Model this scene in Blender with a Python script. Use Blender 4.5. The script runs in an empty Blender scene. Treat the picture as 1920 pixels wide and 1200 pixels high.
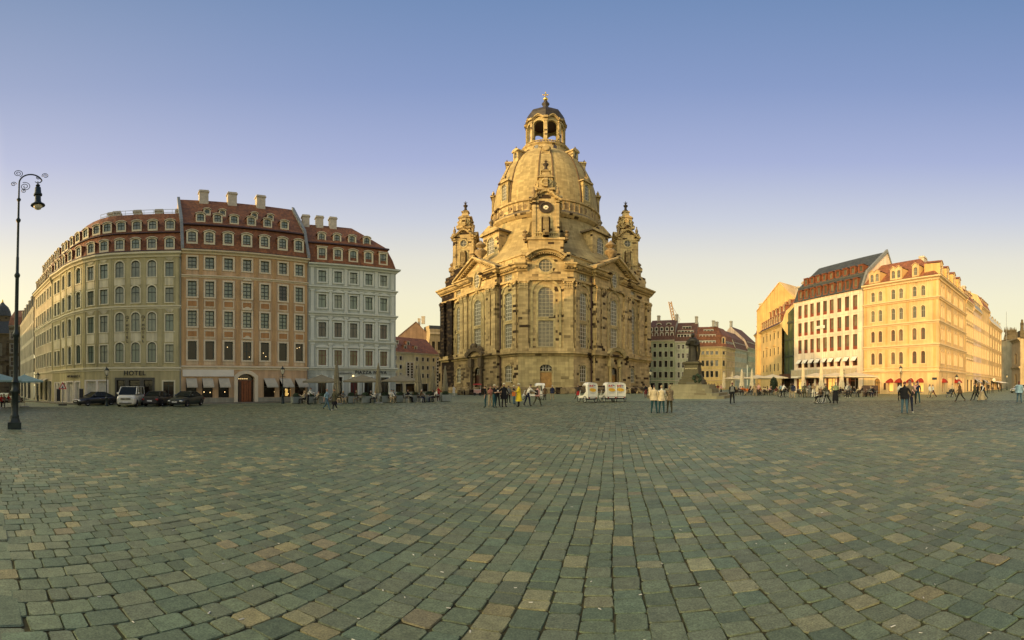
import bpy, bmesh, math, random
import numpy as np
from mathutils import Vector, Matrix
R = math.radians
random.seed(7)
SC = bpy.context.scene
COL = SC.collection
# ------------------------------------------------------------------ camera, sky, sun, exposure
F, HZ, CZ = 749.0, 722.0, 1.65          # panorama scale (pixels per radian), horizon row, eye height
cam = bpy.data.cameras.new('camera')
cam.type = 'PANO'
cam.panorama_type = 'EQUIRECTANGULAR'
cam.longitude_min, cam.longitude_max = -960 / F, 960 / F
cam.latitude_min, cam.latitude_max = -(1200 - HZ) / F, HZ / F
cam.clip_start, cam.clip_end = 0.05, 3000
camo = bpy.data.objects.new('camera', cam)
COL.objects.link(camo)
camo.location = (0, 0, CZ)
camo.rotation_euler = (R(90), 0, 0)
SC.camera = camo

SUN_AZ, SUN_EL = -123.0, 5.5            # azimuth from the view axis (clockwise), elevation
w = bpy.data.worlds.new('World')
SC.world = w
w.use_nodes = True
nt = w.node_tree
bg = nt.nodes['Background']
sky = nt.nodes.new('ShaderNodeTexSky')
sky.sky_type = 'NISHITA'
sky.sun_disc = False
sky.sun_elevation = R(SUN_EL)
sky.sun_rotation = R(SUN_AZ)
sky.air_density = 1.0
sky.dust_density = 1.6
sky.ozone_density = 1.3
# evening sky: the physical sky, washed with the haze of the low sun (pale yellow at the horizon, lavender above, a warm glow round the sun)
tc = nt.nodes.new('ShaderNodeTexCoord')
sx = nt.nodes.new('ShaderNodeSeparateXYZ'); nt.links.new(tc.outputs['Generated'], sx.inputs[0])
rp = nt.nodes.new('ShaderNodeValToRGB'); nt.links.new(sx.outputs['Z'], rp.inputs[0])
SKY_STOPS = [(0.0, (1.05, 0.90, 0.46)), (0.12, (1.06, 0.98, 0.62)), (0.22, (1.0, 0.94, 0.69)), (0.31, (0.88, 0.85, 0.74)), (0.40, (0.67, 0.70, 0.80)), (0.53, (0.44, 0.50, 0.76)), (0.68, (0.28, 0.37, 0.64)), (0.84, (0.18, 0.29, 0.53))]
while len(rp.color_ramp.elements) < len(SKY_STOPS): rp.color_ramp.elements.new(0.5)
for e_, (p_, c_) in zip(rp.color_ramp.elements, SKY_STOPS): e_.position = p_; e_.color = (*c_, 1)
def vdot(v):
    d = nt.nodes.new('ShaderNodeVectorMath'); d.operation = 'DOT_PRODUCT'; nt.links.new(tc.outputs['Generated'], d.inputs[0]); d.inputs[1].default_value = v; return d.outputs['Value']
def vmath(op, a, b):
    n = nt.nodes.new('ShaderNodeMath'); n.operation = op; n.use_clamp = False
    for i, v in enumerate((a, b)):
        if isinstance(v, (int, float)): n.inputs[i].default_value = v
        else: nt.links.new(v, n.inputs[i])
    return n.outputs[0]
def vmix(f, a, b, mode='MIX'):
    n = nt.nodes.new('ShaderNodeMix'); n.data_type = 'RGBA'; n.blend_type = mode; n.clamp_factor = False; n.clamp_result = False
    for i, v in ((0, f), (6, a), (7, b)):
        if isinstance(v, (int, float)): n.inputs[i].default_value = v
        elif isinstance(v, tuple): n.inputs[i].default_value = (*v, 1)
        else: nt.links.new(v, n.inputs[i])
    return n.outputs[2]
BGS = 0.15
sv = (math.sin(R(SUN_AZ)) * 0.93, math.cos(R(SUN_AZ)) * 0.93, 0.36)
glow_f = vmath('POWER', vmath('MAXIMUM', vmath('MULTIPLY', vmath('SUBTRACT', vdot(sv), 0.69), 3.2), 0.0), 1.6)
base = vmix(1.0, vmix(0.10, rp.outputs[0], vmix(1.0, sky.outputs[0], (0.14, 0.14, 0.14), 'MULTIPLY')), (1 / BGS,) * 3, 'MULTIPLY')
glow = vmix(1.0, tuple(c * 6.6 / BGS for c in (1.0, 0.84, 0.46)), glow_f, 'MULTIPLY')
lv = (math.sin(R(-100)) * 0.98, math.cos(R(-100)) * 0.98, 0.2)
left_f = vmath('POWER', vmath('MAXIMUM', vdot(lv), 0.0), 2.0)          # the half of the sky nearer the sun is paler
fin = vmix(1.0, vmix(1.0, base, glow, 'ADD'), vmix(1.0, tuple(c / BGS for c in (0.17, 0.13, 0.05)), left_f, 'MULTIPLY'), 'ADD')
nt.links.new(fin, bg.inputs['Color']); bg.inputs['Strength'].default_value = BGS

sun = bpy.data.lights.new('sun', 'SUN')
sun.energy = 3.15
sun.angle = R(0.6)
sun.color = (1.0, 0.56, 0.20)
suno = bpy.data.objects.new('sun', sun)
COL.objects.link(suno)
sd = Vector((math.sin(R(SUN_AZ)) * math.cos(R(SUN_EL)), math.cos(R(SUN_AZ)) * math.cos(R(SUN_EL)), math.sin(R(SUN_EL))))
suno.rotation_euler = sd.to_track_quat('Z', 'Y').to_euler()
SC.view_settings.view_transform = 'Standard'
SC.view_settings.look = 'None'
SC.view_settings.exposure = -0.04
SC.view_settings.gamma = 1.0
try:
    SC.cycles.max_bounces = 5
    SC.cycles.use_denoising = True
except Exception:
    pass

# ------------------------------------------------------------------ place helpers
def gz(x):                               # the square rises gently from left to right
    s = 0.5 * (1 + math.tanh(x / 8.0))
    return x * (0.014 * (1 - s) + 0.004 * s)
def az(px): return (px - 960) / F
def pt(px, d): a = az(px); return (d * math.sin(a), d * math.cos(a))
def gpt(px, d):
    x, y = pt(px, d); return (x, y, gz(x))
def dist_at(px, py):                     # ground distance of a foot seen at (px, py)
    d = 20.0
    for _ in range(30):
        x = d * math.sin(az(px)); d = (CZ - gz(x)) / math.tan(max((py - HZ) / F, 0.006))
    return d
def foot(px, py):
    return gpt(px, dist_at(px, py))
def zat(d, py): return CZ + d * math.tan((HZ - py) / F)

# ------------------------------------------------------------------ materials
MAT = {}
def _new(name):
    m = bpy.data.materials.new(name); m.use_nodes = True
    MAT[name] = m
    return m, m.node_tree, m.node_tree.nodes['Principled BSDF']
def _math(nt, op, a, b=None, c=None):
    n = nt.nodes.new('ShaderNodeMath'); n.operation = op
    for i, v in enumerate((a, b, c)):
        if v is None: continue
        if isinstance(v, (int, float)): n.inputs[i].default_value = v
        else: nt.links.new(v, n.inputs[i])
    return n.outputs[0]
def _mix(nt, f, a, b, mode='MIX'):
    n = nt.nodes.new('ShaderNodeMix'); n.data_type = 'RGBA'; n.blend_type = mode; n.clamp_factor = True
    for i, v in ((0, f), (6, a), (7, b)):
        if isinstance(v, (int, float)): n.inputs[i].default_value = v
        elif isinstance(v, tuple): n.inputs[i].default_value = (*v, 1) if len(v) == 3 else v
        else: nt.links.new(v, n.inputs[i])
    return n.outputs[2]
def _noise(nt, vec, scale, detail=3, rough=0.6):
    n = nt.nodes.new('ShaderNodeTexNoise'); n.inputs['Scale'].default_value = scale
    n.inputs['Detail'].default_value = detail; n.inputs['Roughness'].default_value = rough
    if vec is not None: nt.links.new(vec, n.inputs['Vector'])
    return n.outputs['Fac']
def _ramp(nt, f, stops, interp='LINEAR'):
    n = nt.nodes.new('ShaderNodeValToRGB'); n.color_ramp.interpolation = interp
    cr = n.color_ramp
    while len(cr.elements) < len(stops): cr.elements.new(0.5)
    for e, (p, c) in zip(cr.elements, stops):
        e.position = p; e.color = (*c, 1) if isinstance(c, tuple) else (c, c, c, 1)
    nt.links.new(f, n.inputs[0])
    return n.outputs[0]
def _pos(nt):
    g = nt.nodes.new('ShaderNodeNewGeometry'); return g.outputs['Position'], g.outputs['True Normal']
def _wallco(nt):                         # metres along a wall and up it
    p, nrm = _pos(nt)
    c = nt.nodes.new('ShaderNodeVectorMath'); c.operation = 'CROSS_PRODUCT'
    nt.links.new(nrm, c.inputs[0]); c.inputs[1].default_value = (0, 0, 1)
    n = nt.nodes.new('ShaderNodeVectorMath'); n.operation = 'NORMALIZE'; nt.links.new(c.outputs[0], n.inputs[0])
    d = nt.nodes.new('ShaderNodeVectorMath'); d.operation = 'DOT_PRODUCT'
    nt.links.new(p, d.inputs[0]); nt.links.new(n.outputs[0], d.inputs[1])
    s = nt.nodes.new('ShaderNodeSeparateXYZ'); nt.links.new(p, s.inputs[0])
    k = nt.nodes.new('ShaderNodeCombineXYZ')
    nt.links.new(d.outputs['Value'], k.inputs[0]); nt.links.new(s.outputs['Z'], k.inputs[1])
    return k.outputs[0], p
def _bump(nt, b, h, strength, dist=0.02):
    n = nt.nodes.new('ShaderNodeBump'); n.inputs['Strength'].default_value = strength; n.inputs['Distance'].default_value = dist
    nt.links.new(h, n.inputs['Height']); nt.links.new(n.outputs[0], b.inputs['Normal'])
def plain(name, col, rough=0.6, metal=0.0, var=0.12, scale=3.0, spec=0.4, bump=0.0):
    m, nt, b = _new(name)
    p, _ = _pos(nt)
    f = _noise(nt, p, scale)
    k = _ramp(nt, f, [(0.3, 1 - var), (0.7, 1 + var)])
    nt.links.new(_mix(nt, 1.0, col, k, 'MULTIPLY'), b.inputs['Base Color'])
    b.inputs['Roughness'].default_value = rough; b.inputs['Metallic'].default_value = metal
    b.inputs['Specular IOR Level'].default_value = spec
    if bump: _bump(nt, b, _noise(nt, p, scale * 12), bump)
    return m
def plaster(name, col, var=0.19, streak=0.20):   # painted render: blotches, rain streaks, fine grain
    m, nt, b = _new(name)
    wc, p = _wallco(nt)
    f = _noise(nt, p, 0.35, 4)
    mp = nt.nodes.new('ShaderNodeMapping'); mp.inputs['Scale'].default_value = (2.2, 0.12, 1); nt.links.new(wc, mp.inputs['Vector'])
    s = _noise(nt, mp.outputs[0], 1.0, 4)
    k = _ramp(nt, f, [(0.3, 1 - var), (0.7, 1 + var)])
    k2 = _ramp(nt, s, [(0.35, 1 - streak), (0.65, 1 + streak * 0.6)])
    c = _mix(nt, 1.0, _mix(nt, 1.0, col, k, 'MULTIPLY'), k2, 'MULTIPLY')
    nt.links.new(c, b.inputs['Base Color'])
    b.inputs['Roughness'].default_value = 0.85; b.inputs['Specular IOR Level'].default_value = 0.2
    _bump(nt, b, _noise(nt, p, 9, 5), 0.25, 0.03)
    return m
def blocks(name, col, dark, frac, bw=1.1, bh=0.46, var=0.16, joint=0.012, streak=0.15, stain=0.0):
    """Ashlar: courses of blocks of slightly different tone, a share FRAC of them old and dark."""
    m, nt, b = _new(name)
    wc, p = _wallco(nt)
    def brick(mort, c1, c2, bias=0.0):
        n = nt.nodes.new('ShaderNodeTexBrick'); nt.links.new(wc, n.inputs['Vector'])
        n.inputs['Scale'].default_value = 1.0; n.inputs['Mortar Size'].default_value = mort
        n.inputs['Brick Width'].default_value = bw; n.inputs['Row Height'].default_value = bh
        n.inputs['Color1'].default_value = (c1, c1, c1, 1); n.inputs['Color2'].default_value = (c2, c2, c2, 1)
        n.inputs['Mortar'].default_value = (0.0, 0.0, 0.0, 1); n.inputs['Bias'].default_value = bias
        n.inputs['Mortar Smooth'].default_value = 0.2
        return n
    rnd = brick(0.0, 0.0, 1.0).outputs['Color']
    tone = _ramp(nt, rnd, [(0.0, 1 - var), (0.9, 1 + var)])
    big = _ramp(nt, _noise(nt, p, 0.22, 4), [(0.3, 0.86), (0.7, 1.1)])
    mp = nt.nodes.new('ShaderNodeMapping'); mp.inputs['Scale'].default_value = (1.5, 0.1, 1); nt.links.new(wc, mp.inputs['Vector'])
    stk = _ramp(nt, _noise(nt, mp.outputs[0], 1.0, 4), [(0.35, 1 - streak), (0.65, 1 + streak * 0.5)])
    c = _mix(nt, 1.0, _mix(nt, 1.0, _mix(nt, 1.0, col, tone, 'MULTIPLY'), big, 'MULTIPLY'), stk, 'MULTIPLY')
    if frac > 0:
        sel = _ramp(nt, rnd, [(0.0, 0.0), (1.0 - frac, 1.0)], 'CONSTANT')
        # old blocks gather in clusters
        cl = _ramp(nt, _noise(nt, p, 0.16, 2), [(0.40, 0.35 if frac < 0.4 else 1.0), (0.54, 1.0)])
        c = _mix(nt, _math(nt, 'MULTIPLY', sel, cl), c, dark)
    if stain > 0:
        sf = _ramp(nt, _noise(nt, p, 0.3, 5), [(0.45, 0.0), (0.62, stain)])
        c = _mix(nt, sf, c, dark)
    jo = brick(joint, 1.0, 1.0).outputs['Fac']
    c = _mix(nt, _math(nt, 'MULTIPLY', jo, 0.35), c, dark)
    nt.links.new(c, b.inputs['Base Color'])
    b.inputs['Roughness'].default_value = 0.9; b.inputs['Specular IOR Level'].default_value = 0.15
    h = _math(nt, 'SUBTRACT', _noise(nt, p, 6, 5), jo)
    _bump(nt, b, h, 0.3, 0.04)
    return m
def tiles(name, col, var=0.3):
    m, nt, b = _new(name)
    wc, p = _wallco(nt)
    n = nt.nodes.new('ShaderNodeTexBrick'); nt.links.new(wc, n.inputs['Vector'])
    n.inputs['Scale'].default_value = 1.0; n.inputs['Brick Width'].default_value = 0.24; n.inputs['Row Height'].default_value = 0.26
    n.inputs['Mortar Size'].default_value = 0.012
    n.inputs['Color1'].default_value = (0, 0, 0, 1); n.inputs['Color2'].default_value = (1, 1, 1, 1); n.inputs['Mortar'].default_value = (0.1, 0.1, 0.1, 1)
    k = _ramp(nt, n.outputs['Color'], [(0, 1 - var), (1, 1 + var)])
    k2 = _ramp(nt, _noise(nt, p, 0.7, 5), [(0.3, 0.72), (0.7, 1.2)])
    nt.links.new(_mix(nt, 1.0, _mix(nt, 1.0, col, k, 'MULTIPLY'), k2, 'MULTIPLY'), b.inputs['Base Color'])
    b.inputs['Roughness'].default_value = 0.75
    _bump(nt, b, n.outputs['Fac'], 0.5, 0.03)
    return m
def glass(name, dark, curtain, share=0.35, ior=1.6, rough=0.06):
    """Window pane: dark room behind, some with pale curtains (per pane), old uneven glass."""
    m, nt, b = _new(name)
    oi = nt.nodes.new('ShaderNodeObjectInfo')
    p, _ = _pos(nt)
    sel = _ramp(nt, oi.outputs['Random'], [(0.0, 1.0), (share, 0.0)], 'CONSTANT')
    k = _ramp(nt, _noise(nt, p, 1.3, 3), [(0.35, 0.35), (0.65, 1.0)])
    c = _mix(nt, _math(nt, 'MULTIPLY', sel, k), dark, curtain)
    c = _mix(nt, 1.0, c, _ramp(nt, oi.outputs['Random'], [(0, 0.7), (1, 1.25)]), 'MULTIPLY')
    nt.links.new(c, b.inputs['Base Color'])
    b.inputs['Roughness'].default_value = rough; b.inputs['IOR'].default_value = ior
    _bump(nt, b, _noise(nt, p, 2.2, 2), 0.12, 0.02)
    return m
def glow(name, col, strength):
    m, nt, b = _new(name)
    b.inputs['Base Color'].default_value = (*col, 1); b.inputs['Emission Color'].default_value = (*col, 1)
    b.inputs['Emission Strength'].default_value = strength
    return m

# ------------------------------------------------------------------ mesh building
class MB:
    """Collects faces (each with a material name) and builds ONE mesh object from them."""
    def __init__(s): s.v = []; s.f = []; s.k = []; s.sm = []; s.T = None
    def frame(s, T=None): s.T = T; return s
    def add(s, vs, fs, key, smooth=False):
        b = len(s.v)
        s.v += [tuple(s.T(Vector(v))) for v in vs] if s.T else [tuple(v) for v in vs]
        for f in fs: s.f.append([b + i for i in f]); s.k.append(key); s.sm.append(smooth)
    def box(s, x0, x1, y0, y1, z0, z1, key, taper=0.0, skip=''):
        t = taper
        v = [(x0, y0, z0), (x1, y0, z0), (x1, y1, z0), (x0, y1, z0), (x0 + t, y0 + t, z1), (x1 - t, y0 + t, z1), (x1 - t, y1 - t, z1), (x0 + t, y1 - t, z1)]
        f = [(0, 3, 2, 1), (4, 5, 6, 7), (0, 1, 5, 4), (1, 2, 6, 5), (2, 3, 7, 6), (3, 0, 4, 7)]
        s.add(v, f, key)
    def prism(s, pts, y0, y1, key, side=None):       # polygon in x,z pushed from y0 to y1
        n = len(pts)
        s.add([(x, y0, z) for x, z in pts] + [(x, y1, z) for x, z in pts], [tuple(range(n)), tuple(range(2 * n - 1, n - 1, -1))], key)
        s.add([(x, y0, z) for x, z in pts] + [(x, y1, z) for x, z in pts], [(i, i + n, (i + 1) % n + n, (i + 1) % n) for i in range(n)], side or key)
    def slab(s, pts, z0, z1, key, side=None):        # polygon in x,y pushed from z0 to z1
        n = len(pts); v = [(x, y, z0) for x, y in pts] + [(x, y, z1) for x, y in pts]
        s.add(v, [tuple(range(n - 1, -1, -1)), tuple(range(n, 2 * n))], key)
        s.add(v, [(i, (i + 1) % n, (i + 1) % n + n, i + n) for i in range(n)], side or key)
    def lathe(s, prof, key, n=16, c=(0, 0, 0), smooth=True, a0=0.0, sx=1, sy=1, caps=True):
        v = []
        for r, z in prof:
            for i in range(n):
                a = a0 + 2 * math.pi * i / n
                v.append((c[0] + sx * r * math.cos(a), c[1] + sy * r * math.sin(a), c[2] + z))
        f = []; ks = key if isinstance(key, list) else None
        for j in range(len(prof) - 1):
            fj = [(j * n + i, j * n + (i + 1) % n, (j + 1) * n + (i + 1) % n, (j + 1) * n + i) for i in range(n)]
            if ks: s.add(v, fj, ks[j], smooth)
            else: f += fj
        if not ks: s.add(v, f, key, smooth)
        if caps:
            s.add(v[:n], [tuple(range(n - 1, -1, -1))], ks[0] if ks else key)
            s.add(v[-n:], [tuple(range(n))], ks[-1] if ks else key)
    def tube(s, pts, r, key, n=8, smooth=True, caps=True):
        pts = [Vector(p) for p in pts]
        rs = r if isinstance(r, (list, tuple)) else [r] * len(pts)
        v = []; up = None
        for i, p in enumerate(pts):
            t = (pts[min(i + 1, len(pts) - 1)] - pts[max(i - 1, 0)]).normalized()
            if up is None:
                up = Vector((0, 0, 1)) if abs(t.z) < 0.9 else Vector((1, 0, 0))
            a = t.cross(up)
            if a.length < 1e-4: a = t.cross(Vector((0, 1, 0.1)))
            a.normalize(); b = a.cross(t).normalized(); up = b
            for k in range(n):
                q = 2 * math.pi * k / n
                v.append(p + a * (rs[i] * math.cos(q)) + b * (rs[i] * math.sin(q)))
        f = [(j * n + i, j * n + (i + 1) % n, (j + 1) * n + (i + 1) % n, (j + 1) * n + i) for j in range(len(pts) - 1) for i in range(n)]
        s.add(v, f, key, smooth)
        if caps: s.add(v[:n], [tuple(range(n - 1, -1, -1))], key); s.add(v[-n:], [tuple(range(n))], key)
    def ball(s, c, r, key, n=10, m=6, sz=1.0, sx=1.0, sy=1.0):
        pr = [(max(1e-3, r * math.sin(math.pi * j / m)), -r * sz * math.cos(math.pi * j / m)) for j in range(m + 1)]
        s.lathe(pr, key, n, c, True, sx=sx, sy=sy, caps=False)
    def mesh(s, name, shift=(0, 0, 0)):
        me = bpy.data.meshes.new(name)
        sx, sy, sz = shift
        me.from_pydata([(x - sx, y - sy, z - sz) for x, y, z in s.v], [], s.f)
        keys = []
        for k in s.k:
            if k not in keys: keys.append(k)
        for k in keys: me.materials.append(MAT[k])
        me.polygons.foreach_set('material_index', [keys.index(k) for k in s.k])
        me.polygons.foreach_set('use_smooth', s.sm)
        if any(s.sm): me.set_sharp_from_angle(angle=R(50))
        me.update()
        return me
    def build(s, name, parent=None, loc=(0, 0, 0), shift=(0, 0, 0), rz=0.0):
        return link(name, s.mesh(name, shift), parent, loc, rz)
def link(name, data, parent=None, loc=(0, 0, 0), rz=0.0):
    o = bpy.data.objects.new(name, data); COL.objects.link(o)
    o.location = loc; o.rotation_euler = (0, 0, rz)
    if parent is not None: o.parent = parent
    return o
def tag(o, label, cat=None, group=None, kind=None):
    if label: o['label'] = label
    if cat: o['category'] = cat
    if group: o['group'] = group
    if kind: o['kind'] = kind
    return o
def thing(name, label, cat, loc=(0, 0, 0), rz=0.0, group=None):
    return tag(link(name, None, None, loc, rz), label, cat, group)
def copy_tree(o, parent=None):
    kids = list(o.children)
    c = o.copy(); COL.objects.link(c)
    if parent is not None: c.parent = parent
    for k in kids: copy_tree(k, c)
    return c
CACHE = {}
def cached(key, fn):
    if key not in CACHE: CACHE[key] = fn()
    return CACHE[key]
def text_mesh(body, size, key, depth=0.02, align='CENTER', spacing=1.0):
    cu = bpy.data.curves.new('lettering', 'FONT'); cu.body = body; cu.size = size; cu.extrude = depth
    cu.align_x = align; cu.align_y = 'BOTTOM'; cu.space_character = spacing; cu.offset = size * 0.022
    o = bpy.data.objects.new('lettering', cu); COL.objects.link(o)
    dg = bpy.context.evaluated_depsgraph_get()
    me = bpy.data.meshes.new_from_object(o.evaluated_get(dg))
    bpy.data.objects.remove(o); me.materials.clear(); me.materials.append(MAT[key])
    me.transform(Matrix.Rotation(R(90), 4, 'X'))          # stands in x,z and reads from -y
    return me

class Seg:
    """A straight wall from A to B (left to right seen from outside): local x along it, y into it, z up."""
    def __init__(s, A, B):
        s.A = Vector((A[0], A[1], 0)); s.B = Vector((B[0], B[1], 0)); d = s.B - s.A
        s.L = d.length; s.X = d.normalized(); s.Y = Vector((-s.X.y, s.X.x, 0)); s.rz = math.atan2(s.X.y, s.X.x)
    def P(s, v): return s.A + s.X * v[0] + s.Y * v[1] + Vector((0, 0, v[2]))
    def at(s, x, y, z): return s.P((x, y, z))
class Bld:
    def __init__(s, name, label, cat, loc, rz=0.0, group=None, local=False):
        s.e = thing(name, label, cat, loc, rz, group); s.off = Vector((0, 0, 0)) if local else Vector(loc); s.n = {}
    def put(s, mb, name, parent=None): return mb.build(name, parent or s.e, shift=s.off)
    def inst(s, name, me, seg, x, y, z, parent=None): return link(name, me, parent or s.e, seg.at(x, y, z) - s.off, seg.rz)

def arch_pts(w, h, rise, n=8):
    """Outline of an opening, up the left side, over the arch, down the right; z from 0."""
    x = w / 2
    if rise <= 0: return [(-x, 0), (-x, h), (x, h), (x, 0)]
    r = (x * x + rise * rise) / (2 * rise); cz = h - r; a0 = math.asin(min(1, x / r)) if rise <= x + 1e-6 else math.pi / 2
    return [(-x, 0)] + [(r * math.sin(-a0 + 2 * a0 * i / n), cz + r * math.cos(-a0 + 2 * a0 * i / n)) for i in range(n + 1)] + [(x, 0)]
def oval_pts(rx, rz_, n=20): return [(rx * math.cos(2 * math.pi * i / n), rz_ * math.sin(2 * math.pi * i / n)) for i in range(n)]
def grow(pts, d, closed=False):
    """Outline moved outwards by d (down at the two feet when open)."""
    out = []; n = len(pts)
    for i, (x, z) in enumerate(pts):
        p = pts[i - 1] if (closed or i > 0) else None; q = pts[(i + 1) % n] if (closed or i < n - 1) else None
        ns = []
        for a, b in ((p, (x, z)), ((x, z), q)):
            if a is None or b is None: continue
            dx, dz = b[0] - a[0], b[1] - a[1]; l = math.hypot(dx, dz) or 1; ns.append((-dz / l, dx / l))
        nx = sum(v[0] for v in ns) / len(ns); nz = sum(v[1] for v in ns) / len(ns); l2 = nx * nx + nz * nz or 1
        out.append((x + d * nx / l2, z + d * nz / l2))
    return out
def wall(mb, L, z0, z1, holes, key, x0=0.0, y=0.0):
    """Sheet from x0 to L with openings (xc, w, zb, h, rise); arches get their spandrels."""
    xs = sorted({x0, L} | {round(c + s * w_ / 2, 4) for c, w_, *_ in holes for s in (-1, 1) if x0 < c + s * w_ / 2 < L})
    zs = sorted({z0, z1} | {round(z, 4) for _, _, zb, h, *_ in holes for z in (zb, zb + h) if z0 < z < z1})
    for i in range(len(xs) - 1):
        j = 0
        while j < len(zs) - 1:
            def hit(j):
                xc, zc = (xs[i] + xs[i + 1]) / 2, (zs[j] + zs[j + 1]) / 2
                return any(abs(xc - c) < w_ / 2 and zb < zc < zb + h for c, w_, zb, h, *_ in holes)
            if hit(j): j += 1; continue
            k = j
            while k + 1 < len(zs) - 1 and not hit(k + 1): k += 1
            mb.add([(xs[i], y, zs[j]), (xs[i + 1], y, zs[j]), (xs[i + 1], y, zs[k + 1]), (xs[i], y, zs[k + 1])], [(0, 1, 2, 3)], key)
            j = k + 1
    for c, w_, zb, h, *r in holes:
        r = r[0] if r else 0
        if r == 'o':
            o = oval_pts(w_ / 2, h / 2); zc = zb + h / 2; m = len(o) // 4
            for q, (sx, sz) in enumerate(((1, 1), (-1, 1), (-1, -1), (1, -1))):
                pts = [o[(q * m + i) % len(o)] for i in range(m + 1)]
                poly = [(c + sx * w_ / 2, y, zc + sz * h / 2)] + [(c + p, y, zc + t) for p, t in pts]
                mb.add(poly, [(0, i, i + 1) for i in range(1, len(poly) - 1)], key)
        elif r and r > 0:
            a = arch_pts(w_, h, r)[1:-1]; m = len(a) // 2
            for pts, cx in ((a[:m + 1], -w_ / 2), (a[m:], w_ / 2)):
                poly = [(c + cx, y, zb + h)] + [(c + p, y, zb + t) for p, t in pts]
                mb.add(poly, [(0, i, i + 1) for i in range(1, len(poly) - 1)], key)
WDEF = dict(w=1.1, h=1.8, rise=0.0, sur=0.16, surk='trim', frk='frame', pk='pane', nx=2, nz=(0.33, 0.66), dep=0.22, sill=0.0, bar=0.05, edge=0.07, oval=False, out=0.05, hood='')
def window_meshes(**kw):
    P = dict(WDEF); P.update(kw)
    key = ('win',) + tuple(sorted((k, v) for k, v in P.items()))
    def make():
        w_, h, dep = P['w'], P['h'], P['dep']
        o = oval_pts(w_ / 2, h / 2) if P['oval'] else arch_pts(w_, h, P['rise'])
        if P['oval']: o = [(x, z + h / 2) for x, z in o][::-1]
        n = len(o); cl = P['oval']; mb = MB()
        m = n if cl else n - 1
        def strip(a, ya, b, yb, k):
            mb.add([(x, ya, z) for x, z in a] + [(x, yb, z) for x, z in b], [(i, (i + 1) % n, (i + 1) % n + n, i + n) for i in range(m)], k)
        sk = P['surk']
        s = P['sur']; yo = -P['out'] if s > 0 else 0.0
        q = grow(o, s, cl) if s > 0 else o
        if s > 0:
            strip(q, 0.0, q, yo, sk); strip(q, yo, o, yo, sk)
            if not cl:
                mb.box(-w_ / 2 - s, w_ / 2 + s, yo - P['sill'], 0.01, -s * 0.9, 0.0, sk)
        strip(o, yo, o, dep, sk if s > 0 else P.get('revk', sk))
        if not cl: mb.add([(-w_ / 2, yo, 0), (w_ / 2, yo, 0), (w_ / 2, dep, 0), (-w_ / 2, dep, 0)], [(0, 1, 2, 3)], sk)
        e = P['edge']; i_ = grow(o, -e, cl); yf = dep - 0.05
        if not cl: i_ = [(x, max(z, e) if k in (0, n - 1) else z) for k, (x, z) in enumerate(i_)]
        strip(o, yf, i_, yf, P['frk']); strip(i_, yf, i_, dep, P['frk'])
        if not cl: mb.box(-w_ / 2, w_ / 2, yf, dep, 0.0, e, P['frk'])
        b = P['bar'] / 2
        def top_at(x):
            if P['oval']: return h / 2 + h / 2 * math.sqrt(max(0, 1 - (2 * x / w_) ** 2)) - 0.02
            r = P['rise']
            if r <= 0: return h - 0.02
            rr = (w_ * w_ / 4 + r * r) / (2 * r); return h - rr + math.sqrt(max(0, rr * rr - x * x)) - 0.02
        for i in range(1, P['nx']):
            x = -w_ / 2 + w_ * i / P['nx']; t = top_at(abs(x) + b); mb.box(x - b, x + b, yf - 0.005, dep - 0.01, (h - t) if cl else e, t, P['frk'])
        for f in P['nz']:
            z = h * f; hw = w_ / 2 - 0.02
            if cl: hw = w_ / 2 * math.sqrt(max(0.01, 1 - (2 * f - 1) ** 2))
            elif P['rise'] and z > h - P['rise']:
                rr = (w_ * w_ / 4 + P['rise'] ** 2) / (2 * P['rise']); hw = math.sqrt(max(0.01, rr * rr - (z - h + rr) ** 2)) - 0.02
            mb.box(-hw, hw, yf - 0.008, dep - 0.008, z - b, z + b, P['frk'])
        if P['hood'] == 'flat': mb.box(-w_ / 2 - s - 0.08, w_ / 2 + s + 0.08, -0.22, 0.02, h + s + 0.10, h + s + 0.22, sk); mb.box(-w_ / 2 - s, w_ / 2 + s, -0.12, 0.02, h + s, h + s + 0.10, sk)
        if P['hood'] == 'tri':
            x = w_ / 2 + s + 0.12; mb.prism([(-x, h + s + 0.08), (x, h + s + 0.08), (x, h + s + 0.16), (0, h + s + 0.5), (-x, h + s + 0.16)], -0.2, 0.02, sk)
        if P['hood'] == 'arc':
            x = w_ / 2 + s + 0.12; mb.prism([(-x, h + s + 0.08)] + [(-x * math.cos(t * math.pi / 6), h + s + 0.14 + 0.3 * math.sin(t * math.pi / 6)) for t in range(7)] + [(x, h + s + 0.08)], -0.18, 0.02, sk)
        pm = MB(); pm.add([(x, dep, z) for x, z in o], [tuple(range(n))], P['pk'])
        return mb.mesh('window'), pm.mesh('pane'), P
    return cached(key, make)
def put_window(b, seg, x, zb, y=0.0, name='window', parent=None, **kw):
    fm, pm, P = window_meshes(**kw)
    o = b.inst(name, fm, seg, x, y, zb, parent); link('pane', pm, o)
    return (x, P['w'], zb, P['h'], 'o' if P['oval'] else P['rise'])

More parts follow.
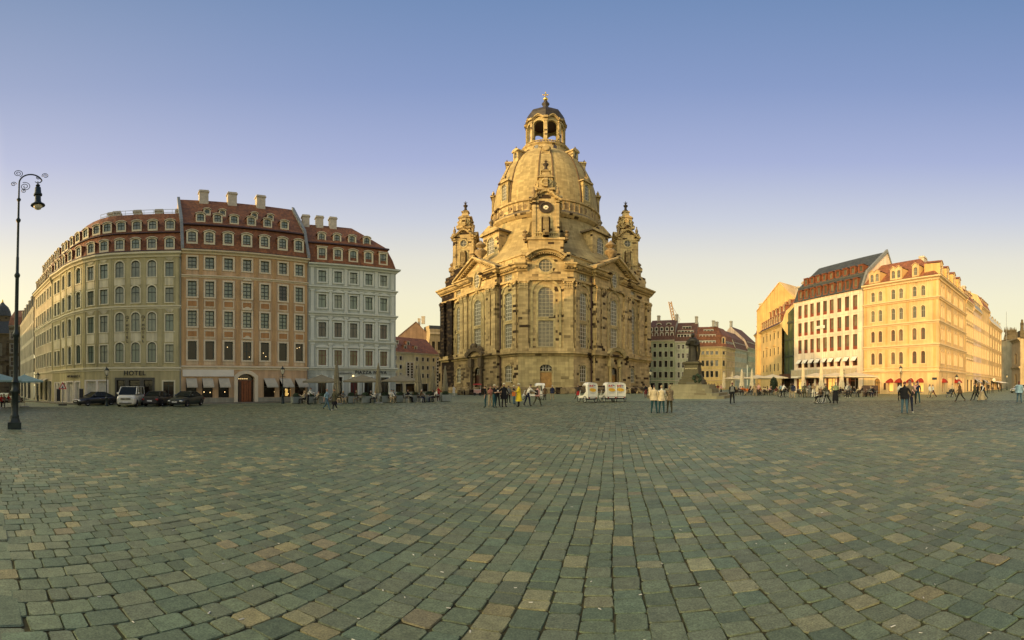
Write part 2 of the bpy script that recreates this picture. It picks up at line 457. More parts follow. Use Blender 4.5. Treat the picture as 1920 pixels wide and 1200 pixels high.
def mitre(pts, closed=False):
    """Per vertex: inward unit offset (left of the direction of travel), mitred."""
    n = len(pts); out = []
    for i in range(n):
        ns = []
        for a, b_ in ((i - 1, i), (i, i + 1)):
            if not closed and (a < 0 or b_ >= n): continue
            A, B = pts[a % n], pts[b_ % n]; dx, dy = B[0] - A[0], B[1] - A[1]; l = math.hypot(dx, dy) or 1
            ns.append((-dy / l, dx / l))
        mx = sum(v[0] for v in ns) / len(ns); my = sum(v[1] for v in ns) / len(ns); l2 = mx * mx + my * my or 1
        out.append((mx / l2, my / l2))
    return out
def sweep(mb, pts, prof, keys, closed=False, cap=None, tilt=None):
    """Profile [(inward, z), ...] carried along a wall line (left to right seen from outside)."""
    ms = mitre(pts, closed); n = len(pts); m = len(prof)
    v = [(p[0] + q[0] * d, p[1] + q[1] * d, z) for p, q in zip(pts, ms) for d, z in prof]
    for j in range(m - 1):
        k = keys if isinstance(keys, str) else keys[j]
        if k is None: continue
        mb.add(v, [(i * m + j, (i + 1) % n * m + j, (i + 1) % n * m + j + 1, i * m + j + 1) for i in range(n if closed else n - 1)], k)
    if cap and not closed:
        for i in (0, n - 1): mb.add(v[i * m:(i + 1) * m], [tuple(range(m))], cap if isinstance(cap, str) else cap[0 if i == 0 else 1])
def cornice(mb, pts, z, h, out, key, closed=False):
    sweep(mb, pts, [(0.02, z), (-out * 0.3, z), (-out * 0.4, z + h * 0.35), (-out * 0.85, z + h * 0.55), (-out, z + h * 0.62), (-out, z + h), (0.02, z + h + 0.03)], key, closed, cap=key)

def dormer_meshes(w=0.95, h=1.25, rise=0.25, sur=0.16, depth=1.6, style='arch', body='trim', cheek='tile_red', top='tile_red', frk='frame', pk='pane', nx=2, nz=(0.5,)):
    """Dormer standing on a roof slope; front at y=0, sill at z=0, runs back by depth."""
    key = ('dorm', w, h, rise, sur, depth, style, body, cheek, top, frk, pk, nx, nz)
    def make():
        mb = MB(); x = w / 2 + sur; H = h + sur
        o = arch_pts(w, h, rise); n = len(o)
        if style == 'arch': out = arch_pts(2 * x, H, min(rise + 0.08, x))
        elif style == 'gable': out = [(-x, 0), (-x, H), (0, H + x * 0.75), (x, H), (x, 0)]
        else: out = [(-x, 0), (-x, H), (x, H), (x, 0)]
        out = [(px, pz - (0.25 if i in (0, len(out) - 1) else 0)) for i, (px, pz) in enumerate(out)]
        # front with its opening: bridge the two outlines as strips
        inner = [(px, pz) for px, pz in o]
        mb.add([(-x, 0, -0.25), (x, 0, -0.25), (x, 0, 0), (-x, 0, 0)], [(0, 1, 2, 3)], body)
        top_in = inner[1:-1]
        mb.add([(-x, 0, 0), (-w / 2, 0, 0), (-w / 2, 0, top_in[0][1]), (-x, 0, top_in[0][1])], [(0, 1, 2, 3)], body)
        mb.add([(w / 2, 0, 0), (x, 0, 0), (x, 0, top_in[-1][1]), (w / 2, 0, top_in[-1][1])], [(0, 1, 2, 3)], body)
        poly = [(-x, 0, top_in[0][1])] + [(a, 0, b) for a, b in top_in] + [(x, 0, top_in[-1][1])] + [(a, 0, b) for a, b in out[1:-1]][::-1]
        mb.add(poly, [tuple(range(len(poly)))], body)
        mb.add([(a, 0, b) for a, b in inner] + [(a, 0.16, b) for a, b in inner], [(i, i + 1, i + 1 + n, i + n) for i in range(n - 1)], body)
        # cheeks and roof
        m = len(out); e = 0.09
        big = [(a * (1 + e / x), b + (e if 0 < i < m - 1 else 0)) for i, (a, b) in enumerate(out)]
        mb.add([(a, 0.02, b) for a, b in out[:2]] + [(a, depth, b) for a, b in out[:2]], [(0, 1, 3, 2)], cheek)
        mb.add([(a, 0.02, b) for a, b in out[-2:]] + [(a, depth, b) for a, b in out[-2:]], [(0, 1, 3, 2)], cheek)
        rp = big[1:-1]
        mb.add([(a, -0.1, b) for a, b in rp] + [(a, depth, b) for a, b in rp], [(i, i + 1, i + 1 + len(rp), i + len(rp)) for i in range(len(rp) - 1)], top)
        mb.add([(a, -0.1, b) for a, b in rp] + [(a, -0.1, b - 0.09) for a, b in rp], [(i, i + 1, i + 1 + len(rp), i + len(rp)) for i in range(len(rp) - 1)], body)
        mb.box(-w / 2, w / 2, 0.1, 0.16, 0, 0.07, frk); mb.box(-w / 2, -w / 2 + 0.07, 0.1, 0.16, 0, h - rise * 0.5, frk); mb.box(w / 2 - 0.07, w / 2, 0.1, 0.16, 0, h - rise * 0.5, frk)
        for i in range(1, nx): mb.box(-w / 2 + w * i / nx - 0.03, -w / 2 + w * i / nx + 0.03, 0.095, 0.16, 0, h - 0.02 - (rise * 0.1), frk)
        for f in nz: mb.box(-w / 2, w / 2, 0.09, 0.155, h * f - 0.03, h * f + 0.03, frk)
        pm = MB(); pm.add([(a, 0.16, b) for a, b in o], [tuple(range(n))], pk)
        return mb.mesh('dormer'), pm.mesh('pane')
    return cached(key, make)
def put_dormer(b, seg, x, y, z, parent=None, **kw):
    dm, pm = dormer_meshes(**kw); o = b.inst('dormer', dm, seg, x, y, z, parent); link('pane', pm, o); return o
def chimney(b, seg, x, y, z0, z1, w=0.9, d=0.7, key='chim', parent=None):
    mb = MB(); mb.frame(lambda v: seg.P((x + v.x, y + v.y, v.z)))
    mb.box(-w / 2, w / 2, -d / 2, d / 2, z0, z1 - 0.35, key); mb.box(-w / 2 - 0.1, w / 2 + 0.1, -d / 2 - 0.1, d / 2 + 0.1, z1 - 0.35, z1 - 0.2, key)
    mb.box(-w / 2 - 0.02, w / 2 + 0.02, -d / 2 - 0.02, d / 2 + 0.02, z1 - 0.2, z1, key)
    return b.put(mb, 'chimney', parent)
def downpipe(b, seg, x, z0, z1, key='zinc'):
    mb = MB(); mb.frame(seg.P); mb.tube([(x, -0.1, z0), (x, -0.1, z1 - 0.5), (x, -0.35, z1)], 0.06, key, 6); return b.put(mb, 'downpipe')
# ------------------------------------------------------------------ the materials of the place
plain('trim', (0.62, 0.55, 0.36), 0.8, var=0.1, scale=1.0)
plain('trim_olive', (0.68, 0.62, 0.40), 0.8, var=0.08, scale=1.0)
plain('trim_orange', (0.66, 0.56, 0.37), 0.8, var=0.08, scale=1.0)
plain('trim_grey', (0.56, 0.58, 0.48), 0.8, var=0.08, scale=1.0)
plain('trim_white', (0.72, 0.66, 0.52), 0.8, var=0.06, scale=1.0)
plain('trim_yellow', (0.68, 0.50, 0.27), 0.8, var=0.08, scale=1.0)
plain('frame', (0.045, 0.06, 0.045), 0.5, var=0.1)
plain('frame_pale', (0.30, 0.29, 0.22), 0.6, var=0.1)
plain('frame_white', (0.62, 0.58, 0.44), 0.6, var=0.08)
plain('frame_brown', (0.16, 0.05, 0.025), 0.5, var=0.15)
plain('chim', (0.50, 0.44, 0.33), 0.9, var=0.18)
plain('zinc', (0.20, 0.21, 0.19), 0.5, var=0.15)
plain('zinc_pale', (0.42, 0.42, 0.36), 0.5, var=0.12)
plain('black', (0.010, 0.010, 0.010), 0.5)
plain('letter', (0.02, 0.02, 0.018), 0.5)
plain('iron', (0.018, 0.028, 0.024), 0.45, 0.3, var=0.3, scale=4, bump=0.15)
plain('bronze', (0.035, 0.030, 0.018), 0.5, 0.35, var=0.4, scale=2.5, bump=0.3)
plain('gold', (0.95, 0.62, 0.12), 0.25, 1.0)
plain('copper_roof', (0.042, 0.034, 0.026), 0.6, 0.2, var=0.35, scale=0.8)
plain('slate', (0.050, 0.056, 0.050), 0.7, var=0.25, scale=2.0)
plain('gutter', (0.06, 0.03, 0.022), 0.6)
plain('wood_door', (0.40, 0.22, 0.06), 0.5, var=0.25, scale=2.0)
plain('wood_dark', (0.07, 0.03, 0.015), 0.5, var=0.3, scale=2.0)
plain('wood_red', (0.20, 0.055, 0.012), 0.45, var=0.25, scale=3.0)
plain('canvas_olive', (0.20, 0.175, 0.105), 0.9, var=0.12, scale=2.0)
plain('canvas_beige', (0.42, 0.38, 0.27), 0.9, var=0.1, scale=2.0)
plain('canvas_cream', (0.60, 0.50, 0.32), 0.9, var=0.08, scale=2.0)
plain('canvas_red', (0.27, 0.022, 0.010), 0.8, var=0.12, scale=2.0)
plain('canvas_white', (0.70, 0.66, 0.55), 0.9, var=0.06)
plain('canvas_teal', (0.24, 0.34, 0.28), 0.9, var=0.08)
plain('dark_room', (0.012, 0.010, 0.008), 0.6)
plain('portal_grey', (0.085, 0.08, 0.055), 0.7)
plain('brown_sill', (0.22, 0.055, 0.025), 0.5, var=0.15)
plaster('olive', (0.45, 0.395, 0.20)); plaster('olive_pale', (0.63, 0.57, 0.36)); plaster('olive_dark', (0.37, 0.325, 0.16))
plaster('orange', (0.53, 0.36, 0.20)); plaster('orange_panel', (0.60, 0.46, 0.27)); plaster('orange_deep', (0.49, 0.31, 0.14))
plaster('orange_infill', (0.42, 0.22, 0.085)); plaster('greyblue', (0.41, 0.435, 0.36)); plaster('greyblue_deep', (0.28, 0.34, 0.28))
plaster('beige_street', (0.47, 0.395, 0.235)); plaster('modern_grey', (0.40, 0.37, 0.25)); plaster('old_dark', (0.13, 0.11, 0.06))
plaster('lemon', (0.78, 0.70, 0.42)); plaster('brick_gable', (0.24, 0.16, 0.10)); plaster('sandy', (0.40, 0.31, 0.17))
plaster('green_wall', (0.42, 0.45, 0.26)); plaster('pale_green', (0.50, 0.50, 0.33)); plaster('yellow_mid', (0.62, 0.45, 0.18))
plaster('pale_stone', (0.50, 0.46, 0.33)); plaster('pinkish', (0.62, 0.46, 0.33))
plaster('gold_wall', (0.63, 0.43, 0.20)); plaster('gold_deep', (0.60, 0.38, 0.14)); plaster('yellow_wall', (0.61, 0.45, 0.20)); plaster('cream_wall', (0.72, 0.58, 0.42))
plaster('ochre', (0.50, 0.34, 0.15)); plaster('sheet_pale', (0.46, 0.40, 0.24)); plaster('plinth', (0.30, 0.28, 0.20))
tiles('tile_red', (0.215, 0.080, 0.024)); tiles('tile_bright', (0.24, 0.085, 0.03)); tiles('tile_brown', (0.15, 0.065, 0.03)); tiles('tile_slate', (0.045, 0.052, 0.048))
ST = (0.49, 0.37, 0.175); DK = (0.050, 0.033, 0.018)
blocks('sandstone', ST, DK, 0.14, 1.2, 0.5, 0.22, streak=0.2, stain=0.12)
blocks('sandstone_clean', (0.46, 0.37, 0.175), DK, 0.05, 1.5, 0.55, 0.2, streak=0.22, stain=0.12)
blocks('sandstone_dome', (0.40, 0.31, 0.14), (0.20, 0.13, 0.06), 0.0, 1.9, 0.7, 0.2, 0.03, stain=0.25)
blocks('sandstone_old', (0.36, 0.275, 0.135), (0.09, 0.066, 0.038), 0.16, 1.0, 0.45, 0.22, stain=0.75)
blocks('ruin', (0.105, 0.072, 0.040), (0.020, 0.014, 0.010), 0.72, 1.0, 0.42, 0.3, stain=0.3)
blocks('academy', (0.13, 0.105, 0.06), (0.05, 0.04, 0.025), 0.2, 1.4, 0.6)
blocks('granite', (0.115, 0.10, 0.055), (0.13, 0.12, 0.08), 0.1, 1.6, 0.5, 0.1)
blocks('step_stone', (0.30, 0.27, 0.16), (0.2, 0.17, 0.1), 0.1, 1.4, 0.5, 0.12)
glass('pane', (0.17, 0.21, 0.145), (0.33, 0.35, 0.24), 0.5)  # base lightened: the reflected sky is put into the pane colour
glass('pane_dark', (0.018, 0.014, 0.010), (0.09, 0.07, 0.04), 0.2)
glass('pane_sun', (0.09, 0.085, 0.06), (0.26, 0.22, 0.13), 0.3)
glass('pane_church', (0.10, 0.095, 0.06), (0.20, 0.18, 0.11), 0.5, 1.45, 0.15)
glass('pane_shop', (0.016, 0.012, 0.008), (0.06, 0.035, 0.02), 0.3, 1.45)
glass('pane_green', (0.055, 0.075, 0.04), (0.10, 0.12, 0.07), 0.4, 1.6)
glow('lamp_warm', (1.0, 0.70, 0.30), 2.2); glow('shop_glow', (1.0, 0.62, 0.16), 0.55); glow('lamp_small', (1.0, 0.75, 0.4), 1.2)

# ------------------------------------------------------------------ the square: one sheet to the horizon, and the setts laid on it
PA = Vector((0.2510, 0.9680)); PB = Vector((0.9680, -0.2510))      # along the rows, across them
def ground_material():
    m, nt, b = _new('paving_far')
    p, _ = _pos(nt)
    def dot(v):
        d = nt.nodes.new('ShaderNodeVectorMath'); d.operation = 'DOT_PRODUCT'; nt.links.new(p, d.inputs[0]); d.inputs[1].default_value = (v[0], v[1], 0); return d.outputs['Value']
    k = nt.nodes.new('ShaderNodeCombineXYZ'); nt.links.new(dot(PA), k.inputs[0]); nt.links.new(dot(PB), k.inputs[1])
    n = nt.nodes.new('ShaderNodeTexBrick'); nt.links.new(k.outputs[0], n.inputs['Vector'])
    n.inputs['Scale'].default_value = 1; n.inputs['Brick Width'].default_value = 0.24; n.inputs['Row Height'].default_value = 0.215
    n.inputs['Mortar Size'].default_value = 0.008; n.inputs['Mortar'].default_value = (0, 0, 0, 1)
    n.inputs['Color1'].default_value = (0, 0, 0, 1); n.inputs['Color2'].default_value = (1, 1, 1, 1)
    c = _ramp(nt, n.outputs['Color'], [(0.0, (0.138, 0.173, 0.083)), (0.5, (0.164, 0.196, 0.094)), (0.84, (0.194, 0.222, 0.104)), (0.86, (0.250, 0.251, 0.109)), (1.0, (0.274, 0.271, 0.113))])
    big = _ramp(nt, _noise(nt, p, 0.09, 4), [(0.3, 0.82), (0.7, 1.15)])
    c = _mix(nt, 1.0, c, big, 'MULTIPLY')
    c = _mix(nt, n.outputs['Fac'], c, (0.060, 0.055, 0.028))
    nt.links.new(c, b.inputs['Base Color']); b.inputs['Roughness'].default_value = 0.6; b.inputs['Specular IOR Level'].default_value = 0.5
    _bump(nt, b, _math(nt, 'SUBTRACT', _noise(nt, p, 5, 4), n.outputs['Fac']), 0.5, 0.03)
    m, nt, b = _new('joint_soil')
    p, _ = _pos(nt)
    f = _ramp(nt, _noise(nt, p, 7, 5), [(0.35, (0.060, 0.054, 0.026)), (0.55, (0.100, 0.085, 0.040)), (0.68, (0.080, 0.095, 0.034))])
    nt.links.new(f, b.inputs['Base Color']); b.inputs['Roughness'].default_value = 0.95; b.inputs['Specular IOR Level'].default_value = 0.1
    _bump(nt, b, _noise(nt, p, 60, 3), 0.6, 0.01)
    m, nt, b = _new('setts')
    at = nt.nodes.new('ShaderNodeAttribute'); at.attribute_name = 'tone'
    p, _ = _pos(nt)
    fine = _noise(nt, p, 75, 4, 0.75); mid = _noise(nt, p, 13, 5)
    k1 = _ramp(nt, fine, [(0.3, 0.45), (0.7, 1.5)]); k2 = _ramp(nt, mid, [(0.3, 0.78), (0.7, 1.2)])
    big = _ramp(nt, _noise(nt, p, 0.12, 4), [(0.3, 0.85), (0.7, 1.12)])
    c = _mix(nt, 1.0, _mix(nt, 1.0, _mix(nt, 1.0, at.outputs['Color'], k1, 'MULTIPLY'), k2, 'MULTIPLY'), big, 'MULTIPLY')
    nt.links.new(c, b.inputs['Base Color']); b.inputs['Roughness'].default_value = 0.58; b.inputs['Specular IOR Level'].default_value = 0.45
    _bump(nt, b, _math(nt, 'ADD', fine, _math(nt, 'MULTIPLY', mid, 1.5)), 0.35, 0.006)
ground_material()
def build_ground():
    NEAR = 40.0
    # rings of the big sheet: soil under the setts, paving beyond
    mb = MB(); rad = [0.0, 3, 6, 10, 15, 21, 27, 33, NEAR, 60, 80, 110, 150, 220, 400, 900, 1800]; n = 72; v = []
    for r in rad:
        for i in range(n):
            a = 2 * math.pi * i / n; x, y = r * math.sin(a), r * math.cos(a)
            v.append((x, y, gz(max(-150, min(150, x))) - (0.016 if r <= NEAR else 0.0)))
    for j in range(len(rad) - 1):
        mb.add([v[j * n + i] for i in range(n)] + [v[(j + 1) * n + i] for i in range(n)], [(i, (i + 1) % n, (i + 1) % n + n, i + n) for i in range(n)], 'joint_soil' if rad[j + 1] <= NEAR else 'paving_far')
    g = mb.build('ground'); g['kind'] = 'structure'
    rnd = random.Random(3)
    stones = []                                     # (a0, a1, b0, b1, tan, big)
    RW = 0.212; A1 = 11.35
    def row(a0, a1, b0, b1, lo, hi, along_a=True):
        s, e = (a0, a1) if along_a else (b0, b1)
        t = s - rnd.random() * hi
        while t < e:
            l = rnd.uniform(lo, hi)
            if along_a: stones.append((t, t + l, b0, b1, 0))
            else: stones.append((a0, a1, t, t + l, 0))
            t += l
    for j in range(-195, 196):
        b0 = j * RW
        row(0.26, A1, b0, b0 + RW, 0.14, 0.27)
        row(A1 + 0.24, NEAR, b0 + 0.08, b0 + 0.08 + RW, 0.17, 0.34)
    row(A1, A1 + 0.24, -40, 40, 0.28, 0.46, False)
    row(-0.16, 0.24, -8, 8, 0.45, 0.7, False)
    for j in range(-8, -1):
        row(-8, 8, 0, 0, 1, 1) if False else None
    for k in range(0, 60):
        row(-0.18 - (k + 1) * RW, -0.18 - k * RW, -40, -0.5, 0.17, 0.3, False)
    V = []; Fc = []; T = []
    greys = [(0.133, 0.162, 0.083), (0.145, 0.174, 0.089), (0.159, 0.179, 0.091), (0.140, 0.157, 0.085), (0.167, 0.183, 0.095), (0.116, 0.146, 0.078), (0.124, 0.162, 0.087)]
    tans = [(0.248, 0.238, 0.113), (0.281, 0.260, 0.120), (0.224, 0.216, 0.107), (0.266, 0.230, 0.099), (0.240, 0.205, 0.100)]
    def wig(a, b):                                  # rows wander a little
        return 0.008 * math.sin(a * 1.3 + b * 0.7) + 0.006 * math.sin(a * 3.1 - b * 1.9)
    for a0, a1, b0, b1, _ in stones:
        am, bm = (a0 + a1) / 2, (b0 + b1) / 2
        x, y = PA * am + PB * bm
        r = math.hypot(x, y)
        if r > NEAR or r < 1.2 or abs(math.atan2(x, y)) > 1.33: continue
        big = (a1 - a0) > 0.36 or (b1 - b0) > 0.4
        # tan setts cluster along diagonal streaks
        pt_ = 0.11 + 0.20 * max(0, math.sin(bm * 1.15 + am * 0.55) * math.sin(am * 0.9 - bm * 0.33 + 1)) ** 2
        base = rnd.choice(tans) if (rnd.random() < pt_ * 1.1 and not big) else rnd.choice(greys)
        q = rnd.uniform(0.86, 1.16)
        tone = (base[0] * q, base[1] * q, base[2] * q)
        g_ = 0.0035 if r < 10 else 0.004
        h = rnd.uniform(-0.005, 0.004); tx, ty = rnd.uniform(-0.03, 0.03), rnd.uniform(-0.03, 0.03)
        j = lambda: rnd.uniform(-0.008, 0.008)
        cs = [(a0 + g_ + j(), b0 + g_ + j()), (a1 - g_ + j(), b0 + g_ + j()), (a1 - g_ + j(), b1 - g_ + j()), (a0 + g_ + j(), b1 - g_ + j())]
        base_i = len(V)
        def put(a, b, dz):
            b2 = b + wig(am, bm); x, y = PA * a + PB * b2
            V.append((x, y, gz(x) + h + tx * (a - am) + ty * (b - bm) + dz))
        if r < 14:
            outer = []
            for i in range(4):
                p, c, q_ = cs[i - 1], cs[i], cs[(i + 1) % 4]
                c1 = rnd.uniform(0.008, 0.026)
                for o_ in (p, q_):
                    dx, dy = o_[0] - c[0], o_[1] - c[1]; l = math.hypot(dx, dy); outer.append((c[0] + dx / l * c1, c[1] + dy / l * c1))
            ca, cb = sum(o[0] for o in outer) / 8, sum(o[1] for o in outer) / 8
            for a, b in outer: put(a, b, -0.013)
            for a, b in outer: put(ca + (a - ca) * 0.975, cb + (b - cb) * 0.9755, -0.008)
            for a, b in outer: put(ca + (a - ca) * 0.955, cb + (b - cb) * 0.955, 0.0)
            for i in range(8):
                k = (i + 1) % 8
                Fc.append((base_i + i, base_i + k, base_i + 8 + k, base_i + 8 + i)); Fc.append((base_i + 8 + i, base_i + 8 + k, base_i + 16 + k, base_i + 16 + i))
            Fc.append(tuple(base_i + 16 + i for i in range(8))); T += [tone] * 24
        else:
            for a, b in cs: put(a, b, 0.0)
            Fc.append(tuple(base_i + i for i in range(4))); T += [tone] * 4
    me = bpy.data.meshes.new('cobble_paving'); me.from_pydata(V, [], Fc)
    ca = me.color_attributes.new('tone', 'FLOAT_COLOR', 'POINT')
    ca.data.foreach_set('color', np.c_[np.array(T, dtype=np.float32), np.ones(len(T), dtype=np.float32)].ravel())
    me.polygons.foreach_set('use_smooth', [False] * len(Fc))
    me.materials.append(MAT['setts']); me.update()
    o = link('cobble_paving', me); o['kind'] = 'structure'
    # litter: cigarette ends and scraps in the joints
    mb = MB(); plain('scrap', (0.6, 0.56, 0.45), 0.8)
    for _ in range(90):
        r = 2.2 + 9 * rnd.random() ** 1.5; a = rnd.uniform(-1.2, 1.25); x, y = r * math.sin(a), r * math.cos(a); q = rnd.random() * 3.1
        c, s = math.cos(q), math.sin(q); l, w_ = rnd.uniform(0.008, 0.02), rnd.uniform(0.003, 0.006); z = gz(x) + 0.006
        mb.add([(x + c * l - s * w_, y + s * l + c * w_, z), (x - c * l - s * w_, y - s * l + c * w_, z), (x - c * l + s * w_, y - s * l - c * w_, z), (x + c * l + s * w_, y + s * l - c * w_, z),
                (x + c * l, y + s * l, z + 0.005), (x - c * l, y - s * l, z + 0.005)], [(0, 1, 5, 4), (3, 2, 5, 4), (0, 3, 4), (1, 2, 5)], 'scrap')
    tag(mb.build('litter'), 'tiny pale cigarette ends and paper scraps lying in the joints of the paving', 'litter', kind='stuff')
build_ground()
def strip_path(name, pts, width, key, h=0.10):   # a raised pavement along a wall line (pts left to right, wall side)
    mb = MB(); n = len(pts); ms = mitre(pts)
    P3 = [(x, y, gz(x)) for x, y in pts]
    v = []
    for (x, y), m in zip(pts, ms):
        for d, z in ((0.3, h), (-width, h), (-width - 0.02, -0.05)):
            X, Y = x + m[0] * d, y + m[1] * d; v.append((X, Y, gz(X) + z))
    mb.add(v, [(i * 3 + j, (i + 1) * 3 + j, (i + 1) * 3 + j + 1, i * 3 + j + 1) for i in range(n - 1) for j in range(2)], key)
    o = mb.build(name); o['kind'] = 'structure'
# ------------------------------------------------------------------ town houses round the square
def s_at(seg, px):                         # where the line of sight through column px meets a wall line
    a = az(px); d = Vector((math.sin(a), math.cos(a), 0)); X, A = seg.X, seg.A
    det = d.x * (-X.y) + X.x * d.y
    return (d.x * A.y - d.y * A.x) / det
def shell(b, pts, z0, z1, key, holes, name='wall', extra=None):
    """Front walls along a polyline with per-segment openings, one mesh."""
    mb = MB()
    for i in range(len(pts) - 1):
        sg = Seg(pts[i], pts[i + 1]); mb.frame(sg.P)
        wall(mb, sg.L, z0, z1, holes.get(i, []), key)
        if extra: extra(mb, i, sg)
    mb.frame(None)
    return b.put(mb, name)
def rect_boxes(mb, items, y0, y1, key):
    for x0, x1, z0, z1 in items: mb.box(x0, x1, y0, y1, z0, z1, key)
def awning(b, seg, x0, x1, z, drop, out, key, val=0.18, skew=0.0):
    mb = MB(); mb.frame(seg.P); t = 0.03
    mb.add([(x0, -0.02, z), (x1, -0.02, z), (x1 + skew, -out, z - drop), (x0 + skew, -out, z - drop), (x0, -0.02, z - t), (x1, -0.02, z - t), (x1 + skew, -out, z - drop - t), (x0 + skew, -out, z - drop - t)],
           [(0, 1, 2, 3), (7, 6, 5, 4), (0, 4, 5, 1), (1, 5, 6, 2), (2, 6, 7, 3), (3, 7, 4, 0)], key)
    mb.box(x0 + skew, x1 + skew, -out - 0.01, -out + 0.01, z - drop - val, z - drop - t - 0.003, key)
    for x in (x0 + 0.03, x1 - 0.03): mb.tube([(x, -0.02, z - drop), (x + skew, -out + 0.02, z - drop - t)], 0.012, 'zinc', 5)
    return b.put(mb, 'awning')
def dome_awning(b, seg, xc, z, r, out, key):
    mb = MB(); mb.frame(seg.P); n, m = 8, 5; v = []
    for j in range(m + 1):
        t = math.pi / 2 * j / m
        for i in range(n + 1):
            a = math.pi * i / n; v.append((xc - r * math.cos(a) * (1 if j else 1), -out * math.sin(t) - 0.01, z + r * math.sin(a) * math.cos(t) if j < m else z))
    # quarter dome: ribs from the arch down to the front hem
    mb.add(v, [(j * (n + 1) + i, j * (n + 1) + i + 1, (j + 1) * (n + 1) + i + 1, (j + 1) * (n + 1) + i) for j in range(m) for i in range(n)], key)
    mb.box(xc - r, xc + r, -out - 0.02, -out, z - 0.14, z + 0.01, key); mb.box(xc - r, xc - r + 0.02, -out, 0, z - 0.14, z + 0.01, key); mb.box(xc + r - 0.02, xc + r, -out, 0, z - 0.14, z + 0.01, key)
    return b.put(mb, 'awning')
def lettering(b, seg, x, z, body, size, y=-0.10, key='letter', spacing=1.0, name='lettering', **k):
    return b.inst(name, text_mesh(body, size, key, 0.015, spacing=spacing), seg, x, y, z, **k)
def firewall(b, seg, x, prof, key='zinc_pale', th=0.35, rise=0.35, y_lift=0.0):
    mb = MB(); mb.frame(seg.P)
    n = len(prof); lo = [(x - th / 2, d - 0.15, z - 0.3) for d, z in prof] + [(x + th / 2, d - 0.15, z - 0.3) for d, z in prof]
    hi = [(x - th / 2, d - 0.15, z + rise) for d, z in prof] + [(x + th / 2, d - 0.15, z + rise) for d, z in prof]
    mb.add(lo + hi, [(2 * n + i, 2 * n + i + 1, 3 * n + i + 1, 3 * n + i) for i in range(n - 1)] + [(i, i + 1, 2 * n + i + 1, 2 * n + i) for i in range(n - 1)] +
           [(n + i, n + i + 1, 3 * n + i + 1, 3 * n + i) for i in range(n - 1)] + [(0, n, 3 * n, 2 * n), (n - 1, 2 * n - 1, 4 * n - 1, 3 * n - 1)], key)
    return b.put(mb, 'firewall')
def base_of(pts): x = sum(p[0] for p in pts) / len(pts); y = sum(p[1] for p in pts) / len(pts); return (x, y, gz(x))

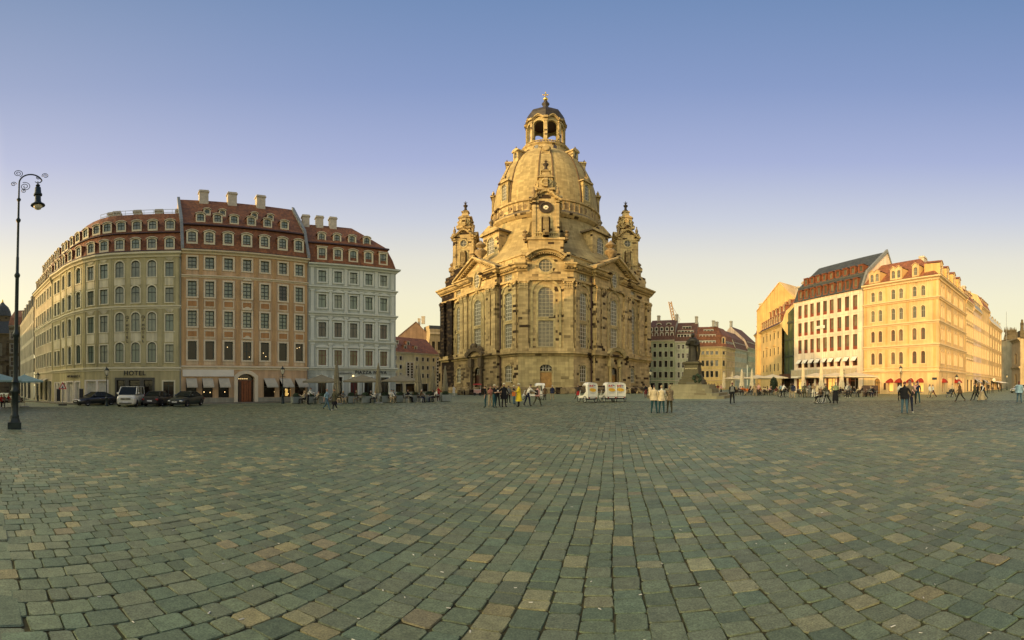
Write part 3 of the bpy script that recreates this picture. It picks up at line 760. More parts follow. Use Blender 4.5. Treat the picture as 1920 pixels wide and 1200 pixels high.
def hotel():
    px = [98, 113.5, 124.5, 138.5, 158, 182, 208, 340]; D = [55.4, 52.7, 50.6, 48.9, 47.3, 46.2, 45.6, 44.8]
    P = [pt(a, d) for a, d in zip(px, D)]
    b = Bld('hotel', 'olive green hotel with a curved corner and two rows of dormers in its red roof', 'hotel', base_of(P))
    rows = [(4.25, 2.1), (7.76, 2.05), (11.1, 1.85), (14.15, 1.9)]
    cols = {0: [(104, 0), (110, 0)], 1: [(118.75, 1)], 2: [(130.4, 1)], 3: [(146.7, 1)], 4: [(170, 0)], 5: [(194.6, 0)], 6: [(224, 1), (254, 1), (284.6, 1), (318, 0)]}
    holes = {}; pan = {}
    for i, cs in cols.items():
        sg = Seg(P[i], P[i + 1]); holes[i] = []; pan[i] = []
        for c, ar in cs:
            s = s_at(sg, c); w_ = 0.95 if i else 0.85
            for r, (zb, h) in enumerate(rows):
                hh = h + (0.15 if ar else -0.12)
                holes[i].append(put_window(b, sg, s, zb, w=w_, h=hh, rise=0.36 if ar else 0, sur=0.13, surk='trim_olive', nx=2, nz=(0.62,), frk='frame', sill=0.04))
            if ar: pan[i] += [(s - 0.62, s + 0.62, 6.62, 7.62), (s - 0.62, s + 0.62, 13.22, 14.02)]
            else: pan[i] += [(s - 0.55, s + 0.55, 6.5, 7.62), (s - 0.55, s + 0.55, 13.1, 14.02)]
    # ground floor: white shop windows in the bend, grey hotel entrance, one door
    def shop(i, a, c, z1=2.0, **k):
        sg = Seg(P[i], P[i + 1]); s0, s1 = sorted((s_at(sg, a), s_at(sg, c))); zb = gz(sg.at((s0 + s1) / 2, 0, 0).x) + 0.12
        holes[i].append(put_window(b, sg, (s0 + s1) / 2, zb, w=s1 - s0, h=z1 - zb, **k))
    wk = dict(sur=0.16, surk='trim_white', frk='frame_white', pk='shop_blind', nx=2, nz=(0.78,), bar=0.06, edge=0.1)
    shop(0, 103, 106, 1.9, **wk); shop(0, 108.5, 112, 1.9, **wk)
    shop(1, 116, 123, 1.95, **wk); shop(2, 126, 137, 2.0, **wk); shop(3, 141, 149, 2.0, **wk); shop(4, 161, 180, 2.1, **wk); shop(5, 184, 201, 2.1, **wk)
    dk = dict(sur=0.0, surk='portal_grey', frk='black', pk='pane_dark', nx=1, nz=(0.75,), dep=0.5, edge=0.05)
    shop(6, 218.8, 234, 2.2, **dk); shop(6, 242, 262, 2.2, **dk); shop(6, 270, 286, 2.2, **dk)
    shop(6, 306, 326, 2.05, sur=0.16, surk='trim_olive', frk='frame', pk='pane_shop', nx=2, nz=(0.8,))
    def extra(mb, i, sg):
        L = sg.L
        rect_boxes(mb, pan[i], -0.03, 0.02, 'olive_pale')
        xs = {6: [0.02, 2.0, 3.75, 5.6, L - 0.6], 5: [], 4: []}.get(i, [])
        for x in xs:
            for z0, z1 in ((3.75, 10.35), (10.75, 16.6)): mb.box(x - 0.28, x + 0.28, -0.07, 0.02, z0, z1, 'olive')
        for x in (0.0, L):
            if i < 6: mb.box(x - 0.14, x + 0.14, -0.06, 0.02, 3.75, 16.6, 'olive_dark' if i in (4, 5) else 'olive')
        if i in (4, 5, 6):          # rusticated corner strips and stone fans over the square windows
            for c, ar in cols[i]:
                if ar: continue
                s = s_at(sg, c)
                for k in range(14):
                    for z0 in (3.9, 10.9): mb.box(s - 0.98, s - 0.72, -0.045, 0.02, z0 + k * 0.42, z0 + k * 0.42 + 0.36, 'olive'); mb.box(s + 0.72, s + 0.98, -0.045, 0.02, z0 + k * 0.42, z0 + k * 0.42 + 0.36, 'olive')
                for z0 in (10.02, 16.25):
                    for a in range(-3, 4):
                        t = a * 0.17; mb.add([(s + math.sin(t) * 0.3 - 0.05, -0.04, z0 - 0.1), (s + math.sin(t) * 0.3 + 0.05, -0.04, z0 - 0.1), (s + math.sin(t) * 0.95 + 0.09, -0.04, z0 + 0.32), (s + math.sin(t) * 0.95 - 0.09, -0.04, z0 + 0.32)], [(0, 1, 2, 3)], 'olive_pale')
        if i == 6:
            s0, s1 = s_at(sg, 215.6), s_at(sg, 290); g = gz(-36)
            a, c, d, e, f, h_ = [s_at(sg, q) for q in (218.8, 234, 242, 262, 270, 286)]
            for x0, x1 in ((s0, a), (c, d), (e, f), (h_, s1)): mb.box(x0, x1, -0.12, 0.0, g, 2.2, 'portal_grey')
            mb.box(s0, s1, -0.12, 0.0, 2.2, 2.5, 'portal_grey')
    shell(b, P, -1.0, 16.8, 'olive', holes, extra=extra)
    mb = MB(); cornice(mb, P, 3.25, 0.42, 0.22, 'trim_olive'); cornice(mb, P, 10.35, 0.36, 0.2, 'trim_olive'); cornice(mb, P, 16.55, 0.6, 0.5, 'trim_olive'); b.put(mb, 'cornice')
    prof = [(-0.55, 17.16), (-0.5, 17.3), (0.05, 17.45), (0.45, 18.6), (0.95, 19.95), (0.75, 20.0), (0.8, 20.15), (1.15, 20.3), (2.9, 23.5), (6.0, 23.75), (6.0, -1)]
    mb = MB(); sweep(mb, P, prof, ['gutter'] + ['tile_red'] * 3 + ['gutter'] * 2 + ['tile_red'] * 2 + ['zinc', 'olive_dark'], cap='olive_dark')
    roof = b.put(mb, 'roof')
    for i, cs in cols.items():
        sg = Seg(P[i], P[i + 1])
        for c, ar in cs:
            s = s_at(sg, c)
            for z, y, h in ((17.75, 0.02, 1.2), (20.65, 1.12, 1.1)): put_dormer(b, sg, s, y, z, w=0.85 if i else 0.7, h=h, rise=0.16, sur=0.15, depth=1.5, body='trim', nz=(0.6,))
    mb = MB()
    for i in range(4, 7):
        sg = Seg(P[i], P[i + 1]); mb.frame(sg.P)
        for x in [k * sg.L / max(2, round(sg.L / 1.1)) for k in range(max(2, round(sg.L / 1.1)) + 1)]: mb.box(x - 0.02, x + 0.02, 3.4, 3.44, 23.5, 24.35, 'zinc_pale')
        for z in (23.9, 24.33): mb.box(0, sg.L, 3.4, 3.44, z, z + 0.05, 'zinc_pale')
    b.put(mb, 'railing')
    sg = Seg(P[6], P[7])
    for p_ in (208, 250, 294, 336): chimney(b, sg, s_at(sg, p_), 4.2, 23.4, 24.6, 0.95, 0.9)
    chimney(b, Seg(P[5], P[6]), 0.4, 4.2, 23.4, 24.6, 0.8, 0.8)
    lettering(b, sg, s_at(sg, 252.5), 2.62, 'HOTEL', 0.72, spacing=1.15)
    sg3 = Seg(P[2], P[3]); lettering(b, Seg(P[3], P[4]), 0.05, 2.5, 'NEUMARKT 1', 0.42, spacing=1.05)
    for p_ in (238.5, 268.5):
        s = s_at(sg, p_)
        for k, ch in enumerate('HOTEL'): lettering(b, sg, s, 8.55 - 0.46 * k - 0.3, ch, 0.42)
        lettering(b, sg, s, 8.8, 'F', 0.36)
        mb = MB(); mb.frame(sg.P); mb.tube([(s + 0.15 * math.cos(t * math.pi / 8), -0.11, 9.4 + 0.15 * math.sin(t * math.pi / 8)) for t in range(17)], 0.03, 'letter', 5); mb.tube([(s + 0.06, -0.11, 9.32), (s + 0.18, -0.11, 9.22)], 0.03, 'letter', 5); b.put(mb, 'lettering')
    downpipe(b, sg, sg.L - 0.12, gz(-33), 17.0)
    strip_path('pavement', [pt(62, 60)] + P + [pt(578, 48.6), pt(742, 52)], 2.2, 'pavement_slab')
plain('shop_blind', (0.56, 0.54, 0.42), 0.5, var=0.25, scale=1.2)
blocks('pavement_slab', (0.19, 0.175, 0.115), (0.08, 0.07, 0.045), 0.05, 0.8, 0.5, 0.12)
hotel()

def orange_house():
    A, B = pt(340, 44.8), pt(578, 48.6); sg = Seg(A, B); L = sg.L; P = [A, B]
    b = Bld('town_house', 'orange town house with pale framed windows between the olive hotel and the grey blue house', 'house', base_of(P))
    cols = [1.23, 3.22, 5.4, 7.59, 9.74, 11.99, 14.07]; holes = []
    for k, c in enumerate(cols):
        kw = dict(w=1.02, sur=0.2, surk='trim_orange', frk='frame', sill=0.03, bar=0.075, edge=0.085)
        holes.append(put_window(b, sg, c, 15.15, h=1.45, nx=2, nz=(0.33, 0.66), pk='pane', **kw))
        holes.append(put_window(b, sg, c, 11.78, h=1.86, nx=2, nz=(0.25, 0.5, 0.75), pk='pane_dark' if k == 5 else 'pane', **kw))
        holes.append(put_window(b, sg, c, 8.31, h=1.82, nx=2, nz=(0.25, 0.5, 0.75), pk='pane', **kw))
        holes.append(put_window(b, sg, c, 4.52, h=2.1, nx=1 if k not in (3,) else 2, nz=(0.5,) if k == 3 else (), pk='pane_shop', **kw))
    g = gz(-28)
    aw = [(348.7, 368.5), (379, 399), (409.5, 429.5), (494.5, 515.5), (524, 545), (553, 573)]
    for k, (p0, p1) in enumerate(aw):
        s0, s1 = s_at(sg, p0), s_at(sg, p1)
        holes.append(put_window(b, sg, (s0 + s1) / 2, g + 0.62, w=s1 - s0, h=2.3 - g - 0.62, sur=0.0, revk='orange_deep', frk='black', pk='pane_shop', nx=1, nz=(0.42,) if k < 3 else (), dep=0.3, edge=0.05))
    s0, s1 = s_at(sg, 445.5), s_at(sg, 477)
    holes.append((( s0 + s1) / 2, s1 - s0, g, 2.95 - g, 0.45))
    mb = MB(); mb.frame(sg.P)
    wall(mb, L, -1, 17.4, holes, 'orange')
    for i, c in enumerate(cols):          # paler bays with framed panels between the windows
        for z0, z1 in ((3.95, 4.3), (6.9, 8.05), (10.4, 11.5), (13.9, 14.0)):
            if z1 - z0 > 0.2: mb.box(c - 0.66, c + 0.66, -0.025, 0.01, z0, z1, 'orange_panel')
        for z0 in (7.05, 10.55):
            mb.box(c - 0.6, c + 0.6, -0.06, 0.0, z0, z0 + 0.09, 'trim_orange'); mb.box(c - 0.6, c + 0.6, -0.06, 0.0, z0 + 0.72, z0 + 0.81, 'trim_orange')
            mb.box(c - 0.6, c - 0.52, -0.06, 0.0, z0 + 0.09, z0 + 0.72, 'trim_orange'); mb.box(c + 0.52, c + 0.6, -0.06, 0.0, z0 + 0.09, z0 + 0.72, 'trim_orange'); mb.box(c - 0.5, c + 0.5, -0.04, 0.0, z0 + 0.1, z0 + 0.71, 'orange_infill')
    for i in range(len(cols) + 1):        # pilaster strips
        x = 0.28 if i == 0 else L - 0.25 if i == len(cols) else (cols[i - 1] + cols[i]) / 2
        for z0, z1 in ((3.95, 14.05), (14.5, 16.95)): mb.box(x - 0.24, x + 0.24, -0.07, 0.01, z0, z1, 'orange_deep')
    for x, z, w_ in ((7.59, 17.02, 0.6), (7.59, 13.98, 0.6), (7.59, 10.72 - 0.3, 0.7), (7.59, 7.0, 0.6)):   # small crests over the middle axis
        mb.prism([(x - w_, z - 0.06), (x + w_, z - 0.06), (x + w_ * 0.7, z + 0.1), (x + 0.12, z + 0.34), (x - 0.12, z + 0.34), (x - w_ * 0.7, z + 0.1)], -0.16, 0.0, 'trim_orange')
    for k in range(8): mb.box(0.1, L - 0.05, -0.025, 0.0, g + 0.62 + k * 0.34, g + 0.62 + k * 0.34 + 0.02, 'orange_deep') if False else None
    b.put(mb, 'wall')
    mb = MB(); mb.frame(sg.P); hw = (s1 - s0) / 2; c = (s0 + s1) / 2
    o = arch_pts(2 * hw, 2.95 - g, 0.45); q = grow(o, 0.42)
    mb.add([(c + x, -0.14, g + z) for x, z in o] + [(c + x, -0.14, g + z) for x, z in q], [(i, i + 1, i + 1 + len(o), i + len(o)) for i in range(len(o) - 1)], 'trim_orange')
    mb.add([(c + x, -0.14, g + z) for x, z in q] + [(c + x, 0.0, g + z) for x, z in q], [(i, i + 1, i + 1 + len(o), i + len(o)) for i in range(len(o) - 1)], 'trim_orange')
    mb.add([(c + x, -0.14, g + z) for x, z in o] + [(c + x, 0.6, g + z) for x, z in o], [(i, i + 1, i + 1 + len(o), i + len(o)) for i in range(len(o) - 1)], 'trim_orange')
    b.put(mb, 'portal')
    mb = MB(); mb.frame(sg.P)
    for k in range(5): x = c - hw + 0.25 + (2 * hw - 0.5) * k / 5; mb.box(x + 0.02, x + (2 * hw - 0.5) / 5 - 0.02, 0.46 + 0.03 * (k % 2), 0.54, g + 0.05, 2.1, 'wood_red' if k else 'wood_dark')
    mb.add([(c + x, 0.58, g + z) for x, z in o], [tuple(range(len(o)))], 'pane_shop'); mb.box(c - hw, c + hw, 0.44, 0.58, 2.1, 2.2, 'frame_brown')
    d = b.put(mb, 'door')
    for k in range(5): mb = MB(); mb.frame(sg.P); mb.ball((c - 0.75 + k * 0.24, 0.4, 2.38), 0.05, 'lamp_warm', 6, 4); b.put(mb, 'lamp')
    mb = MB(); mb.frame(sg.P); mb.box(0.12, s_at(sg, 438), -0.22, 0.0, 2.62, 3.38, 'trim_white'); b.put(mb, 'shop_fascia')
    mb = MB(); mb.frame(sg.P)
    for x0, x1 in ((0.0, s0 - 0.43), (s1 + 0.43, L)): mb.box(x0, x1, -0.1, 0.0, g - 0.4, g + 0.6, 'plinth')
    b.put(mb, 'plinth')
    for k, (p0, p1) in enumerate(aw): awning(b, sg, s_at(sg, p0), s_at(sg, p1), 2.45, 0.95, 1.05, 'canvas_beige', 0.12, 0.0 if k < 3 else 0.1)
    for x, z in ((11.0, 0.55), (11.2, 0.75), (12.4, 0.85), (13.0, 0.8), (12.7, 0.3), (2.6, 0.55), (3.3, 0.5), (5.0, 0.55)): mb = MB(); mb.frame(sg.P); mb.ball((x, 0.2, g + 0.7 + z), 0.06, 'lamp_warm', 6, 4); b.put(mb, 'lamp')
    mb = MB(); mb.frame(sg.P); mb.lathe([(0.17, 0), (0.2, 0.3), (0.13, 0.45), (0.2, 0.7), (0.1, 0.85)], 'shop_glow', 8, (12.5, 0.2, g + 0.75)); b.put(mb, 'mannequin')
    for x, z in ((5.3, 6.0), (7.9, 4.9), (9.6, 5.4), (9.9, 5.0), (13.85, 6.1), (14.15, 6.2)): mb = MB(); mb.frame(sg.P); mb.ball((x, 0.16, z), 0.05, 'lamp_warm', 6, 4); b.put(mb, 'lamp')
    mb = MB(); cornice(mb, P, 3.4, 0.42, 0.25, 'trim_orange'); cornice(mb, P, 14.06, 0.3, 0.2, 'trim_orange'); cornice(mb, P, 16.95, 0.5, 0.5, 'trim_orange'); b.put(mb, 'cornice')
    prof = [(-0.55, 17.42), (0.0, 17.7), (0.4, 19.2), (1.0, 21.0), (0.75, 21.1), (0.8, 21.3), (1.1, 21.5), (5.2, 26.7), (10, 17.5), (10, -1)]
    mb = MB(); sweep(mb, P, prof, ['gutter', 'tile_red', 'tile_red', 'gutter', 'gutter', 'tile_red', 'tile_red', 'tile_red', 'orange'], cap='orange'); b.put(mb, 'roof')
    for c in cols: put_dormer(b, sg, c, 0.12, 18.55, w=0.9, h=1.35, rise=0.18, sur=0.2, depth=1.2, nz=(0.33, 0.66))
    for p_ in (379, 412, 443.7, 477, 508, 540.4): put_dormer(b, sg, s_at(sg, p_), 1.25, 21.85, w=0.8, h=1.0, rise=0.15, sur=0.16, depth=1.6)
    for p_ in (394.5, 425, 487.7, 519): put_dormer(b, sg, s_at(sg, p_), 2.45, 23.45, w=0.6, h=0.65, rise=0.14, sur=0.13, depth=1.2)
    for p_ in (393.5, 452, 510.5): chimney(b, sg, s_at(sg, p_) * 1.0, 5.0, 25.9, 28.1, 1.15, 0.9)
    fp = [(-0.2, 17.6), (0.4, 19.2), (1.0, 21.2), (1.1, 21.5), (5.2, 26.7)]
    firewall(b, sg, 0.1, fp, 'zinc'); firewall(b, sg, L - 0.05, fp, 'zinc')
    downpipe(b, sg, L - 0.1, g, 17.0)
orange_house()

def grey_house():
    A, B = pt(578, 48.6), pt(742, 52); sg = Seg(A, B); L = sg.L
    C = sg.at(L, 9, 0); P = [A, B, (C.x, C.y)]
    b = Bld('town_house', 'pale grey blue town house with pilasters and a restaurant sign over the parasols', 'house', base_of([A, B]))
    cols = [1.75, 3.76, 5.77, 7.8, 9.8]; holes = []; g = gz(-19)
    for c in cols:
        kw = dict(w=0.98, sur=0.2, surk='trim_grey', sill=0.04)
        holes.append(put_window(b, sg, c, 14.6, h=1.5, nx=2, nz=(0.5,), pk='pane', **kw))
        holes.append(put_window(b, sg, c, 11.28, h=1.68, nx=2, nz=(0.66,), pk='pane', hood='tri', **kw))
        holes.append(put_window(b, sg, c, 7.6, h=1.82, nx=2, nz=(0.66,), pk='pane_red', hood='arc', **kw))
        holes.append(put_window(b, sg, c, 4.1, h=1.86, nx=2, nz=(0.66,), pk='pane_olive', frk='frame_brown', hood='arc', **kw))
    doors = [(596, 612, 0), (626, 642, 0), (657, 671, 1), (683, 699, 0), (714, 729, 0)]
    for p0, p1, ar in doors:
        s0, s1 = s_at(sg, p0), s_at(sg, p1); 
        holes.append(put_window(b, sg, (s0 + s1) / 2, g + 0.1, w=s1 - s0, h=2.55 - g, rise=0.45 if ar else 0, sur=0.2, surk='trim_grey', frk='frame', pk='wood_red_dark' if ar else 'pane_shop', nx=2, nz=(0.75,)))
    mb = MB(); mb.frame(sg.P); wall(mb, L, -1, 16.9, holes, 'greyblue')
    wall_side = Seg(B, C); mb.frame(wall_side.P); wall(mb, wall_side.L, -1, 16.9, [], 'greyblue'); mb.frame(sg.P)
    xs = [0.5] + [(a + c) / 2 for a, c in zip(cols, cols[1:])] + [L - 0.45]
    for x in xs:
        for z0, z1 in ((3.9, 6.85), (7.2, 10.2), (10.75, 13.6)):
            mb.box(x - 0.2, x + 0.2, -0.09, 0.0, z0 + 0.12, z1 - 0.24, 'trim_grey'); mb.box(x - 0.25, x + 0.25, -0.11, 0.0, z0, z0 + 0.12, 'trim_grey'); mb.box(x - 0.27, x + 0.27, -0.14, 0.0, z1 - 0.24, z1, 'trim_grey')
        mb.box(x - 0.2, x + 0.2, -0.05, 0.0, 14.2, 16.5, 'trim_grey')
    for k in range(8):
        z = g + 0.5 + k * 0.4
        if z < 3.5: mb.box(0, 0.9, -0.02, 0.0, z, z + 0.03, 'greyblue_deep'); mb.box(L - 0.9, L, -0.02, 0.0, z, z + 0.03, 'greyblue_deep')
    b.put(mb, 'wall')
    mb = MB(); cornice(mb, P, 3.5, 0.34, 0.25, 'trim_grey'); cornice(mb, P, 6.9, 0.26, 0.18, 'trim_grey'); cornice(mb, P, 10.25, 0.45, 0.26, 'trim_grey'); cornice(mb, P, 13.65, 0.4, 0.26, 'trim_grey'); cornice(mb, P, 16.5, 0.5, 0.5, 'trim_grey'); b.put(mb, 'cornice')
    prof = [(-0.55, 17.0), (0.0, 17.2), (0.3, 18.4), (0.85, 20.0), (0.6, 20.05), (0.65, 20.25), (1.0, 20.4), (4.6, 24.3)]
    C2 = sg.at(0, 9.2, 0); C1 = sg.at(L, 9.2, 0)
    PP = [A, B, (C1.x, C1.y), (C2.x, C2.y)]
    mb = MB(); sweep(mb, PP, prof, ['gutter', 'tile_red', 'tile_red', 'gutter', 'gutter', 'tile_red', 'tile_red']); 
    mb.frame(sg.P); mb.add([(0, 0, 17.2), (0, 0.85, 20.0), (0, 4.6, 24.3), (0, 9.2, 17.2)], [(0, 1, 2, 3)], 'greyblue'); b.put(mb, 'roof')
    mb = MB(); mb.frame(sg.P); mb.add([(0, 9, -1), (L, 9, -1), (L, 9, 17), (0, 9, 17)], [(0, 1, 2, 3)], 'greyblue'); b.put(mb, 'back_wall')
    for c in cols: put_dormer(b, sg, c, 0.1, 17.75, w=0.85, h=1.4, rise=0.0 if c in (1.75, 9.8) else 0.15, sur=0.2, depth=1.2, body='trim', frk='frame', style='box' if c in (1.75, 9.8) else 'arch')
    for c in (2.0, 4.0, 6.0, 8.0): put_dormer(b, sg, c, 1.35, 20.75, w=0.75, h=1.0, rise=0.2, sur=0.17, depth=1.5)
    for p_ in (585, 613, 640): chimney(b, sg, s_at(sg, p_), 4.4, 23.6, 25.6, 0.95, 0.8)
    lettering(b, sg, 8.05, 2.95, 'PIAZZA NOVA', 0.58, spacing=1.15); lettering(b, sg, 4.6, 2.98, 'RISTORANTE', 0.24, spacing=1.3)
    mb = MB(); mb.frame(sg.P); mb.box(10.1, 10.9, -0.04, -0.01, 2.35, 2.62, 'sign_blue'); b.put(mb, 'street_sign')
    mb = MB(); mb.frame(sg.P); mb.tube([(5.55, 0, 2.9), (5.55, -0.5, 2.95)], 0.025, 'black', 5); mb.ball((5.55, -0.55, 2.78), 0.12, 'lamp_warm', 8, 6); b.put(mb, 'lamp')
glass('pane_red', (0.07, 0.045, 0.032), (0.12, 0.11, 0.08), 0.4); glass('pane_olive', (0.10, 0.085, 0.035), (0.15, 0.13, 0.06), 0.4)
plain('wood_red_dark', (0.09, 0.015, 0.01), 0.5, var=0.3); plain('sign_blue', (0.02, 0.035, 0.05), 0.5)
grey_house()

def simple_house(name, label, cat, A, B, eave, cols, rows, wkey, tkey='trim', roofs=None, w=0.9, rise=0.0, pk='pane_dark', frk='frame', sur=0.12, nz=(0.5,), nx=2, strings=(), deep=8.0, cap=None,
                 dorm=(), dkw=None, ckey=None, y_ground=True, side=None, chims=(), shop=None, hood='', corn=0.4, dep=0.2):
    """Terraced house: front (and back) wall, window rows, string courses, swept roof, dormers, chimneys."""
    sg = Seg(A, B); L = sg.L; P = [A, B]; b = Bld(name, label, cat, base_of(P)); holes = []; g = gz((A[0] + B[0]) / 2)
    for c in cols:
        for zb, h in rows: holes.append(put_window(b, sg, c, zb, w=w, h=h, rise=rise, sur=sur, surk=tkey, pk=pk, frk=frk, nx=nx, nz=nz, hood=hood, dep=dep))
    if shop:
        for x0, x1, z1, k in shop: holes.append(put_window(b, sg, (x0 + x1) / 2, g + 0.15, w=x1 - x0, h=z1 - g - 0.15, sur=0.08, surk=tkey, pk=k, frk=frk, nx=2, nz=(0.75,)))
    mb = MB(); mb.frame(sg.P); wall(mb, L, -1, eave, holes, wkey)
    if side:
        s2 = Seg(B, side); mb.frame(s2.P); wall(mb, s2.L, -1, eave, [], wkey); P = P + [side]
    b.put(mb, 'wall')
    mb = MB(); cornice(mb, P, eave - 0.45, 0.5, corn, ckey or tkey)
    for z in strings: cornice(mb, P, z, 0.25, 0.16, ckey or tkey)
    b.put(mb, 'cornice')
    prof, keys = roofs or ([(-corn - 0.05, eave + 0.04), (0.9, eave + 2.2), (4.5, eave + 4.6), (deep, eave), (deep, -1)], ['tile_red', 'tile_red', 'tile_red', wkey])
    mb = MB(); sweep(mb, [A, B], prof, keys, cap=cap or wkey); b.put(mb, 'roof')
    for x, y, z, *k in dorm:
        kw = dict(dkw or {}); kw.update(k[0] if k else {}); put_dormer(b, sg, x, y, z, **kw)
    for x, y, z0, z1, *k in chims: chimney(b, sg, x, y, z0, z1, *(k or (0.9, 0.8)))
    return b, sg
# the street running off at the left
A, B = pt(65, 66.7), pt(98, 55.4); sg = Seg(A, B)
prof17 = ([(-0.5, 17.1), (0.05, 17.3), (0.9, 19.7), (0.8, 19.9), (2.6, 23.0), (6, 23.4), (6, -1)], ['gutter', 'tile_red', 'gutter', 'tile_red', 'zinc', 'beige_street'])
cc = [s_at(sg, p) for p in (68.8, 73, 76.7, 80.4, 84.4, 90, 95)]
b, sg = simple_house('town_house', 'beige town house in the street at the left, next to the curved hotel', 'house', A, B, 17.0, cc, [(4.3, 2.0), (7.75, 1.9), (11.0, 1.8), (14.2, 1.7)], 'beige_street', 'trim_olive', prof17,
             w=0.9, pk='pane', strings=(3.3, 10.4), dorm=[(c, 0.02, 17.6) for c in cc] + [(c, 1.1, 20.5) for c in cc], dkw=dict(w=0.8, h=1.15, rise=0.15, sur=0.15, depth=1.4),
             shop=[(1.0, 3.0, 2.2, 'pane_dark'), (4.0, 6.0, 2.2, 'pane_dark'), (7.0, 9.0, 2.2, 'pane_dark'), (9.6, 11.0, 2.2, 'pane_dark')])
for x0 in (3.9, 7.0): awning(b, sg, x0, x0 + 2.2, 2.6, 0.6, 1.2, 'canvas_beige')
A, B = pt(38, 92), pt(63.5, 68.5); sg = Seg(A, B); n = 12
cc = [sg.L * (i + 0.6) / n for i in range(n)]
simple_house('office_building', 'plain modern building with narrow upright windows far down the left street', 'building', A, B, 15.4, cc, [(3.9, 2.4), (7.0, 2.4), (10.1, 2.4), (12.9, 1.9)], 'modern_grey', 'modern_grey',
             ([(-0.1, 15.4), (0.5, 15.6), (0.9, 18.8), (8, 19.0), (8, -1)], ['zinc', 'modern_grey', 'zinc', 'modern_grey']), w=0.75, sur=0.0, nx=1, nz=(), pk='pane', corn=0.1,
             dorm=[(c, 0.4, 16.0) for c in cc[::2]], dkw=dict(w=1.1, h=2.2, rise=0, sur=0.2, depth=1.0, style='box', body='modern_grey', cheek='zinc', top='zinc'), shop=[(2, 6, 2.6, 'pane_dark'), (9, 12, 2.6, 'pane_dark'), (15, 19, 2.6, 'pane_dark')])
A, B = pt(17, 98), pt(40, 97); simple_house('town_house', 'narrow old house with white framed windows behind the street lamp', 'house', A, B, 16.3, [0.7, 1.9], [(3.2, 2.0), (6.4, 2.1), (9.6, 2.1), (13.0, 1.9)], 'old_dark', 'frame_pale', w=0.75, frk='frame_white', sur=0.2)
def academy():
    D = 135; A, B = pt(-30, D), pt(24, D); sg = Seg(A, B)
    b = Bld('academy_building', 'dark sandstone building with a domed turret at the left edge', 'building', base_of([A, B])); L = sg.L; holes = []
    for x in (L - 1.6, L - 4.2, L - 6.8, L - 9.4):
        for zb, h in ((4, 4.5), (11.5, 4.5)): holes.append(put_window(b, sg, x, zb, w=1.3, h=h, rise=0.65, sur=0.3, surk='academy', pk='pane_dark'))
    mb = MB(); mb.frame(sg.P); wall(mb, L, -1, 19, holes, 'academy'); mb.add([(L, 0, -1), (L, 12, -1), (L, 12, 19), (L, 0, 19)], [(0, 1, 2, 3)], 'academy'); b.put(mb, 'wall')
    mb = MB(); cornice(mb, [A, B], 9.2, 0.7, 0.5, 'academy'); cornice(mb, [A, B], 18.3, 0.9, 0.7, 'academy'); b.put(mb, 'cornice')
    mb = MB(); sweep(mb, [A, B], [(-0.5, 19.2), (1.5, 23.5), (6, 24.6), (10, 22), (12, 19), (12, -1)], ['slate'] * 4 + ['academy'], cap='slate'); b.put(mb, 'roof')
    c = sg.at(s_at(sg, 5), 5, 0)
    mb = MB(); mb.lathe([(2.9, 22.5), (2.9, 25.6), (3.3, 25.7), (3.2, 26.2), (2.9, 27.6), (2.1, 29.2), (0.9, 30.3), (0.45, 31.0), (0.3, 31.6), (0.02, 32.2)], ['academy', 'academy', 'slate', 'slate', 'slate', 'slate', 'slate', 'gold', 'gold'], 12, (c.x, c.y, 0)); b.put(mb, 'turret')
academy()
# between the grey house and the church
A, B = pt(733, 105), pt(822, 116); sg = Seg(A, B)
cl = [1.45, 3.3, 9.0, 11.2, 13.0, 15.2]
b, sg = simple_house('town_house', 'low pale yellow house with a red dormered roof beside the church', 'house', A, B, 10.5, cl, [(8.35, 1.0), (6.0, 1.0), (3.7, 1.1)], 'lemon', 'trim_white', ([(-0.45, 10.55), (5.5, 15.4), (10, 10.6), (10, -1)], ['tile_bright', 'tile_bright', 'lemon']), w=0.75, sur=0.14, nz=(0.5,), pk='pane_dark',
             dorm=[(2.2, 0.9, 11.3), (5.6, 0.9, 11.3), (9.3, 0.9, 11.3), (0.6, 2.4, 12.7), (3.9, 2.4, 12.7), (7.8, 2.4, 12.7)], dkw=dict(w=0.65, h=1.0, rise=0, sur=0.22, depth=1.4, style='box', body='trim_white', top='tile_bright'), shop=[(1, 4, 2.0, 'pane_dark'), (5, 9, 2.0, 'pane_dark'), (10, 13, 2.0, 'pane_dark')])
mb = MB(); mb.frame(sg.P)
for x0, x1, n, z0, z1 in ((5.0, 7.6, 2, 3.2, 7.9), (sg.L - 0.95, sg.L - 0.1, 1, 1.0, 9.8)):
    mb.box(x0, x1, -0.25, 0.0, z0, z1, 'trim_white')
    for k in range(6 if n == 2 else 9):
        zz = z0 + 0.25 + k * (z1 - z0 - 0.3) / (6 if n == 2 else 9)
        for q in range(n): x = x0 + (x1 - x0) * (q + 0.5) / n; mb.box(x - 0.32, x + 0.32, -0.27, -0.2, zz, zz + 0.55, 'pane_dark')
b.put(mb, 'stair_window')
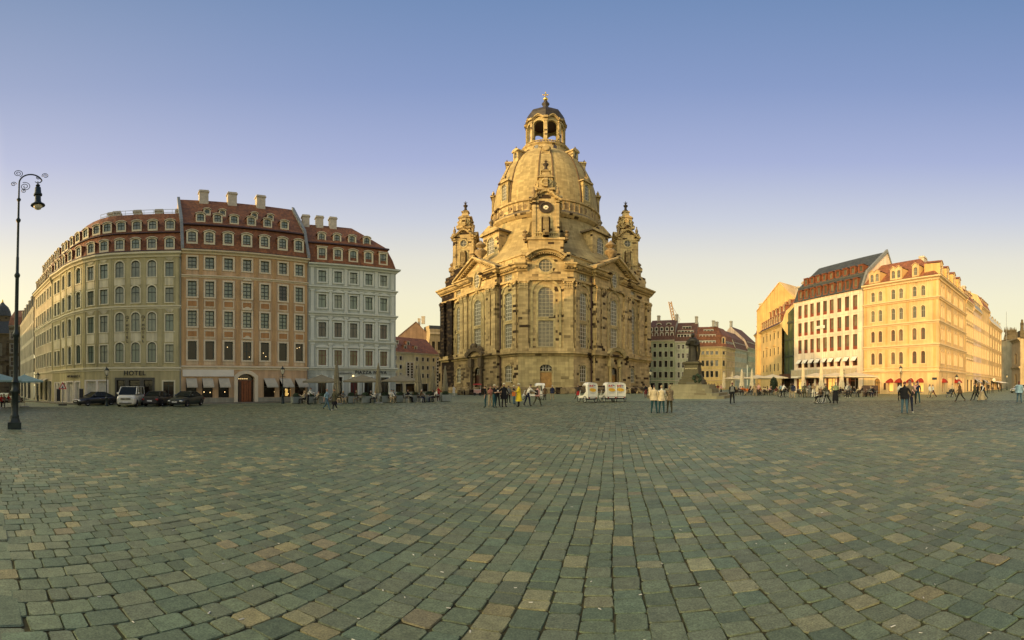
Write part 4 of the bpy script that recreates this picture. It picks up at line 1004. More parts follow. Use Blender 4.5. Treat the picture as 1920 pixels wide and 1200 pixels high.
def gable_block(name, label, cat, A, B, deep, lo, hi, key, off=0.5, chims=(), rkey='tile_brown', left_lo=None):
    sg = Seg(A, B); L = sg.L; b = Bld(name, label, cat, base_of([A, B])); mb = MB(); mb.frame(sg.P)
    pts = [(0, -1), (0, left_lo or lo), (L * off, hi), (L, lo), (L, -1)]
    mb.prism(pts, 0, deep, key); b.put(mb, 'wall')
    mb = MB(); mb.frame(sg.P)
    for (x0, z0), (x1, z1) in ((pts[1], pts[2]), (pts[2], pts[3])): mb.add([(x0, -0.15, z0 + 0.02), (x1, -0.15, z1 + 0.02), (x1, deep, z1 + 0.02), (x0, deep, z0 + 0.02), (x0, -0.15, z0 + 0.3), (x1, -0.15, z1 + 0.3), (x1, deep, z1 + 0.3), (x0, deep, z0 + 0.3)], [(0, 1, 2, 3), (4, 7, 6, 5), (0, 4, 5, 1), (2, 6, 7, 3), (0, 3, 7, 4), (1, 5, 6, 2)], rkey)
    b.put(mb, 'roof')
    for c in chims: chimney(b, sg, *c)
    return b, sg
b, sg = gable_block('palace_wing', 'tall brown gabled building with chimneys rising behind the low yellow house', 'building', pt(746, 152), pt(812, 150), 14, 18.6, 25.6, 'brick_gable', 0.52, [(8.0, 1, 24.5, 27.2, 0.9, 0.8), (9.6, 1, 25, 28.0, 1.3, 0.8)], left_lo=20.0)
A, B = pt(806, 146), pt(838, 148); sg = Seg(A, B)
simple_house('palace_wing', 'stone palace front with a dark parapet squeezed between the brown gable and the church', 'building', A, B, 20.5, [1.4, 3.6], [(3, 3.0), (8.5, 3.2), (14.5, 3.2)], 'sandy', 'sandy', ([(-0.4, 20.5), (0.2, 21.2), (0.2, 22.4), (0.8, 22.4), (1.0, 23.8), (8, 24), (8, -1)], ['sandy', 'sandy', 'sandy', 'slate', 'slate', 'sandy']), w=1.2, sur=0.25, strings=(7.2, 13.2))
# ------------------------------------------------------------------ right of the church: the far row
M0, M1, M2 = (42.07, 118.77), (61.82, 105.18), (85.62, 123.16); msg = Seg(M0, M1)
def mp(s): v = msg.at(s, 0, 0); return (v.x, v.y)
rows5 = [(13.45, 1.25), (10.45, 1.75), (7.3, 2.0), (3.95, 1.85)]
sh = [(0.9, 2.2, 2.3, 'pane_dark'), (3.3, 4.6, 2.3, 'pane_dark'), (5.2, 6.4, 2.3, 'pane_dark'), (6.9, 8.1, 2.3, 'pane_dark')]
simple_house('town_house', 'green town house with a brown roof of round dormers just right of the church', 'house', mp(0), mp(8.55), 15.7, [0.5, 2.2, 3.97, 5.79, 7.55], rows5, 'green_wall', 'trim_olive', ([(-0.4, 15.75), (0.6, 17.2), (1.2, 20.2), (5.5, 23.0), (10, 15.8), (10, -1)], ['tile_brown', 'tile_brown', 'tile_brown', 'tile_brown', 'green_wall']),
             w=0.95, sur=0.12, cap='pale_stone', strings=(2.9,), dorm=[(x, 0.6, z) for x in (0.9, 2.6, 4.3, 6.0, 7.6) for z in (17.2, 18.9)] + [(3.0, 2.3, 20.9, dict(w=1.3, h=0.5)), (6.2, 2.3, 20.9, dict(w=1.3, h=0.5))], dkw=dict(w=0.75, h=0.95, rise=0.37, sur=0.2, depth=1.2, body='trim_white', cheek='tile_brown', top='tile_brown', pk='pane_dark'), chims=[(2.2, 5.4, 22.2, 24.6), (8.2, 5.4, 22.2, 24.8)], shop=sh)
simple_house('town_house', 'pale green narrow house with rows of strip dormers behind the monument', 'house', mp(8.6), mp(15.2), 15.2, [1.2, 2.6, 4.0, 5.4], [(12.9, 1.3), (10.0, 1.5), (7.0, 1.7), (3.9, 1.8)], 'pale_green', 'trim_white', ([(-0.4, 15.25), (1.5, 18.2), (6.0, 22.0), (11, 15.3), (11, -1)], ['tile_brown', 'tile_brown', 'tile_brown', 'pale_green']),
             w=0.75, frk='frame_white', sur=0.12, cap='pale_stone', strings=(2.9,), dorm=[(x, 0.5, 16.3) for x in (1.2, 2.2, 3.2, 4.2, 5.2)] + [(x, 1.6, 18.0, dict(h=0.7)) for x in (1.2, 2.2, 3.2, 4.2, 5.2)] + [(x, 3.2, 19.6, dict(h=0.6)) for x in (2.4, 3.3, 4.2)], dkw=dict(w=0.75, h=1.1, rise=0, sur=0.14, depth=1.3, style='box', body='trim_white', cheek='tile_brown', top='tile_brown', pk='pane_dark'), chims=[(6.0, 5.8, 21, 24.0)], shop=[(1, 2.5, 2.3, 'pane_dark'), (3.5, 5.5, 2.3, 'pane_dark')])
def yellow_mid():
    A, B = mp(15.25), mp(23.3); B2 = Seg(M1, M2).at(1.0, 0, 0); C = Seg(M1, M2).at(9.0, 0, 0); P = [A, B, (B2.x, B2.y), (C.x, C.y)]
    b = Bld('corner_house', 'yellow corner house with a red brown roof behind the monument', 'house', base_of(P)); holes = {0: [], 1: [], 2: []}
    R_ = [(11.0, 1.05), (7.5, 1.7), (4.1, 1.85)]; s0 = Seg(P[0], P[1]); s1 = Seg(P[1], P[2]); s2 = Seg(P[2], P[3]); kw = dict(sur=0.14, surk='trim_yellow', pk='pane_dark')
    for zb, h in R_:
        for x in (0.75, 2.15, 3.55, 4.9, 6.4): holes[0].append(put_window(b, s0, x, zb, w=0.85, h=h, **kw))
        holes[1].append(put_window(b, s1, s1.L / 2, zb, w=0.95, h=h, **kw))
        for x in (1.5, 2.7, 3.9, 5.1, 6.4, 7.4): holes[2].append(put_window(b, s2, x, zb, w=0.7, h=h, **kw))
    shell(b, P, -1, 13.4, 'yellow_mid', holes)
    mb = MB(); cornice(mb, P, 12.95, 0.5, 0.4, 'trim_yellow'); cornice(mb, P, 2.9, 0.3, 0.2, 'trim_yellow'); cornice(mb, P, 6.3, 0.2, 0.1, 'trim_yellow'); cornice(mb, P, 9.9, 0.2, 0.1, 'trim_yellow'); b.put(mb, 'cornice')
    mb = MB(); sweep(mb, P, [(-0.45, 13.46), (0.5, 15), (1.1, 17.3), (4.0, 20.2), (6, 20.3), (6, -1)], ['tile_bright', 'tile_bright', 'tile_bright', 'zinc', 'yellow_mid'], cap='yellow_mid'); b.put(mb, 'roof')
    dk = dict(w=0.8, h=1.0, rise=0, sur=0.14, depth=1.3, style='box', body='trim_white', top='tile_bright', pk='pane_dark')
    for k in range(5): put_dormer(b, s0, 1.4 + 1.02 * k, 0.25, 14.2, **dk); put_dormer(b, s0, 1.4 + 1.02 * k, 0.95, 16.4, **dict(dk, h=0.75))
    for k in range(3): put_dormer(b, s0, 2.6 + 1.0 * k, 2.4, 18.4, **dict(dk, h=0.6))
    put_dormer(b, s1, s1.L / 2, 0.1, 14.0, w=0.9, h=2.2, rise=0.3, sur=0.3, body='trim_yellow', pk='pane_dark')
    for k in range(5): put_dormer(b, s2, 1.6 + 1.3 * k, 0.3, 14.1, **dk)
    chimney(b, s0, 5.0, 4.2, 19, 22.3); chimney(b, s2, 3.0, 4.2, 19, 22.0)
yellow_mid()
ssg = Seg(M1, M2)
A = ssg.at(9.05, 0, 0); B = ssg.at(21, 0, 0)
simple_house('town_house', 'grey green house seen at a slant behind the cream folded parasols', 'house', (A.x, A.y), (B.x, B.y), 13.6, [1 + 1.25 * k for k in range(9)], [(11, 1.2), (7.6, 1.7), (4.2, 1.8)], 'pale_green', 'trim', ([(-0.4, 13.6), (1.1, 17.2), (4.5, 20.0), (9, 13.6), (9, -1)], ['tile_brown'] * 3 + ['pale_green']), w=0.7, dorm=[(1.2 + 1.5 * k, 0.4, 14.5) for k in range(7)], dkw=dict(w=0.7, h=1.1, rise=0, sur=0.14, depth=1.2, style='box', body='trim_white', pk='pane_dark'), strings=(2.9,))
A = ssg.at(21.05, -0.2, 0); B = ssg.at(33, -0.2, 0)
simple_house('town_house', 'tall house with a pale pink firewall gable behind the slanting grey green house', 'house', (A.x, A.y), (B.x, B.y), 15.0, [1.2 + 1.5 * k for k in range(7)], [(12, 1.5), (8, 2.0), (4.2, 2.0)], 'green_wall', 'trim', ([(-0.4, 15), (1.0, 18), (6.5, 23.0), (13, 15), (13, -1)], ['tile_brown'] * 3 + ['green_wall']), w=0.8, cap='pinkish', dorm=[(1.2 + 1.5 * k, 0.5, 15.8) for k in range(7)], dkw=dict(w=0.8, h=1.3, rise=0, sur=0.15, depth=1.2, style='box', body='trim_white', pk='pane_dark'), chims=[(0.6, 6.5, 22, 25)])
# ------------------------------------------------------------------ the sunlit row on the right
def yellow_slant():
    A, B = (58.9, 84.49), (51.97, 64.85); sg = Seg(A, B); L = sg.L
    cc = [2.69, 4.87, 7.68, 10.34, 12.97, 15.86, 18.49]
    b, _ = simple_house('town_house', 'yellow house with a red dormered roof left of the glass infill', 'house', A, B, 14.5, cc, [(11.7, 1.5), (8.2, 1.65), (4.7, 1.65)], 'yellow_wall', 'yellow_wall', ([(-0.5, 14.5), (0.2, 15.2), (0.9, 17.4), (1.2, 17.6), (6.5, 22.8), (11, 14.6), (11, -1)], ['gutter', 'tile_bright', 'gutter', 'tile_bright', 'tile_bright', 'yellow_wall']),
                        w=0.8, sur=0.13, dep=0.05, pk='pane_dark', strings=(3.1,), hood='', dorm=[(1.6 + 1.75 * k, 0.15, 15.3) for k in range(11)] + [(2.5 + 2.6 * k, 1.4, 18.0, dict(h=1.1)) for k in range(7)] + [(8 + 2.6 * k, 3.6, 20.0, dict(h=0.8)) for k in range(4)],
                        dkw=dict(w=0.75, h=1.4, rise=0.35, sur=0.2, depth=1.3, body='trim_yellow', cheek='tile_bright', top='tile_bright', pk='pane_sun'), chims=[(14, 6.4, 22, 24.6, 1.6, 1.0), (18, 6.4, 22, 25.0, 1.6, 1.0)])
    mb = MB(); mb.frame(sg.P)
    for x in (4.87, 10.34, 15.86):
        for z in (13.5, 10.2): mb.prism([(x - 0.8, z), (x + 0.8, z), (x + 0.5, z + 0.3), (x, z + 0.1), (x - 0.5, z + 0.3)], -0.15, 0, 'gold_deep')
    b.put(mb, 'window_crests')
yellow_slant()
gable_block('gabled_house', 'tall golden gable wall rising behind the yellow slanting house', 'house', pt(1419, 99), pt(1500, 90), 10, 20.0, 26.2, 'gold_deep', 0.55, [(1.0, 0.6, 20, 22.2, 1.2, 0.5)], rkey='gold_wall')
def glass_infill():
    A, B = (53.2, 65.6), (52.6, 60.7); sg = Seg(A, B); L = sg.L
    b = Bld('glass_infill', 'narrow green glass infill between the yellow house and the white modern block', 'building', base_of([A, B])); holes = []
    for z in (4.3, 7.8, 11.3):
        for k in range(3): holes.append(put_window(b, sg, L * (k + 0.5) / 3, z, w=L / 3 - 0.12, h=3.2, sur=0, surk='frame', frk='frame', pk='pane_green', nx=1, nz=(), edge=0.06, dep=0.15))
    mb = MB(); mb.frame(sg.P); wall(mb, L, -1, 15, holes, 'frame'); b.put(mb, 'wall')
    mb = MB(); mb.frame(sg.P); mb.prism([(0, 15), (L, 15), (L, 18.6), (0, 16.2)], 0.2, 8, 'pane_green'); b.put(mb, 'roof')
    mb = MB(); mb.frame(sg.P); mb.box(0.0, L, -1.2, 0.0, 3.0, 3.9, 'wood_dark'); b.put(mb, 'canopy')
    mb = MB(); mb.frame(sg.P); mb.box(0.3, L - 0.3, -0.08, -0.01, 0.3, 2.9, 'pane_shop'); b.put(mb, 'door')
glass_infill()
def white_block():
    A, B = (51.66, 60.56), (51.91, 42.99); sg = Seg(A, B); L = sg.L
    b = Bld('modern_block', 'white modern block with tall brown silled windows and a dark slate roof', 'building', base_of([A, B])); holes = []; g = 0.21
    cc = [1.74, 3.46, 5.16, 6.85, 8.59, 10.28, 12.15, 13.96, 15.81]
    for c in cc:
        for z, h in ((14.75, 2.6), (11.25, 2.6), (7.8, 2.65)): holes.append(put_window(b, sg, c, z, w=0.95, h=h, sur=0.0, surk='frame_brown', revk='frame_brown', frk='frame_brown', pk='pane_sun', nx=1, nz=(0.24,), dep=0.3, edge=0.06))
        holes.append(put_window(b, sg, c, 5.0, w=1.0, h=1.65, sur=0.0, surk='frame_brown', revk='frame_brown', frk='frame_brown', pk='pane_shop', nx=2, nz=(), dep=0.3))
        awning(b, sg, c - 0.55, c + 0.55, 6.6, 0.75, 0.75, 'canvas_white', 0.06)
    for k in range(6): holes.append(put_window(b, sg, 1.9 + 2.7 * k, g + 0.1, w=2.2, h=2.6, sur=0, surk='frame_brown', revk='frame_brown', frk='frame_brown', pk='shop_glow' if k in (0, 3) else 'pane_shop', nx=2, nz=(0.8,), dep=0.5))
    mb = MB(); mb.frame(sg.P); wall(mb, L, -1, 18.2, holes, 'cream_wall')
    for c in cc:
        for z in (14.75, 11.25, 7.8): mb.box(c - 0.47, c + 0.47, 0.12, 0.26, z + 0.02, z + 0.62, 'brown_sill')
    b.put(mb, 'wall')
    mb = MB(); mb.frame(sg.P)
    for z in (14.2, 10.8, 17.5): mb.box(0, L, -0.02, 0.0, z, z + 0.05, 'zinc_pale')
    b.put(mb, 'joint_strip')
    mb = MB(); mb.frame(sg.P); mb.box(0.3, L - 0.6, -1.1, 0.0, 3.0, 3.35, 'trim_white'); mb.box(0.3, L - 0.6, -1.1, -1.06, 3.36, 4.5, 'rail_glass')
    for k in range(15): x = 0.35 + k * (L - 1.0) / 14; mb.box(x, x + 0.05, -1.13, -1.1, 3.36, 4.55, 'zinc_pale')
    mb.box(0.3, L - 0.6, -1.14, -1.05, 4.55, 4.62, 'zinc_pale'); b.put(mb, 'balcony')
    prof = [(-0.3, 18.25), (0.0, 18.4), (1.1, 21.4), (1.0, 21.5), (1.4, 21.7), (7.0, 27.0), (12, 18.3), (12, -1)]
    mb = MB(); sweep(mb, [A, B], prof, ['zinc', 'tile_slate', 'zinc', 'tile_slate', 'tile_slate', 'tile_slate', 'cream_wall'], cap='cream_wall'); b.put(mb, 'roof')
    for c in cc: put_dormer(b, sg, c, 0.05, 18.75, w=0.8, h=1.55, rise=0, sur=0.16, depth=1.2, style='box', body='copper_dorm', cheek='copper_dorm', top='copper_dorm', frk='frame_brown', pk='pane_sun', nx=1, nz=())
    for c in cc: put_dormer(b, sg, c, 1.5, 22.0, w=0.8, h=1.1, rise=0, sur=0.18, depth=1.5, style='box', body='copper_dorm', cheek='copper_dorm', top='copper_dorm', frk='frame_brown', pk='pane_sun', nx=1, nz=())
    firewall(b, sg, L + 0.02, [(-0.2, 18.4), (1.1, 21.5), (1.4, 21.7), (7.0, 27.0), (9.5, 22.6)], 'zinc', 0.4, 0.4)
    mb = MB(); mb.frame(sg.P); mb.box(6.2, 8.6, -0.12, -0.05, 12.2, 12.75, 'canvas_white'); mb.box(6.2, 8.4, -0.13, -0.12, 12.5, 12.55, 'zinc_pale'); mb.box(6.5, 8.2, -0.13, -0.12, 12.35, 12.39, 'zinc_pale'); b.put(mb, 'banner')
plain('copper_dorm', (0.20, 0.070, 0.028), 0.5, var=0.2, scale=1.5); plain('rail_glass', (0.42, 0.36, 0.24), 0.2, var=0.1)
white_block()
def yellow_corner():
    A, B, C = (51.91, 42.99), (52.58, 28.91), (68.93, 32.0); P = [A, B, C]; s0, s1 = Seg(A, B), Seg(B, C); g = 0.21
    b = Bld('corner_house', 'golden yellow corner house with paired round arched windows and red shop awnings', 'house', base_of(P)); holes = {0: [], 1: []}
    R_ = [(15.6, 1.66), (12.15, 1.92), (8.7, 1.84), (5.0, 1.92)]
    pairs = {0: [2.02, 3.51, 6.0, 7.46, 9.92, 11.43], 1: [1.3, 2.4, 4.81, 6.0, 8.78, 9.96, 12.35, 13.55]}
    for i, sg in ((0, s0), (1, s1)):
        for zb, h in R_:
            for x in pairs[i]: holes[i].append(put_window(b, sg, x, zb, w=0.78, h=h, rise=0.39, sur=0.14, surk='trim_yellow', frk='frame_brown' if zb < 10 else 'frame_pale', pk='pane_sun', nx=2, nz=(0.6,)))
    for i, sg, lst in ((0, s0, [(5.55, 1), (7.2, 1), (9.3, 1), (11.05, 1)]), (1, s1, [(2.0, 1), (9.0, 1), (10.7, 1)])):
        for k, (x, _) in enumerate(lst):
            holes[i].append(put_window(b, sg, x, g + 0.35, w=0.95, h=2.2, rise=0.47, sur=0.1, surk='trim_yellow', frk='frame_brown', pk='shop_glow' if (i == 0 and k != 1) else 'pane_shop', nx=1, nz=()))
            dome_awning(b, sg, x, 2.15, 0.55, 0.7, 'canvas_red')
    holes[0].append(put_window(b, s0, 2.9, g + 0.05, w=1.2, h=2.5, rise=0.6, sur=0.16, surk='trim_yellow', frk='wood_dark', pk='wood_door', nx=2, nz=(0.75,)))
    for x in (5.2, 6.3, 13.2, 14.6): holes[1].append(put_window(b, s1, x, g + 0.1, w=0.75, h=2.6, sur=0.1, surk='trim_yellow', pk='pane_shop', frk='frame_brown', nx=1, nz=(0.75,)))
    def extra(mb, i, sg):
        for x in ([0.5, 4.7, 8.7, 13.4] if i == 0 else [0.5, 3.6, 7.3, 11.1, 15.6]):
            for z0, z1 in ((4.2, 7.4), (8.2, 11.1), (11.7, 14.8), (15.35, 18.0)): mb.box(x - 0.2, x + 0.2, -0.05, 0.0, z0, z1, 'gold_deep')
        if i == 0: mb.prism([(1.3, 3.92), (4.5, 3.92), (2.9, 4.5)], -0.25, 0, 'trim_yellow')
    shell(b, P, -1, 18.4, 'gold_wall', holes, extra=extra)
    mb = MB()
    for z, h, o in ((3.6, 0.34, 0.25), (4.3, 0.15, 0.1), (7.55, 0.45, 0.28), (11.15, 0.4, 0.26), (14.85, 0.42, 0.32), (18.0, 0.6, 0.55)): cornice(mb, P, z, h, o, 'trim_yellow')
    for z in (15.0, 18.05):
        for i, sg in ((0, s0), (1, s1)):
            mb.frame(sg.P)
            for k in range(int(sg.L / 0.32)): mb.box(0.1 + k * 0.32, 0.26 + k * 0.32, -0.2, 0.0, z - 0.12, z, 'trim_yellow')
            mb.frame(None)
    b.put(mb, 'cornice')
    mb = MB(); sweep(mb, P, [(-0.6, 18.62), (0, 18.8), (5.2, 23.7), (8.0, 23.75), (8.0, -1)], ['gutter', 'tile_bright', 'zinc', 'gold_wall'], cap='gold_wall'); b.put(mb, 'roof')
    for x in (2.2, 6.4, 10.0):
        big = x < 9; put_dormer(b, s0, x - (0.5 if big else 0), 0.15, 19.15, w=0.65, h=1.35, rise=0.32, sur=0.28, depth=2.6, style='gable', body='gold_wall', cheek='gold_deep', top='tile_bright', frk='frame_pale', pk='pane_sun')
        if big: put_dormer(b, s0, x + 0.55, 0.12, 19.15, w=0.65, h=1.35, rise=0.32, sur=0.28, depth=2.6, style='gable', body='gold_wall', cheek='gold_deep', top='tile_bright', frk='frame_pale', pk='pane_sun')
    for x in (2.0, 5.4, 9.2, 12.6): put_dormer(b, s1, x, 0.15, 19.15, w=0.7, h=1.5, rise=0.35, sur=0.4, depth=2.6, style='gable', body='gold_wall', cheek='gold_deep', top='tile_bright', frk='frame_pale', pk='pane_sun')
    chimney(b, s1, 7.2, 5.2, 22, 24.4, 1.4, 0.9); chimney(b, s1, 9.2, 5.4, 22, 24.2, 1.8, 0.9); chimney(b, s1, 15.2, 5.0, 22, 26.0, 1.2, 1.0); chimney(b, s1, 16.6, 5.0, 22, 25.4, 1.0, 1.0)
    mb = MB(); mb.frame(s0.P); mb.box(13.0, 13.8, -0.04, -0.01, 2.45, 2.8, 'sign_blue'); b.put(mb, 'street_sign')
    mb = MB(); mb.frame(s0.P); mb.box(4.2, 4.6, -0.06, -0.01, 0.9, 2.0, 'wood_dark'); b.put(mb, 'notice_board')
    downpipe(b, s0, 0.05, g, 18.2)
yellow_corner()
E0, E1 = (68.93, 32.0), (108.17, 39.05); esg = Seg(E0, E1)
def ep(s): v = esg.at(s, 0, 0); return (v.x, v.y)
eb = [s_at(esg, p) for p in (1811, 1825, 1840, 1855, 1878)]
specs = [('golden yellow house with arched hoods next along from the yellow corner house', 'yellow_wall', 18.2, 4, 'tile_bright'), ('pinkish house with a grey mansard in the sunlit side street', 'pinkish', 17.6, 5, 'zinc'),
         ('bright yellow house with a tall facade in the sunlit side street', 'gold_wall', 19.6, 5, 'tile_bright'), ('ochre house with broad upright windows at the far end of the sunlit side street', 'ochre', 17.4, 5, 'zinc_pale')]
for k, (lab, wk, ev, n, rk) in enumerate(specs):
    s0, s1 = eb[k] + 0.03, eb[k + 1]; L = s1 - s0
    bb, sg_ = simple_house('town_house', lab, 'house', ep(s0), ep(s1), ev, [L * (q + 0.5) / n for q in range(n)], [(4.2, 2.2), (7.7, 2.2), (11.2, 2.1), (14.4, 1.8)], wk, 'trim_yellow', ([(-0.4, ev + 0.02), (0.9, ev + 2.6), (1.1, ev + 2.7), (5, ev + 4.2), (9, ev), (9, -1)], [rk, 'zinc', rk, rk, wk]), w=0.8 if k < 3 else 1.15, pk='pane_sun', sur=0.14, strings=(3.4, 10.6),
                 dorm=[(L * (q + 0.5) / n, 0.25, ev + 0.6) for q in range(n)], dkw=dict(w=0.75, h=1.3, rise=0.3, sur=0.2, depth=1.4, body='trim_yellow', cheek=rk, top=rk, pk='pane_sun'), chims=[(L * 0.3, 4.8, ev + 3, ev + 5.6, 1.1, 0.9), (L * 0.8, 4.8, ev + 3, ev + 5.4, 1.1, 0.9)],
                 hood='arc' if k == 0 else '', shop=[(L * 0.08, L * 0.42, 2.7, 'pane_shop'), (L * 0.55, L * 0.92, 2.7, 'pane_shop')])
    if k in (1, 2):
        for q in range(5):
            x0 = L * 0.1 + q * 0.5; awning(bb, sg_, x0, x0 + 0.5, 2.9, 0.8, 1.3, 'canvas_white' if q % 2 else 'black', 0.1)
    if k == 3:
        awning(bb, sg_, 4, L - 0.5, 2.7, 0.4, 2.0, 'canvas_white', 0.1)
        mb = MB(); mb.frame(sg_.P); mb.tube([(1.2, 0, 3.3), (1.2, -0.9, 3.3)], 0.04, 'iron', 6); mb.frame(None)
        o = sg_.at(1.2, -0.9, 2.9); mb.frame(lambda v, o=o: o + Vector((v.z, v.x, v.y))); mb.lathe([(0.42, -0.06), (0.46, 0), (0.42, 0.06)], 'canvas_white', 16)
        bb.put(mb, 'wall_clock')
A, B = pt(1877.5, 138), pt(1899, 130); b, sg = simple_house('covered_facade', 'blank pale building front wrapped in sheeting at the end of the right street', 'building', A, B, 16.6, [], [], 'sheet_pale', 'sheet_pale', ([(-0.05, 16.6), (0.1, 16.7), (10, 16.8), (10, -1)], ['sheet_pale', 'sheet_pale', 'sheet_pale']), corn=0.1)
def far_academy():
    A, B = pt(1897, 126), pt(1913, 119); sg = Seg(A, B); b = Bld('academy_building', 'dark stone pavilion with a statue on its corner at the right edge', 'building', base_of([A, B])); L = sg.L
    holes = [put_window(b, sg, L * 0.5, z, w=1.4, h=h, rise=0.5, sur=0.3, surk='sandy', pk='pane_dark') for z, h in ((2, 3.2), (8, 3.4))]
    mb = MB(); mb.frame(sg.P); wall(mb, L, -1, 15.6, holes, 'sandy'); mb.add([(L, 0, -1), (L, 14, -1), (L, 14, 15.6), (L, 0, 15.6)], [(0, 1, 2, 3)], 'sandy'); mb.add([(0, 0, 15.6), (L, 0, 15.6), (L, 14, 15.6), (0, 14, 15.6)], [(0, 1, 2, 3)], 'sandy'); b.put(mb, 'wall')
    mb = MB(); cornice(mb, [A, B], 6.4, 0.8, 0.5, 'sandy'); cornice(mb, [A, B], 14.8, 1.0, 0.9, 'sandy'); b.put(mb, 'cornice')
    mb = MB(); mb.frame(sg.P); mb.box(L - 2.2, L, 0, 2, 15.8, 18.0, 'academy'); mb.lathe([(0.7, 18), (0.55, 19), (0.62, 20.3), (0.35, 20.9), (0.36, 21.4), (0.05, 21.7)], 'academy', 8, (L - 1.1, 1, 0)); b.put(mb, 'statue')
    A, B = pt(1878, 168), pt(1907, 165); sg = Seg(A, B); b = Bld('academy_building', 'dark carved roof pavilion showing above the wrapped building front', 'building', base_of([A, B])); L = sg.L
    mb = MB(); mb.frame(sg.P); mb.box(0, L, 0, 10, -1, 19.5, 'academy'); b.put(mb, 'wall')
    mb = MB(); mb.frame(sg.P); mb.box(-0.5, L + 0.5, -0.5, 10, 19.5, 20.6, 'academy'); mb.box(0.6, L - 0.6, 0.4, 9, 20.6, 24.2, 'academy', 0.6)
    rnd = random.Random(5)
    for k in range(9): x = 0.9 + k * (L - 1.8) / 8; mb.lathe([(0.3, 24), (0.38, 24.6), (0.15, 25.0 + rnd.random()), (0.02, 25.6 + rnd.random())], 'academy', 6, (x, 1, 0))
    b.put(mb, 'roof')
    v = pt(1887, 150); t = thing('mast', 'tall thin mast rising above the wrapped building front', 'mast', (v[0], v[1], gz(v[0])))
    mb = MB(); mb.tube([(0, 0, 0), (0, 0, 29)], [0.16, 0.06], 'zinc', 6); mb.build('pole', t)
    mb = MB(); mb.box(-0.5, 0.5, -0.5, 0.5, 0, 0.4, 'granite'); mb.build('base', t)
far_academy()
def crane():
    v = pt(1268, 190); t = thing('tower_crane', 'yellow brown crane jib rising behind the green house roofs', 'crane', (v[0], v[1], gz(v[0])), -az(1268))
    def lattice(a, b_, w, n, key):
        mb = MB(); a, b_ = Vector(a), Vector(b_); d = (b_ - a).normalized(); s = d.cross(Vector((0, 1, 0))).normalized(); u = Vector((0, 1, 0))
        cs = [(s * i + u * j) * w for i, j in ((-1, -1), (1, -1), (1, 1), (-1, 1))]
        for c in cs: mb.tube([a + c, b_ + c], 0.2, key, 4)
        for k in range(n):
            p, q = a + (b_ - a) * (k / n), a + (b_ - a) * ((k + 1) / n)
            for i in range(4): mb.tube([p + cs[i], q + cs[(i + 1) % 4]], 0.12, key, 4)
        return mb
    plain('crane_paint', (0.36, 0.20, 0.06), 0.6, var=0.2)
    lattice((0, 0, 0), (0, 0, 26), 0.8, 14, 'crane_paint').build('mast', t)
    mb = lattice((0, 0, 26), (-3.0, 0, 41.5), 0.62, 11, 'crane_paint'); mb.tube([(0, 0, 26), (1.8, 0, 33), (-3, 0, 41)], 0.08, 'crane_paint', 4); mb.build('jib', t)
    mb = MB(); mb.box(-0.4, 1.6, -0.8, 0.8, 24.5, 27, 'crane_paint'); mb.build('cab', t)
crane()
# ------------------------------------------------------------------ an unseen hall added behind the viewer to shade the square
def shade_hall():
    c = Vector((math.sin(R(SUN_AZ)), math.cos(R(SUN_AZ)), 0)) * 82; u = Vector((math.cos(R(SUN_AZ)), -math.sin(R(SUN_AZ)), 0))
    if u.x < 0: u = -u
    A, B = c + u * 110, c - u * 75        # seen from the square: left end first
    A, B = (A.x, A.y), (B.x, B.y)
    sg = Seg(A, B)
    if sg.P((0, 1, 0)).length < sg.P((0, 0, 0)).length: A, B = B, A; sg = Seg(A, B)
    b = Bld('shade_hall', 'long flat roofed hall added out of view behind the viewer to shade the square', 'building', base_of([A, B])); L = sg.L; H = HALL_H
    holes = []
    n = int(L / 7.5)
    for k in range(n): holes.append(put_window(b, sg, L * (k + 0.5) / n, 5.0, w=6.4, h=7.5, sur=0, surk='frame_pale', revk='frame_pale', frk='frame', pk='pane_dark', nx=5, nz=(0.33, 0.66), dep=0.4))
    mb = MB(); mb.frame(sg.P); wall(mb, L, -3, H, holes, 'modern_grey'); mb.add([(0, 0, -3), (0, 25, -3), (0, 25, H), (0, 0, H)], [(0, 1, 2, 3)], 'modern_grey'); mb.add([(L, 0, -3), (L, 25, -3), (L, 25, H), (L, 0, H)], [(0, 1, 2, 3)], 'modern_grey'); mb.add([(0, 25, -3), (L, 25, -3), (L, 25, H), (0, 25, H)], [(0, 1, 2, 3)], 'modern_grey'); b.put(mb, 'wall')
    mb = MB(); mb.frame(sg.P); mb.box(-0.4, L + 0.4, -0.4, 25.4, H + 0.01, H + 0.5, 'zinc'); b.put(mb, 'roof')
HALL_H = 15.0
shade_hall()
simple_house('shade_block', 'long stone block added out of view left of the square to cast shade', 'building', (-118, -28), (-35, -4), 16.0, [3 + 5.0 * k for k in range(16)], [(3, 5), (10, 4.5)], 'sandy', 'trim', ([(-0.5, 16), (4, 19), (9, 19.5), (14, 16), (14, -1)], ['slate', 'slate', 'slate', 'sandy']), w=1.8, rise=0.9, sur=0.3, strings=(9.4,))  # added beyond the left edge of view to block the low sun
simple_house('shade_house', 'town house added out of sight behind the grey blue house to shade the church', 'house', (-22.5, 57.5), (-50, 84), 19.0, [2 + 3.0 * k for k in range(12)], [(4, 2), (7.7, 2), (11.2, 2), (14.6, 1.8)], 'beige_street', 'trim', ([(-0.45, 19.0), (1.0, 22), (5, 24.5), (11, 19), (11, -1)], ['tile_red', 'tile_red', 'tile_red', 'beige_street']), w=1.1)  # unseen house, added so its shadow falls on the lower church
